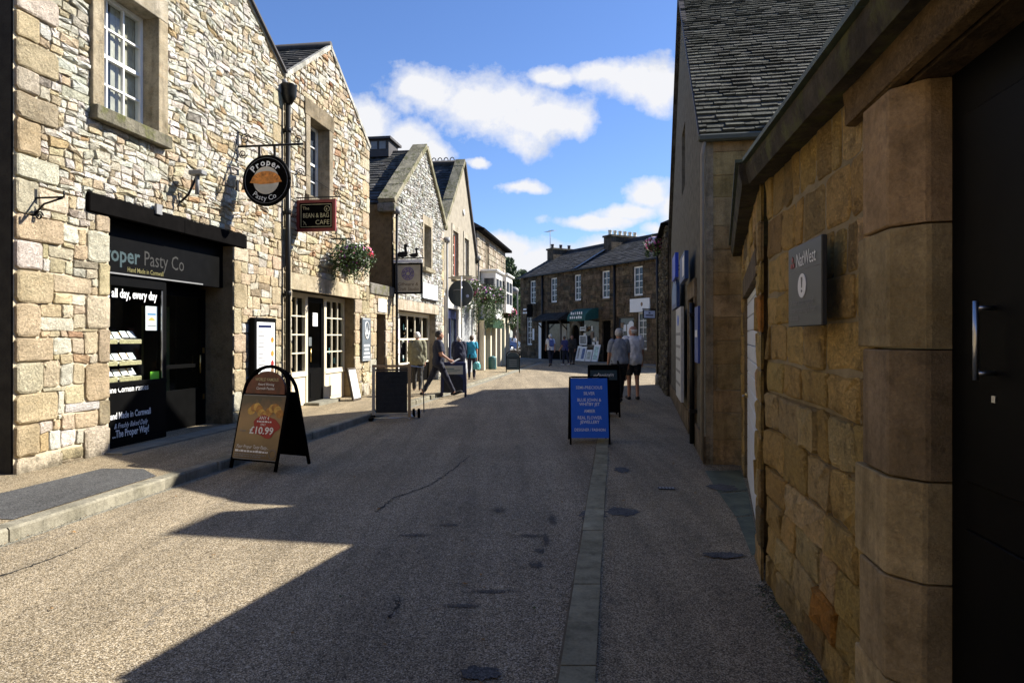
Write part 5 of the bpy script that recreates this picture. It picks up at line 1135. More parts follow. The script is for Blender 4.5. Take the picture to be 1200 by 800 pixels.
# round dark sign and silver post outside fourth building
t = mount('hanging_sign', 'dark round hanging sign beside flower baskets over the navy door', 'sign', 26.7)
mb = MB(); disc(mb, .5, 3.3, .52, -.04, .04, plain('dark grey green sign', (.02, .028, .03), .6), 40, .95); mb.build('board', t); mb = MB(); mb.tube([(0, 0, 3.92), (1.1, 0, 3.92)], .02, 'iron', 6); mb.box(.1, -.03, 3.86, .95, .03, 3.98, plain('tan rail', (.4, .35, .25), .6)); mb.build('bracket', t)
mb = MB(); mb.tube([(.22 + .1 * i, -.045, 3.42 + .03 * math.sin(i)) for i in range(4)], .015, 'lead', 5); disc(mb, .78, 3.2, .06, -.045, -.041, 'bluecurtain', 12); mb.build('emblem', t)
t = mount('sign_pole', 'thin silver pole hanging in front of the dark round sign', 'pole', 26.55); MB().tube([(.56, 0, 2.1), (.56, 0, 3.95)], .03, 'steel', 8).build('pole', t)
# small white hanging sign beyond bays
t = mount('hanging_sign', 'small white hanging sign with red mark past the white bay windows', 'sign', 40.2); MB().box(.05, -.04, 2.35, .62, .04, 3.1, 'paper').build('board', t); MB().box(.12, -.045, 2.8, .35, -.041, 3.0, 'red').build('emblem', t); MB().tube([(0, 0, 3.2), (.7, 0, 3.2)], .03, 'iron', 6).build('bracket', t)
# plaque on cafe corner
t = thing('wall_plaque', 'slate grey wall plaque with white oval emblem right of the cafe window', 'plaque', b2.location, DIR)
P = lambda Y: U(Y, Y2); a, b = P(17.38), P(17.98); mb = MB(); mb.box(a, -.09, .98, b, -.055, 2.1, plain('slate blue plaque', (.1, .12, .14), .6), bev=.005); mb.build('board', t)
mb = MB(); mb.tube([((a + b) / 2 + .15 * math.cos(q), -.093, 1.78 + .22 * math.sin(q)) for q in [2 * PI * i / 20 for i in range(21)]], .015, 'paper', 5); mb.tube([((a + b) / 2 + .12 * math.cos(q), -.093, 1.72 + .15 * math.sin(q)) for q in [PI + PI * i / 10 for i in range(11)]], .02, 'paper', 5); mb.prism([((a + b) / 2 - .05, 1.68), ((a + b) / 2 + .05, 1.68), ((a + b) / 2, 1.9)], -.096, -.091, 'paper')
for k, w_ in enumerate((.4, .3, .4, .46)): mb.box((a + b) / 2 - w_ / 2, -.093, 1.36 - k * .1, (a + b) / 2 + w_ / 2, -.0905, 1.41 - k * .1, 'paper')
for q_ in ((a + .03, 1.01, b - .03, 1.02), (a + .03, 2.06, b - .03, 2.07)): mb.box(q_[0], -.0925, q_[1], q_[2], -.0905, q_[3], 'paper')
mb.build('print', t)
# menu case
t = thing('menu_case', 'tall black menu case with white picture menu on the pier beside the pasty shop', 'menu case', b1.location, DIR)
P = lambda Y: U(Y, Y1); a, b = P(12.05), P(12.82); mb = MB(); mb.box(a, -.16, .72, b, -.05, 1.95, 'black', bev=.01); mb.build('case', t); MB().box(a + .07, -.166, .8, b - .07, -.162, 1.87, 'paper').build('menu', t)
mb = MB(); rg = random.Random(3)
for k, (c_, z_) in enumerate((('golden pasty', 1.55), ('golden pasty', 1.3), ('red', 1.12), ('wood', .98))): disc(mb, b - .16, z_, .055, -.17, -.1665, MC.get(c_) or M.get(c_) or 'wood', 12)
for k in range(13): mb.box(a + .11, -.169, .9 + k * .065, a + .11 + rg.uniform(.18, .28), -.1665, .918 + k * .065, 'lead')
mb.box(a + .12, -.169, 1.77, b - .2, -.1665, 1.82, 'navy'); mb.build('print', t)
# rainwater pipe with hopper between first two buildings
t = mount('rainwater_pipe', 'black rainwater pipe with hopper between the pasty shop and cafe buildings', 'pipe', 13.36)
mb = MB(); mb.tube([(.12, 0, .12), (.12, 0, 6.2)], .05, 'pipe', 10); mb.build('pipe', t); mb = MB(); mb.lathe([(.06, 6.15), (.14, 6.3), (.15, 6.5), (.16, 6.52)], 'pipe', 12, (.14, 0, 0)); mb.tube([(.14, 0, 6.45), (.05, 0, 6.6), (-.2, 0, 6.66)], .05, 'lead', 8); mb.build('hopper', t); mb = MB(); [mb.lathe([(.062, z), (.065, z + .03), (.065, z + .07), (.062, z + .1)], 'pipe', 10, (.12, 0, 0)) for z in (.8, 2.4, 4.0, 5.6)]; [mb.box(-.02, -.07, z + .02, .08, .07, z + .06, 'pipe') for z in (.8, 2.4, 4.0, 5.6)]; mb.build('clip', t)
for Y, sc_, lb in ((20.0, 1, 'thin black rainwater pipe on the left corner of the gift shop'), (26.02, 1, 'thin rainwater pipe between gift shop and tan rendered house'), (32.0, 1, 'thin black rainwater pipe between the tan rendered house and far stone house')):
    t = mount('rainwater_pipe', lb, 'pipe', Y); MB().tube([(.13, 0, .05), (.13, 0, 5.2)], .04, 'pipe' if Y != 26.02 else 'lead', 8).build('pipe', t); MB().lathe([(.1, 5.2), (.12, 5.4), (.04, 5.18)], 'lead', 8, (.13, 0, 0)).build('hopper', t)
# floodlight, brackets
t = mount('wall_light', 'grey spot lamp on an arm above the black beam of the pasty shop', 'light', 10.18); mb = MB(); mb.box(0, -.04, 3.55, .03, .04, 3.75, 'iron'); mb.tube([(.02, 0, 3.6), (.16, 0, 3.72), (.3, 0, 4.0)], .018, 'iron', 6); mb.build('arm', t); mb = MB(); mb.box(.2, -.07, 4.0, .42, .07, 4.07, 'lead', bev=.01); mb.tube([(.3, 0, 3.72), (.31, 0, 4.0)], .03, 'lead', 8); mb.build('lamp', t)
t = mount('wall_bracket', 'small empty iron basket bracket at the left corner of the pasty shop', 'bracket', 7.62); mb = MB(); mb.box(0.0, -.02, 2.95, .05, .02, 3.25, 'iron'); mb.tube([(.04, 0, 3.15), (.4, 0, 3.15), (.4, 0, 3.22)], .012, 'iron', 5); mb.tube([(.04, 0, 2.98), (.15, 0, 3.08), (.38, 0, 3.14)], .012, 'iron', 5); scroll(mb, .09, 2.95, .05); mb.build('bracket', t)
# ------------------------------------------------------------------ plants
def leaves(mb, c, r, n, size, mats, rg, hang=0, shell_=.55, low=0, lump=0):
    so_ = rg.uniform(0, 90)
    for i in range(n):
        while True:
            p = Vector((rg.uniform(-1, 1), rg.uniform(-1, 1), rg.uniform(-1, 1)))
            if shell_ < p.length <= 1: break
        if lump: p *= 1 + lump * noise.noise(Vector((p.x * 2.4 + so_, p.y * 2.4, p.z * 2.4)))
        p = Vector((p.x * r[0] + c[0], p.y * r[1] + c[1], p.z * r[2] + c[2]))
        if hang and rg.random() < .3: p.z -= rg.random() ** 1.5 * hang
        d = Vector((rg.uniform(-1, 1), rg.uniform(-1, 1), rg.uniform(-.6, .8))).normalized(); a = d.orthogonal().normalized(); b = d.cross(a); s = size * rg.uniform(.6, 1.3); th = rg.uniform(0, 6.28)
        u = a * math.cos(th) + b * math.sin(th); v = d.cross(u)
        mb.add([p - u * s, p - v * s * .45 + d * s * .12, p + u * s, p + v * s * .45 + d * s * .12], [[0, 1, 2, 3]], rg.choice(mats))
LG = [plain('fresh leaves', (.09, .16, .035), .6, var=.4), plain('mid leaves', (.05, .09, .02), .6, var=.4), plain('deep leaves', (.025, .05, .015), .6, var=.4)]
def basket(Y, out, h, r, label, cols, seed, hang=.3, n=1500, fl=220, arm=True, rz_=.75, s=.035):
    rg = random.Random(seed); t = mount('hanging_basket', label, 'flower basket', Y, group='flower baskets hanging on the left facades')
    mb = MB(); mb.lathe([(.02, h - r * .75), (r * .45, h - r * .6), (r * .62, h - r * .15), (r * .62, h - r * .1)], 'soil', 14, (out, 0, 0)); mb.build('basket', t)
    mb = MB(); leaves(mb, (out, 0, h), (r, r, r * rz_), n, s, LG, rg, hang, lump=.75)
    for k in range(14):
        a = rg.uniform(0, 2 * PI); x, y_ = out + r * .85 * math.cos(a), r * .85 * math.sin(a); Ln = hang * rg.uniform(.5, 1.6)
        for q in range(int(26 * Ln / .3)): leaves(mb, (x + rg.uniform(-.04, .04), y_ + rg.uniform(-.04, .04), h - r * .3 - rg.random() * Ln), (.05, .05, .03), 1, s * .8, LG, rg, shell_=0)
    struct(mb.build('foliage', t), 'stuff') if False else mb.build('foliage', t)
    mb = MB()
    for k in range(fl):
        while True:
            p = Vector((rg.gauss(0, 1), rg.gauss(0, 1), rg.gauss(.15, 1)))
            if p.length > .1: break
        p.normalize(); p = Vector((p.x * r * 1.0 + out, p.y * r * 1.0, p.z * r * rz_ * 1.02 + h)); m_ = rg.choice(cols); q = s * rg.uniform(.5, .9)
        a = (Vector((p.x - out, p.y, p.z - h))).normalized(); u = a.orthogonal().normalized(); v = a.cross(u)
        mb.add([p + (u * math.cos(w) + v * math.sin(w)) * q for w in [2 * PI * i / 5 for i in range(5)]], [[0, 1, 2, 3, 4]], m_)
    mb.build('flowers', t)
    mb = MB(); 
    for k in range(3): a = 2 * PI * k / 3; mb.tube([(out + r * .55 * math.cos(a), r * .55 * math.sin(a), h - .1), (out, 0, h + r * .95)], .006, 'iron', 4)
    mb.build('chain', t)
    if arm: mb = MB(); mb.box(0, -.025, h - .15, .03, .025, h + r * 1.0 + .12, 'iron'); mb.tube([(.02, 0, h + r * .98), (out + .06, 0, h + r * .98)], .016, 'iron', 6); mb.tube([(.02, 0, h + .05), (out * .6, 0, h + r * .95)], .012, 'iron', 5); mb.build('bracket', t)
    return t
basket(15.6, .5, 3.42, .43, 'flower basket with purple and red blooms above the cafe window', ['fpurple', 'fpurple', 'fpink', 'fwhite'], 1, .3, 3600, 110, s=.032)
basket(16.6, .45, 3.62, .22, 'small basket of bright red flowers behind the purple basket above the cafe', ['fred', 'fred', 'fpink'], 7, .1, 300, 160, s=.035)
basket(28.4, .55, 3.65, .5, 'flower basket with pink blooms nearest the round dark sign', ['fpink', 'fwhite', 'fpurple', 'fpink'], 2, .75, 1500, 110, s=.045)
basket(30.2, .75, 3.45, .52, 'fullest flower basket with purple trailing blooms over the grey shutter', ['fpurple', 'fpink', 'fpurple', 'fwhite'], 3, 1.0, 1800, 120, s=.048)
basket(31.7, .95, 3.55, .5, 'green trailing flower basket beside the white bay window', ['fwhite', 'fpurple', 'fpink'], 4, .9, 1500, 50, s=.05)
basket(39.3, .5, 3.0, .4, 'small basket of red flowers past the white bay windows', ['fred', 'fpink', 'fwhite'], 5, .5, 500, 160, s=.06)
t = basket(21.0, .3, 4.45, .3, 'basket of pink and white flowers high on the rough stone cottage on the right', ['fpink', 'fwhite', 'fpink'], 6, .2, 260, 160, s=.05); t.location = (4.65, 21.0, 0); t.rotation_euler = (0, 0, PI + .17); t['group'] = ''
del t['group']
def tree(name, label, x, y, h, r, seed, n, mats, cone=False, size=.3):
    rg = random.Random(seed); t = thing(name, label, 'tree', (x, y, 0), 0, 'trees beyond the far end of the street'); mb = MB()
    mb.tube([(0, 0, 0), (.1, 0, h * .3), (0, .1, h * .6), (0, 0, h * .9)], [.28, .22, .14, .04], 'bark', 8)
    cl = []
    for k in range(16):
        z = h * rg.uniform(.28, .97); a = rg.uniform(0, 6.28); rr = r * (1 - .75 * (z / h - .25)) if cone else r * math.sin(PI * min(1, max(.12, (z / h - .2) / .85))) ; d = rr * rg.uniform(.35, .85); p = (d * math.cos(a), d * math.sin(a), z)
        mb.tube([(0, 0, z * .75), p], [.08, .02], 'bark', 5); cl.append((p, rr * rg.uniform(.3, .5) + .25))
    mb.build('trunk', t); mb = MB()
    for p, q in cl: leaves(mb, p, (q, q, q * .75), n // 16, size, mats, rg, shell_=.2)
    mb.build('crown', t)
tree('tall_tree', 'tallest dark green tree past the end of the left houses', -.9, 84, 11.2, 3.0, 1, 5200, [LG[2], LG[2], LG[1]], True, .24)
tree('pine_tree', 'dark conifer right of the tallest tree beyond the street', .9, 88, 10.4, 2.4, 2, 3600, [LG[2], LG[2], LG[1]], True, .24)
tree('bushy_tree', 'bright green bushy tree between the houses at the street end', .2, 76, 6.6, 1.9, 3, 3600, [LG[0], LG[0], LG[1]], False, .2)
tree('bushy_tree', 'dark bushy tree against the far stone building', 2.2, 80, 7.5, 2.4, 4, 3000, [LG[2], LG[1]], False, .24)
# ================================================================== A-BOARDS AND STREET THINGS
def tilt(a, y): return Matrix.Translation((0, y, 0)) @ Matrix.Rotation(a, 4, 'X')
def aboard(name, label, x, y, rz, w, h, spread, z=0, frame='blackm', panel='slateblack', arch=0, lo=.12, rail=.018, back=None):
    t = thing(name, label, 'sign board', (x, y, z), rz); an = math.atan2(spread / 2, h)
    hs = h / math.cos(an)
    for sgn, nm in ((1, 'front_frame'), (-1, 'rear_frame')):
        mb = MB(); mb.M = Matrix.Translation((0, -sgn * spread / 2, 0)) @ Matrix.Rotation(-sgn * an, 4, 'X')
        hh = hs - (arch if arch else 0)
        mb.tube([(-w / 2, 0, 0), (-w / 2, 0, hh)] + ([(-w / 2 * math.cos(a), 0, hh + arch * math.sin(a)) for a in [PI * i / 14 for i in range(1, 14)]] if arch else [(-w / 2 + .03, 0, hs), (w / 2 - .03, 0, hs)]) + [(w / 2, 0, hh), (w / 2, 0, 0)], rail, frame, 8)
        mb.build(nm, t)
        mb = MB(); mb.M = Matrix.Translation((0, -sgn * spread / 2, 0)) @ Matrix.Rotation(-sgn * an, 4, 'X'); e = .008
        mb.box(-w / 2 + rail * .6, -e, lo, w / 2 - rail * .6, e, hh - .02, panel if sgn > 0 else (back or panel)); mb.build('front_panel' if sgn > 0 else 'rear_panel', t)
    t['an'] = an; return t, Matrix.Translation((0, -spread / 2, 0)) @ Matrix.Rotation(-an, 4, 'X'), hs
def dashes(mb, x0, x1, z, h, y, m, seed):
    rg = random.Random(seed); x = x0
    while x < x1 - .01: w_ = min(rg.uniform(.015, .05), x1 - x); mb.box(x, y - .001, z, x + w_, y, z + h * rg.uniform(.7, 1), m); x += w_ + .009
# pasty A-board
t, FM, hs = aboard('a_board', 'arch topped A-board with a pasty poster priced £10.99, at the kerb on the left', -2.97, 8.4, math.atan2(-.3, .72), .68, 1.22, .6, z=.02, arch=.3, lo=.1, rail=.022, panel='blackm')
t.rotation_euler.y = 0
mb = MB(); mb.M = FM; mb.prism([(-.3, .915)] + [(.3 * -math.cos(a), .93 + .265 * math.sin(a)) for a in [PI * i / 16 for i in range(17)]] + [(.3, .915)], -.02, .01, plain('header brown red', (.12, .03, .015), .5, var=.5, vs=9)); mb.build('header_panel', t)
mb = MB(); mb.M = FM; pw_, z0, z1 = .345, .12, .9; mb.box(-pw_, -.016, z0, pw_, -.0085, z1, 'lead'); mb.build('poster_edge', t)
m_, nt, b_ = new_mat('pasty photo poster'); c_ = coords(nt, (1, 1, 1)); sx = N(nt, 'ShaderNodeSeparateXYZ'); L(nt, c_, sx.inputs[0]); f_ = noi(nt, c_, 5, 4, .6, .5)
ad = N(nt, 'ShaderNodeMath', operation='MULTIPLY_ADD'); L(nt, f_, ad.inputs[0]); ad.inputs[1].default_value = .35; L(nt, sx.outputs[2], ad.inputs[2])
r_ = ramp(nt, ad.outputs[0], [(.3, (.14, .09, .04)), (.62, (.3, .2, .09)), (.78, (.35, .22, .1)), (.95, (.15, .1, .06)), (1.0, (.08, .07, .05))]); L(nt, r_.outputs[0], b_.inputs['Base Color']); b_.inputs['Roughness'].default_value = .35
mb = MB(); mb.M = FM; mb.box(-pw_ + .012, -.0185, z0 + .012, pw_ - .012, -.0163, z1 - .012, m_); mb.build('poster', t)
mb = MB(); mb.M = FM; rg = random.Random(5); pc2 = [plain('crust gold', (.6, .36, .08), .5, var=.4, vs=20), plain('crust brown', (.4, .18, .04), .5, var=.4, vs=20)]
for k in range(12): a = rg.uniform(-.6, .6); x = -.16 + .04 * k; z = .7 + .05 * math.sin(k * .9); mb.prism([(x + .06 * math.cos(q) * math.cos(a) - .035 * math.sin(q) * math.sin(a), z + .05 * math.sin(q) + .03 * math.cos(q) * math.sin(a)) for q in [2 * PI * i / 10 for i in range(10)]], -.02 - .0003 * k, -.0186, pc2[k % 2])
mb.build('pasty_picture', t)
mb = MB(); mb.M = FM; mb.prism([(.1 + (.2 + .025 * math.cos(5 * q)) * math.cos(q), .52 + (.13 + .02 * math.sin(4 * q)) * math.sin(q)) for q in [2 * PI * i / 26 for i in range(26)]], -.0235, -.0222, plain('red flash', (.32, .015, .015), .5)); mb.build('red_flash', t)
mb = MB(); mb.M = FM; Y_ = -.0245
mb.text('ANY 4', .06, .06, .6, Y_, 'paper', 'c', .012, width=.15); dashes(mb, -.04, .18, .568, .02, Y_, 'paper', 1); mb.text('ONLY', .035, .06, .53, Y_, 'paper', 'c', .01, width=.08); mb.text('£10.99', .12, .05, .43, Y_, 'paper', 'c', .022, width=.36); mb.text('from', .06, -.24, .44, Y_, 'lead', 'c', 0, width=.09, italic=.2)
mb.text('Your Proper Tasty Pasty...', .06, -.05, .25, Y_, 'paper', 'c', 0, width=.5, italic=.3); dashes(mb, -.3, .2, .205, .026, Y_, 'paper', 2); dashes(mb, -.3, .18, .172, .016, Y_, 'lead', 3); dashes(mb, -.3, .12, .148, .016, Y_, 'lead', 4)
mb.tube([(.27 + .05 * math.cos(q), Y_, .2 + .05 * math.sin(q)) for q in [2 * PI * i / 16 for i in range(17)]], .003, 'lead', 4)
mb.text('WORLD FAMOUS', .055, 0, 1.07, Y_, 'ochre', 'c', .006, width=.36); mb.text('Award Winning', .045, 0, 1.015, Y_, 'paper', 'c', .004, width=.25); mb.text('Cornish Pasties', .045, 0, .965, Y_, 'paper', 'c', .004, width=.28); mb.build('lettering', t)
# chalkboard on wheels
t = thing('chalkboard', 'large black menu board in a wood and silver swing frame with wheels by the kerb', 'sign board', (-2.33, 13.2, 0), .12)
mb = MB(); mb.box(-.37, -.025, .1, -.315, .025, 1.07, 'curtain'); mb.box(.315, -.03, .05, .37, .03, 1.09, plain('light wood', (.42, .27, .13), .6)); mb.box(-.365, -.026, 1.02, .365, .026, 1.065, plain('light wood', (.42, .27, .13), .6)); mb.box(-.31, -.018, .95, .31, .015, .985, 'darkwood'); mb.box(-.31, -.02, .1, .34, .02, .135, 'steel'); mb.tube([(-.38, 0, .04), (.38, 0, .04)], .012, 'steel', 6); mb.build('frame', t)
mb = MB(); mb.box(-.3, -.015, .14, .3, .015, .94, 'slateblack'); mb.build('board', t)
mb = MB(); rg = random.Random(4); fc = plain('faint chalk', (.03, .03, .032), .9)
for k in range(8):
    x = -.24
    while x < .2: w_ = rg.uniform(.02, .09); mb.box(x, -.018, .86 - k * .085, x + w_, -.0155, .872 - k * .085, fc); x += w_ + .025
mb.build('chalk_lines', t)
mb = MB(); mb.box(-.42, -.22, .01, -.34, .3, .06, 'blackm', bev=.01); mb.tube([(.34, -.1, .03), (.34, .4, .05)], .015, 'steel', 6); mb.tube([(.36, 0, .1), (.44, 0, .03)], .02, 'steel', 6); mb.build('base_rail', t)
mb = MB(); mb.box(.32, .35, .9, .35, .5, 1.06, 'steel'); mb.tube([(.34, .1, 1.04), (.6, .3, 1.0), (.62, .32, .1)], .012, 'steel', 6); mb.build('rear_frame', t)
for x, y_ in ((.42, .25), (.52, .28), (-.36, .32)):
    mb = MB(); mb.lathe([(.02, -.03), (.09, -.025), (.095, 0), (.09, .025), (.02, .03)], 'blackm', 16, (x, y_, .097), axis='x'); mb.lathe([(.01, -.034), (.045, -.033), (.045, .033), (.01, .034)], 'paper', 10, (x, y_, .097), axis='x'); mb.build('wheel', t)
# navy framed board
t, FM, hs = aboard('a_board', 'navy framed A-board with a cream header by the gift shop', -1.58, 18.5, .05, .64, .9, .5, z=.0, frame='navy', panel='navy', rail=.028)
mb = MB(); mb.M = FM; mb.box(-.25, -.016, .62, .25, -.0085, .86, plain('pale cream header', (.55, .53, .38), .6)); mb.build('header_panel', t)
mb = MB(); mb.M = FM; mb.prism([(-.26, .14), (.26, .14)] + [(.26 * math.cos(a), .42 + .2 * math.sin(a)) for a in [PI * i / 14 for i in range(15)]], -.018, -.012, 'slateblack'); mb.build('arched_board', t)
mb = MB(); mb.M = FM; mb.box(-.2, -.019, .76, .02, -.0165, .785, 'teal'); mb.box(-.2, -.019, .72, .18, -.0165, .735, 'teal'); mb.box(-.2, -.019, .69, .1, -.0165, .7, 'teal'); mb.build('print', t)
# far arched board
t, FM, hs = aboard('a_board', 'small dark arch topped A-board standing alone at the far end of the street', .04, 31, 0, .6, .98, .5, arch=.22, lo=.14, panel='greengrey', rail=.02)
mb = MB(); mb.M = FM; mb.prism([(-.26, .74)] + [(-.26 * math.cos(a), .75 + .18 * math.sin(a)) for a in [PI * i / 12 for i in range(13)]] + [(.26, .74)], -.012, .008, 'greengrey'); mb.box(-.29, -.02, .68, .29, .02, .71, 'iron')
for k in range(4): mb.box(-.18, -.014, .3 + k * .09, .18, -.0125, .32 + k * .09, 'lead')
mb.build('header_panel', t)
# blue jewellery board
t, FM, hs = aboard('a_board', 'bright blue A-board listing jewellery on the right kerb line', 1.175, 10.45, -.03, .58, .99, .55, panel='blue', lo=.1, back='blackm', rail=.014)
mb = MB(); mb.M = FM; hb_ = .022
for s_, z_, w_ in (('SEMI-PRECIOUS', .84, .4), ('SILVER', .75, .17), ('BLUE JOHN &', .65, .36), ('WHITBY JET', .585, .31), ('AMBER', .48, .17), ('REAL FLOWER', .38, .36), ('JEWELLERY', .315, .29), ('DESIGNER / FASHION', .2, .46)): mb.text(s_, .068 if w_ < .45 else .06, 0, z_, -.0105, 'paper', 'c', .01, width=w_)
mb.build('lettering', t)
# dark board behind
t, FM, hs = aboard('a_board', 'dark A-board with white script header behind the blue board on the right', 1.86, 13.9, -.04, .6, 1.02, .55, frame='blackm', panel='blackm', lo=.1)
mb = MB(); mb.M = FM; mb.box(-.27, -.016, .76, .27, -.0085, .96, plain('dark teal header', (.01, .03, .035), .5)); mb.build('header_panel', t)
mb = MB(); mb.M = FM; mb.tube([(-.2 + .4 * i / 40, -.019, .84 + .035 * math.sin(i * 1.9) + .02 * (i / 40) + (.05 if i in (9, 10) else 0)) for i in range(41)], .006, 'paper', 5); mb.tube([(-.23, -.019, .8), (-.1, -.019, .8)], .008, 'paper', 5); mb.build('lettering', t)
# small leaning menu
t = thing('leaning_menu', 'small pale menu board leaning under the right cafe window', 'menu board', (*lat(-6.12, 16.0), .105), DIR); mb = MB(); mb.M = Matrix.Rotation(-.2, 4, 'X'); mb.box(-.02, -.02, 0, .48, .02, .78, 'darkwood'); mb.build('frame', t)
mb = MB(); mb.M = Matrix.Rotation(-.2, 4, 'X'); mb.box(.02, -.026, .05, .44, -.021, .73, 'paper'); mb.build('sheet', t); mb = MB(); mb.M = Matrix.Rotation(-.2, 4, 'X'); [mb.box(.07 + .02 * (k % 2), -.03, .12 + .07 * k, .37 - .03 * (k % 3), -.027, .14 + .07 * k, 'bluecurtain' if k % 3 == 0 else 'lead') for k in range(8)]; mb.build('print', t)
# teal bin near far columns
t = thing('litter_bin', 'small teal green litter bin at the foot of the cream columns', 'bin', (*lat(-6.0, 33.6), .02)); mb = MB(); mb.lathe([(.18, 0), (.2, .03), (.2, .5), (.21, .52)], 'teal', 14); mb.build('body', t); MB().lathe([(.2, .53), (.19, .6), (.05, .66)], 'teal', 14).build('lid', t)
# ================================================================== FAR END
t = thing('low_wall', 'low grey wall across the gap at the end of the street', 'wall', (-4.5, 58, 0)); mb = MB(); mb.box(0, 0, 0, 9, .4, .42, 'sandstone', (.22, .2, .17)); mb.build('wall', t); mb = MB(); mb.box(-.05, -.05, .423, 9.05, .45, .5, 'ashlar', (.4, .38, .34)); mb.build('coping', t)
t = thing('street_lamp', 'grey street lamp with a rounded head beyond the white bay windows', 'street lamp', (.45, 57, 0)); mb = MB(); mb.tube([(0, 0, 0), (0, 0, 5.4), (-.2, 0, 5.8)], [.07, .05, .03], 'lead', 8); mb.build('pole', t); mb = MB(); mb.sphere((-.3, 0, 5.5), (.42, .3, .3), 'lead', 12, 8); mb.build('lamp_head', t)
def car(name, label, x, y, rz, paint):
    t = thing(name, label, 'car', (x, y, .1), rz, 'cars parked beyond the end of the street')
    prof = [(-2.05, .35), (-2.1, .62), (-1.95, .82), (-1.1, .95), (-.55, 1.4), (.75, 1.46), (1.55, 1.05), (2.0, .95), (2.1, .6), (2.05, .32)]
    mb = MB(); w = .86; n = len(prof); vs = []
    for yy, k in ((-w, .9), (-w * .97, 1), (w * .97, 1), (w, .9)):
        for p in prof: tw = (1 - .22 * max(0, (p[1] - .9) / .55)); vs.append((p[0], yy * tw, .35 + (p[1] - .35) * (1 if k == 1 else .96)))
    fs = [[l * n + i, l * n + (i + 1) % n, (l + 1) * n + (i + 1) % n, (l + 1) * n + i] for l in range(3) for i in range(n)] + [list(range(n - 1, -1, -1)), [3 * n + i for i in range(n)]]
    mb.add(vs, fs, paint); mb.build('body', t)
    mb = MB(); mb.add([(-1.08, -.62, .99), (-1.08, .62, .99), (-.6, .55, 1.38), (-.6, -.55, 1.38)], [[0, 1, 2, 3]], 'glassd'); mb.M = Matrix.Translation((-.02, 0, .02)); mb.add([(-1.08, -.66, .97), (-1.08, .66, .97), (-.57, .57, 1.38), (-.57, -.57, 1.38)], [[0, 1, 2, 3]], 'glassd'); mb.M = None
    for s in (-1, 1): mb.prism([(-.9, 1.0), (1.3, 1.02), (.75, 1.38), (-.5, 1.34)], s * .79 - .02, s * .79 + .02, 'glassd')
    mb.build('windows', t)
    for sx_ in (-1.3, 1.3):
        for s in (-1, 1): mb = MB(); mb.lathe([(.1, -.1), (.31, -.1), (.33, 0), (.31, .1), (.1, .1)], 'blackm', 16, (sx_, s * .78, .33), axis='y'); wh = mb.build('wheel', t); MB().lathe([(.05, -.105), (.19, -.105), (.19, .105), (.05, .105)], 'steel', 12, (sx_, s * .78, .33), axis='y').build('rim', wh)
    for s in (-1, 1): MB().sphere((-2.02, s * .6, .68), (.08, .16, .08), 'paper', 8, 6).build('headlight', t)
    mb = MB(); mb.box(-2.13, -.3, .4, -2.1, .3, .5, 'paper'); mb.build('number_plate', t); return t
cb = plain('dark blue car paint', (.02, .04, .12), .25); cs = plain('silver blue car paint', (.25, .3, .38), .25)
car('parked_car', 'dark blue parked car partly hidden beyond the left houses', -1.6, 70, .5, cb); car('parked_car', 'silver blue parked car beside the distant person in white', -.55, 78, 1.2, cs)
# ================================================================== PEOPLE
SK = [plain('light skin', (.5, .28, .2), .55, var=.08), plain('tanned skin', (.4, .2, .13), .55, var=.08)]
HR = dict(grey=plain('grey hair', (.5, .49, .46), .8, var=.3, vs=60), white=plain('white hair', (.68, .66, .62), .8, var=.25, vs=60), dark=plain('dark hair', (.025, .02, .016), .7, var=.4, vs=60), brown=plain('brown hair', (.08, .05, .03), .7, var=.4, vs=60))
def cap(mb, a, b, ra, rb, n=12):
    a, b = Vector(a), Vector(b); d = (b - a); l = d.length or 1e-6; d /= l; u = d.orthogonal().normalized(); v = d.cross(u); k = 5; vs = []; prof = []
    for i in range(k + 1): t = -PI / 2 + PI / 2 * i / k; prof.append((ra * math.cos(t), ra * math.sin(t)))
    for i in range(k + 1): t = PI / 2 * i / k; prof.append((rb * math.cos(t), l + rb * math.sin(t)))
    for r, z in prof:
        r = max(r, 1e-4)
        for j in range(n): w = 2 * PI * j / n; vs.append(a + d * z + (u * math.cos(w) + v * math.sin(w)) * r)
    m = len(prof); fs = [[i * n + j, i * n + (j + 1) % n, (i + 1) * n + (j + 1) % n, (i + 1) * n + j] for i in range(m - 1) for j in range(n)] + [list(range(n - 1, -1, -1)), [(m - 1) * n + j for j in range(n)]]
    mb.add(vs, fs, 'paper')
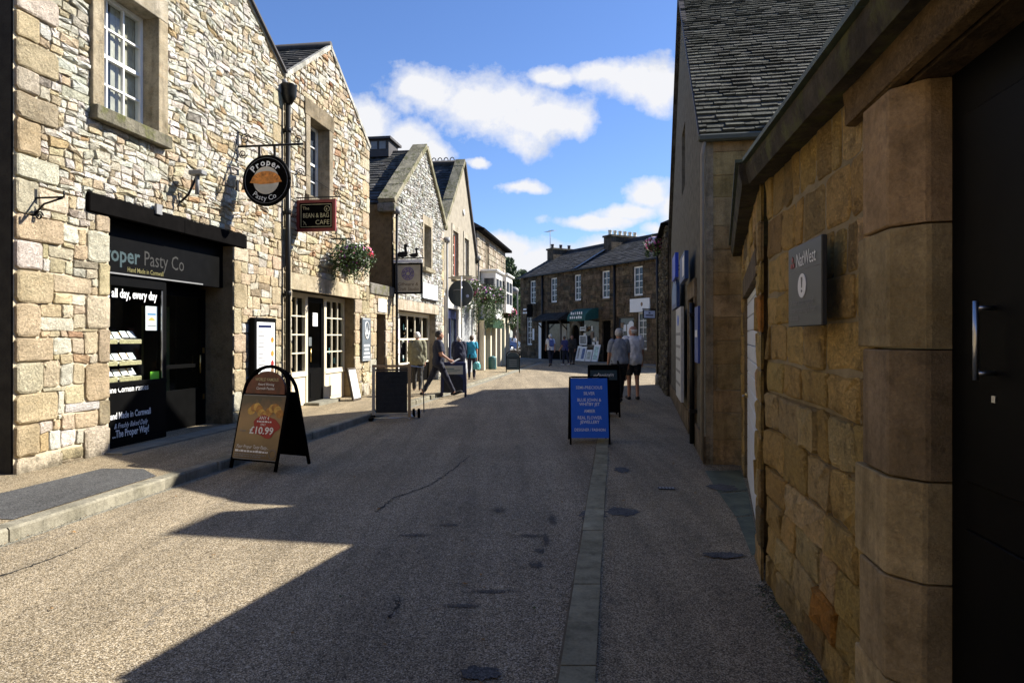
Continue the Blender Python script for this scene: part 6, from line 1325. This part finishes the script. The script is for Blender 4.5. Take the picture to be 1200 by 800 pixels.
def person(label, x, y, hd, H=1.75, legs=((0, 0), (0, 0)), arms=((0, .2), (0, .2)), lean=.04, girth=1.0, skin=0, hair='grey', shirt=('polo', (.3, .3, .3)), sleeve=.75, trous=(.02, .02, .03), tlen=1.0, shoe=(.01, .01, .01), yaw=0, vox=.014, abd=.12, z=0, bald=False, hemz=-.08, loose=.016, female=False):
    s = H / 1.76; T = thing('person', label, 'person', (x, y, z), hd)
    V3 = Vector; pel = V3((0, 0, 0)); B = {}
    def up(h, fy=0): return V3((0, h * math.sin(lean) + fy, h * math.cos(lean)))
    sh_w = .172 if not female else .165
    ft = []
    for i, sg in enumerate((-1, 1)):
        a, k = legs[i]; hip = V3((sg * .09, 0, -.02)); kn = hip + V3((sg * .005, math.sin(a), -math.cos(a))) * .43; b = a - k; an = kn + V3((0, math.sin(b), -math.cos(b))) * .41
        pitch = max(-.6, min(.9, -b * .9)) if b < -.15 else (-.25 if b > .25 else 0)
        toe = an + V3((sg * .02, .2 * math.cos(pitch), -.2 * math.sin(pitch) - .045)); heel = an + V3((0, -.045, -.05))
        B['thigh', i] = (hip, kn, .085 * girth, .055); B['shin', i] = (kn, an, .055, .036); B['foot', i] = (heel, toe, .036, .03); ft.append(min(toe.z - .03, heel.z - .036))
    base = -min(ft)
    for i, sg in enumerate((-1, 1)):
        a, e = arms[i]; sh = up(.47) + V3((sg * sh_w, 0, 0)); el = sh + V3((sg * math.sin(abd), math.sin(a), -math.cos(a))).normalized() * .29; f = a + e; wr = el + V3((sg * math.sin(abd) * .3, math.sin(f), -math.cos(f))).normalized() * .25
        B['uarm', i] = (sh, el, .056, .042); B['farm', i] = (el, wr, .04, .027)
    neck = up(.52); hc = up(.53) + V3((0, .03, .135))
    mb = MB()
    rings = [(-.13, .1, .085, 0), (-.06, .165 * girth, .115, -.01), (.03, .175 * girth, .12 * girth, -.005), (.14, .165 * girth, .115 * girth, .01), (.26, .17 * girth, .125 * girth, .01), (.38, .178, .12, 0), (.455, .155, .1, 0), (.505, .095, .075, -.005), (.54, .058, .058, 0), (.6, .052, .055, .015)]
    n = 20; vs = []
    for h, rx, ry, cy in rings:
        c = up(h) if h > 0 else V3((0, 0, h))
        for j in range(n): w = 2 * PI * j / n; vs.append((c.x + rx * math.cos(w), c.y + cy + ry * math.sin(w), c.z))
    mb.add(vs, [[i * n + j, i * n + (j + 1) % n, (i + 1) * n + (j + 1) % n, (i + 1) * n + j] for i in range(len(rings) - 1) for j in range(n)] + [list(range(n - 1, -1, -1)), [(len(rings) - 1) * n + j for j in range(n)]], 'paper')
    for k, (a, b, ra, rb) in B.items():
        if k[0] == 'foot': cap(mb, a, b, ra, rb); cap(mb, a + V3((0, .05, .0)), b + V3((0, -.03, .0)), ra * 1.1, rb * 1.15)
        else: cap(mb, a, b, ra, rb)
        if k[0] == 'shin': cap(mb, a + (b - a) * .15 + V3((0, -.012, 0)), a + (b - a) * .5, .05, .04)
    # head: skull, jaw, nose, ears, turned by yaw
    RY = Matrix.Translation(hc) @ Matrix.Rotation(yaw, 4, 'Z')
    mb.M = RY; mb.sphere((0, -.012, .025), (.078, .098, .098), 'paper', 18, 12); mb.sphere((0, .022, -.045), (.057, .068, .075), 'paper', 14, 10); mb.sphere((0, .092, -.01), (.014, .02, .026), 'paper', 8, 6); mb.sphere((0, .08, -.055), (.026, .016, .012), 'paper', 8, 6)
    for sg in (-1, 1): mb.sphere((sg * .08, -.01, -.008), (.012, .024, .034), 'paper', 8, 6)
    mb.M = None; cap(mb, neck, hc + V3((0, -.01, -.06)), .054, .052)
    mb.v = [tuple(c * s for c in v) for v in mb.v]
    o = mb.build('tmp_body'); rm = o.modifiers.new('r', 'REMESH'); rm.mode = 'VOXEL'; rm.voxel_size = vox; sm_ = o.modifiers.new('s', 'SMOOTH'); sm_.factor = .5; sm_.iterations = 3
    dg = bpy.context.evaluated_depsgraph_get(); me = bpy.data.meshes.new_from_object(o.evaluated_get(dg)); bpy.data.objects.remove(o)
    nv = len(me.vertices); co = np.empty(nv * 3, np.float32); me.vertices.foreach_get('co', co); co = co.reshape(-1, 3); no = np.empty(nv * 3, np.float32); me.vertices.foreach_get('normal', no); no = no.reshape(-1, 3)
    faces = [list(p.vertices) for p in me.polygons]; bpy.data.meshes.remove(me)
    # nearest bone
    names = []; ds = []; ts = []
    def seg(k, a, b, ra, rb):
        a, b = np.array(a) * s, np.array(b) * s; d = b - a; t = np.clip(((co - a) @ d) / (d @ d), 0, 1); q = a + t[:, None] * d; names.append(k); ds.append(np.linalg.norm(co - q, axis=1) - (ra + (rb - ra) * t) * s); ts.append(t)
    for k, v in B.items(): seg(k, *v)
    seg(('torso', 0), (0, 0, -.05), up(.44), .15 * girth, .15); seg(('neck', 0), up(.53), hc, .05, .05); seg(('head', 0), hc, hc + V3((0, 0, .03)), .09, .09)
    seg(('torso', 0), up(.43) + V3((-.1, 0, 0)), up(.43) + V3((.1, 0, 0)), .08, .08)
    ds = np.array(ds); ts = np.array(ts); ix = ds.argmin(0); kn_ = np.array([n_[0] for n_ in names])[ix]; tt = ts[ix, np.arange(nv)]; zz = co[:, 2] / s
    hemv = hemz
    isS = ((kn_ == 'torso') & (zz > hemv)) | ((kn_ == 'uarm') & (tt < sleeve * 1.0 if sleeve < 1 else True)) | ((kn_ == 'farm') & (sleeve > 1) & (tt < .93)) | ((kn_ == 'thigh') & (zz > hemv))
    isS &= ~((kn_ == 'torso') & (zz > .545))
    isT = ((kn_ == 'torso') & (zz < .06)) | ((kn_ == 'thigh') & (tlen * 2 > tt)) | ((kn_ == 'shin') & (tlen * 2 - 1 > tt))
    if tlen < .5: isT = ((kn_ == 'torso') & (zz < .06)) | ((kn_ == 'thigh') & (tt < tlen * 2))
    isF = (kn_ == 'foot')
    hl = (co / s - np.array(hc)); cy_, sy_ = math.cos(-yaw), math.sin(-yaw); hx = hl[:, 0] * cy_ - hl[:, 1] * sy_; hy = hl[:, 0] * sy_ + hl[:, 1] * cy_; hz_ = hl[:, 2]
    isH = (kn_ == 'head') | ((kn_ == 'neck') & (hz_ > -.07)); line = np.where(hy > .03, .065, np.where(hy > -.01, .02, -.055)); isH &= (hz_ > line) & (np.abs(hx) < .09)
    if female: isH = ((kn_ == 'head') | (kn_ == 'neck')) & (hz_ > np.where(hy > .04, .06, np.where(hy > .0, -.03, -.1)))
    if bald: isH &= (hz_ < .045)
    off = np.array([0, 0, base]) * s
    def shell_mesh(name, mask, d, mt, wr=.0, seed=0):
        m2 = mask; keep = [f for f in faces if all(m2[i] for i in f)]
        if not keep: return None
        used = sorted({i for f in keep for i in f}); mp = {v: i for i, v in enumerate(used)}; vs = []
        for i in used:
            p = co[i]; w = (noise.noise(Vector((p[0] * 9 + seed, p[1] * 9, p[2] * 6))) + .5 * noise.noise(Vector((p[0] * 22 + seed, p[1] * 22, p[2] * 13)))) * wr * 1.2
            q = p + no[i] * (d + w) * s; vs.append(tuple(q + off))
        m_ = MB(); m_.smooth = True; m_.add(vs, [[mp[i] for i in f] for f in keep], mt); ob = m_.build(name, T)
        so = ob.modifiers.new('t', 'SOLIDIFY'); so.thickness = .006; so.offset = -1; return ob
    # body with hands appended
    body = MB(); body.smooth = True; body.add([tuple(p + off) for p in co], faces, SK[skin])
    for i, sg in enumerate((-1, 1)):
        el, wr = B['farm', i][:2]; d = (wr - el).normalized(); side = V3((sg, 0, 0)); fw = side.cross(d).normalized() * sg; 
        if fw.y < 0: fw = -fw
        inn = -side
        hb_ = MB(); 
        def hp(a, b, c): return wr + d * a + fw * b + inn * c
        for q in (-.022, 0, .022): cap(hb_, hp(0, q * .5, 0), hp(.085, q * 1.15, .004), .018, .015, 8)
        for q, ln in ((.031, .068), (.011, .078), (-.011, .072), (-.03, .056)):
            a0 = hp(.085, q, .004); a1 = hp(.085 + ln * .5, q, .016); a2 = hp(.085 + ln * .82, q, .036); cap(hb_, a0, a1, .0095, .0088, 6); cap(hb_, a1, a2, .0088, .0072, 6)
        cap(hb_, hp(.02, .024, .005), hp(.065, .05, .02), .013, .0105, 6); cap(hb_, hp(.065, .05, .02), hp(.095, .052, .032), .0105, .0085, 6)
        body.add([tuple((np.array(v) + np.array([0, 0, base])) * s) for v in hb_.v], hb_.f, SK[skin]); B['hand', i] = (hp(.1, 0, .02) + V3((0, 0, base))) * s
    body.build('body', T)
    ck = '%s %d%d%d'; key = lambda n_, c: plain('%s cloth %.2f %.2f %.2f' % (n_, *c), c, .85, var=.18, vs=14)
    shell_mesh('shoes', isF, .006, key('shoe', shoe)); shell_mesh('trousers' if tlen > .6 else 'shorts', isT, .014 + (.006 if tlen < .6 else .004), key('trouser', trous), .014, 3); shell_mesh(shirt[0], isS, loose + .008, key(shirt[0], shirt[1]), .016, 8)
    if hair: shell_mesh('hair', isH, .01, HR[hair], .008, 5)
    mb = MB(); mb.M = Matrix.Translation(off.tolist()) @ Matrix.Scale(s, 4) @ RY
    for sg in (-1, 1): mb.sphere((sg * .03, .078, .018), (.012, .008, .007), 'paper', 8, 6); mb.sphere((sg * .03, .0855, .018), (.005, .003, .005), 'blackm', 6, 4)
    mb.build('eyes', T)
    T['hand0'] = 0; del T['hand0']; return T, B
def bag(name, label, T, B, i, mt, w=.2, h=.28, dpt=.1, cat='bag', stripes=None):
    p = B['hand', i]; M_ = Matrix.Translation(T.location) @ Matrix.Rotation(T.rotation_euler.z, 4, 'Z'); q = M_ @ p; t = thing(name, label, cat, (q.x, q.y, 0), T.rotation_euler.z + .5)
    zt = q.z - .06; mb = MB(); rg = random.Random(2); vs = []; n = 16
    for k, (zr, f) in enumerate(((0, .55), (-.05, .9), (-.15, 1.08), (-.24, 1.05), (-.28, .8))):
        for j in range(n): w_ = 2 * PI * j / n; vs.append((w / 2 * f * math.cos(w_) * rg.uniform(.9, 1.1), dpt / 2 * f * math.sin(w_) * rg.uniform(.85, 1.15), zt + zr / .28 * h))
    mb.add(vs, [[i_ * n + j, i_ * n + (j + 1) % n, (i_ + 1) * n + (j + 1) % n, (i_ + 1) * n + j] for i_ in range(4) for j in range(n)] + [[4 * n + j for j in range(n)]], mt); mb.build('body', t)
    mb = MB(); [mb.tube([(-w * .2, yy, zt), (0, 0, zt + .075), (w * .2, yy, zt)], .006, mt, 5) for yy in (-.015, .015)]; mb.build('handle', t); return t
# navy polo man striding right
EASTP = -1.35
T, B = person('man in navy polo shirt and dark jeans striding right past the chalkboard, holding a paper', -1.93, 17.9, EASTP, 1.81, ((-.42, .12), (.48, .02)), ((-.12, .12), (.2, .75)), .0, 1.05, 1, 'dark', ('polo_shirt', (.006, .01, .03)), .8, (.006, .008, .022), vox=.014)
t = thing('folded_paper', 'folded white paper held by the man in the navy polo shirt', 'paper', T.location, EASTP); p = B['hand', 1]; mb = MB(); mb.M = Matrix.Translation((p.x, p.y, p.z)) @ Matrix.Rotation(.5, 4, 'X'); mb.box(-.1, -.05, -.01, .1, .2, .01, 'paper', bev=.003); mb.build('sheet', t)
person('white haired man in olive jacket walking away behind the navy polo man', -2.72, 19.6, .05, 1.76, ((.15, .1), (-.12, .1)), ((.1, .3), (-.1, .2)), .05, 1.15, 0, 'white', ('jacket', (.2, .19, .12)), 2, (.03, .03, .03), hemz=-.16, loose=.03)
person('white haired person in loose navy coat walking away beside turquoise top', -1.95, 25.2, .1, 1.66, ((.1, .05), (-.1, .1)), ((.1, .5), (0, .2)), .08, 1.2, 0, 'white', ('coat', (.006, .009, .03)), 2, (.015, .015, .02), hemz=-.3, loose=.06, vox=.016)
T, B = person('person in turquoise top and dark trousers walking away with a teal bag', -1.5, 25.4, .0, 1.68, ((-.05, .1), (.12, .05)), ((0, .1), (-.05, .1)), .03, 1.0, 0, 'brown', ('top', (.03, .3, .45)), .7, (.02, .02, .04), vox=.016, female=True)
bag('carrier_bag', 'teal green carrier bag held by the person in the turquoise top', T, B, 1, plain('teal carrier bag', (.1, .35, .35), .4), .3, .3, .16)
T, B = person('grey haired man in grey polo shirt and dark trousers walking away on the right', 2.58, 16.4, .12, 1.83, ((-.3, .1), (.32, .1)), ((.05, .25), (.1, .15)), .05, 1.12, 1, 'grey', ('polo_shirt', (.24, .27, .32)), .85, (.012, .012, .015), abd=.2, hemz=-.03)
T, B = person('balding man in white tee shirt and black shorts on the right pavement, head turned left', 3.1, 17.5, .05, 1.9, ((.0, .02), (-.05, .1)), ((.05, .25), (.05, .15)), .02, 1.12, 1, 'white', ('tee_shirt', (.7, .71, .75)), .85, (.012, .012, .015), tlen=.42, bald=True, yaw=.9, abd=.2, hemz=-.12, loose=.028)
bag('carrier_bag', 'white crumpled carrier bag hanging between the two men on the right', T, B, 0, plain('white carrier bag', (.6, .6, .6), .4, var=.3), .26, .34, .16)
# dark strap and legs further away
T, B = person('man in white shirt with blue backpack and dark trousers near the far shop canopy', 2.12, 37.6, .2, 1.78, ((-.28, .15), (.3, .05)), ((.3, .3), (-.3, .2)), .06, 1.05, 1, 'grey', ('shirt', (.5, .52, .6)), .8, (.015, .015, .02), vox=.02)
t = thing('backpack', 'blue backpack on the man in the white shirt', 'backpack', T.location, .2); mb = MB(); mb.box(-.13, -.26, 1.1, .13, -.14, 1.45, plain('blue backpack', (.05, .08, .25), .7), bev=.03); mb.build('bag', t); mb = MB(); [mb.tube([(q, -.15, 1.15), (q * 1.1, -.14, 1.3), (q, -.12, 1.47), (q, 0, 1.52)], .02, 'navy', 6) for q in (-.1, .1)]; mb.build('strap', t)
person('person in dark blue top walking near the far arched doorway', 3.0, 38.6, .6, 1.68, ((.1, .1), (-.2, .2)), ((.1, .6), (0, .3)), .08, 1.0, 1, 'brown', ('top', (.04, .04, .12)), .8, (.015, .015, .02), vox=.02, female=True, shoe=(.5, .5, .5))
person('person all in black standing by the far arched doorway', 3.55, 40.2, 2.6, 1.76, ((0, 0), (.02, 0)), ((0, .2), (0, .2)), .02, 1.1, 1, 'dark', ('coat', (.012, .011, .012)), 2, (.012, .012, .012), vox=.02, hemz=-.3, loose=.04)
person('distant person in white top walking beyond the low grey wall', .3, 74, -.8, 1.75, ((.3, .1), (-.3, .2)), ((.2, .3), (-.2, .2)), .04, 1.0, 1, 'brown', ('top', (.75, .75, .75)), .8, (.6, .6, .6), vox=.03)
# ================================================================== GRIT AND MOSS ALONG THE EDGES
rg = random.Random(17); gm = [plain('dark grit', (.06, .05, .035), .95, var=.5), plain('pale grit', (.36, .31, .22), .95, var=.4), plain('edge moss', (.05, .07, .02), .95, var=.5), plain('dry leaf', (.25, .14, .05), .9, var=.5)]
def grit(name, n, cf, y0, y1, zf, s0, s1, wts):
    mb = MB()
    for k in range(n):
        Y = y0 + (y1 - y0) * rg.random() ** 1.4; c = cf(Y, rg); X = c + .15 * Y; z = zf(Y) + .002; s_ = rg.uniform(s0, s1); t = rg.uniform(0, 6.28); q = rg.uniform(.35, .8)
        vs = [(X + s_ * math.cos(t + a) * (1 if a in (0, PI) else q), Y + s_ * math.sin(t + a) * (1 if a in (0, PI) else q), z + (rg.uniform(0, .6) * s_)) for a in (0, PI / 2, PI, 3 * PI / 2)]
        mb.add(vs + [(X, Y, z + s_ * .5)], [[0, 1, 4], [1, 2, 4], [2, 3, 4], [3, 0, 4]], rg.choices(gm, wts)[0])
    struct(mb.build(name), 'stuff')
grit('edge_moss', 2600, lambda Y, r: .985 - abs(r.gauss(0, .05)), 1.4, 4.4, lambda Y: .006, .004, .012, (4, 1, 5, .3))
grit('gutter_grit', 2400, lambda Y, r: KL + .02 + abs(r.gauss(0, .05)), 3.5, 16, lambda Y: .001, .004, .01, (3, 4, .5, .4))
grit('kerb_grit', 1800, lambda Y, r: -.27 - abs(r.gauss(0, .04)) if r.random() < .6 else -.08 + abs(r.gauss(0, .03)), 2.2, 14, lambda Y: .005, .003, .008, (4, 2, 1, .3))
grit('fallen_leaves', 70, lambda Y, r: r.uniform(-4.6, .9), 3, 16, lambda Y: .006, .012, .026, (0, .5, .3, 3))
grit('pavement_grit', 900, lambda Y, r: -6.42 + abs(r.gauss(0, .06)), 6.5, 14, lambda Y: .124, .004, .01, (3, 3, 2, .5))
# ================================================================== SKY, SUN, CAMERA
w = bpy.data.worlds.new('World'); sc.world = w; w.use_nodes = True; nt = w.node_tree; bg = nt.nodes['Background']
sky = N(nt, 'ShaderNodeTexSky'); sky.sky_type = 'NISHITA'; sky.sun_disc = False
sv = Vector((1.073, .4155, .89)).normalized(); el = math.asin(sv.z); azm = math.atan2(sv.x, sv.y)
sky.sun_elevation = el; sky.sun_rotation = azm; sky.altitude = 200; sky.air_density = 1.0; sky.dust_density = .3; sky.ozone_density = 2.5
tc = N(nt, 'ShaderNodeTexCoord'); sp = N(nt, 'ShaderNodeSeparateXYZ'); L(nt, tc.outputs['Generated'], sp.inputs[0])
def mth(op, a, b=None, c=None):
    n = N(nt, 'ShaderNodeMath', operation=op)
    for i, v in enumerate((a, b, c)):
        if v is None: continue
        if isinstance(v, (int, float)): n.inputs[i].default_value = v
        else: L(nt, v, n.inputs[i])
    return n.outputs[0]
yy = mth('MAXIMUM', mth('ABSOLUTE', sp.outputs[1]), .12)
px = mth('DIVIDE', sp.outputs[0], yy); pz = mth('DIVIDE', sp.outputs[2], yy)
cmb = N(nt, 'ShaderNodeCombineXYZ'); L(nt, px, cmb.inputs[0]); L(nt, pz, cmb.inputs[1]); L(nt, mth('SIGN', sp.outputs[1]), cmb.inputs[2])
nz = N(nt, 'ShaderNodeTexNoise'); nz.inputs['Scale'].default_value = 9; nz.inputs['Detail'].default_value = 8; nz.inputs['Roughness'].default_value = .58; L(nt, cmb.outputs[0], nz.inputs['Vector'])
wc = N(nt, 'ShaderNodeVectorMath', operation='MULTIPLY_ADD'); L(nt, nz.outputs['Color'], wc.inputs[0]); wc.inputs[1].default_value = (.05, .05, 0); L(nt, cmb.outputs[0], wc.inputs[2])
blobs = [(505, 108, 55, 34), (560, 120, 78, 42), (630, 140, 72, 40), (600, 118, 60, 32), (665, 145, 38, 26), (480, 100, 30, 24), (740, 98, 62, 32), (700, 90, 45, 18), (772, 98, 40, 38), (648, 86, 32, 14), (665, 92, 30, 16),
         (425, 145, 45, 34), (470, 165, 48, 30), (505, 180, 36, 18), (400, 170, 40, 40), (612, 215, 38, 9), (762, 226, 34, 22), (700, 256, 60, 12), (735, 246, 45, 12), (790, 240, 30, 30), (640, 304, 120, 26), (590, 290, 55, 20), (725, 292, 80, 22), (560, 188, 14, 7), (780, 268, 40, 14)]
D = None
for (cx, cy, rx, ry) in blobs:
    a = N(nt, 'ShaderNodeVectorMath', operation='SUBTRACT'); L(nt, wc.outputs[0], a.inputs[0]); a.inputs[1].default_value = ((cx - 600) / 800 + .025, (395 - cy) / 800 + .025, 1)
    b = N(nt, 'ShaderNodeVectorMath', operation='MULTIPLY'); L(nt, a.outputs[0], b.inputs[0]); b.inputs[1].default_value = (800 / rx, 800 / ry, .5)
    c = N(nt, 'ShaderNodeVectorMath', operation='LENGTH'); L(nt, b.outputs[0], c.inputs[0])
    D = c.outputs['Value'] if D is None else mth('SMOOTH_MIN', D, c.outputs['Value'], .15)
nz2 = N(nt, 'ShaderNodeTexNoise'); nz2.inputs['Scale'].default_value = 16; nz2.inputs['Detail'].default_value = 9; nz2.inputs['Roughness'].default_value = .62; L(nt, cmb.outputs[0], nz2.inputs['Vector'])
dens = mth('SUBTRACT', mth('ADD', mth('SUBTRACT', 1.05, D), mth('MULTIPLY', mth('SUBTRACT', nz2.outputs['Fac'], .5), 1.7)), 0)
al = ramp(nt, dens, [(0.0, 0.0), (.22, .45), (.6, 1.0)])
# soft clouds everywhere else in the sky, seen only from other directions
nz3 = N(nt, 'ShaderNodeTexNoise'); nz3.inputs['Scale'].default_value = 2.2; nz3.inputs['Detail'].default_value = 7; L(nt, tc.outputs['Generated'], nz3.inputs['Vector'])
els = ramp(nt, nz3.outputs['Fac'], [(.52, 0.0), (.64, 1.0)]); back = mth('MULTIPLY', mth('MULTIPLY', els.outputs[0], .12), mth('LESS_THAN', sp.outputs[1], .1))
alpha = mth('MAXIMUM', al.outputs[0], back)
sh = N(nt, 'ShaderNodeTexNoise'); sh.inputs['Scale'].default_value = 7; sh.inputs['Detail'].default_value = 5; L(nt, cmb.outputs[0], sh.inputs['Vector'])
cs_ = ramp(nt, mth('ADD', sh.outputs['Fac'], mth('MULTIPLY', dens, .18)), [(.3, (.74, .77, .82)), (.55, (.95, .96, 1.0))])
hs = N(nt, 'ShaderNodeHueSaturation'); hs.inputs['Saturation'].default_value = SKY_SAT; hs.inputs['Value'].default_value = 1.0; L(nt, sky.outputs[0], hs.inputs['Color'])
gn = N(nt, 'ShaderNodeMix'); gn.data_type = 'RGBA'; gn.blend_type = 'MULTIPLY'; gn.inputs[0].default_value = 1; L(nt, hs.outputs[0], gn.inputs[6]); gn.inputs[7].default_value = (*SKY_TINT, 1)
cb_ = N(nt, 'ShaderNodeMix'); cb_.data_type = 'RGBA'; cb_.blend_type = 'MULTIPLY'; cb_.inputs[0].default_value = 1; L(nt, cs_.outputs[0], cb_.inputs[6]); cb_.inputs[7].default_value = (CLOUD, CLOUD, CLOUD, 1)
mx = N(nt, 'ShaderNodeMix'); mx.data_type = 'RGBA'; L(nt, alpha, mx.inputs[0]); L(nt, gn.outputs[2], mx.inputs[6]); L(nt, cb_.outputs[2], mx.inputs[7]); L(nt, mx.outputs[2], bg.inputs[0]); bg.inputs[1].default_value = SKY_STR
w.cycles.sampling_method = 'MANUAL'; w.cycles.sample_map_resolution = 512
sun = bpy.data.lights.new('sun', 'SUN'); sun.energy = SUN; sun.angle = math.radians(.53); sun.color = (1, .95, .86)
so = bpy.data.objects.new('sun', sun); COL.objects.link(so); so.rotation_euler = (-sv).to_track_quat('-Z', 'Y').to_euler(); so.location = sv * 60
cd = bpy.data.cameras.new('camera'); cam = bpy.data.objects.new('camera', cd); COL.objects.link(cam); cam.location = (0, 0, CAMH); cam.rotation_euler = (PI / 2, 0, 0)
cd.sensor_width = 36; cd.lens = 24; cd.shift_y = -5 / 1200; cd.clip_end = 2000; cd.clip_start = .05; sc.camera = cam
sc.view_settings.view_transform = 'Standard'; sc.view_settings.look = 'None'; sc.view_settings.gamma = 1; sc.view_settings.exposure = EXPO; sc.view_settings.use_curve_mapping = False
sc.cycles.max_bounces = 6; sc.cycles.transparent_max_bounces = 12; sc.cycles.use_denoising = True; sc.cycles.sample_clamp_indirect = 4; sc.cycles.caustics_reflective = False; sc.cycles.caustics_refractive = False
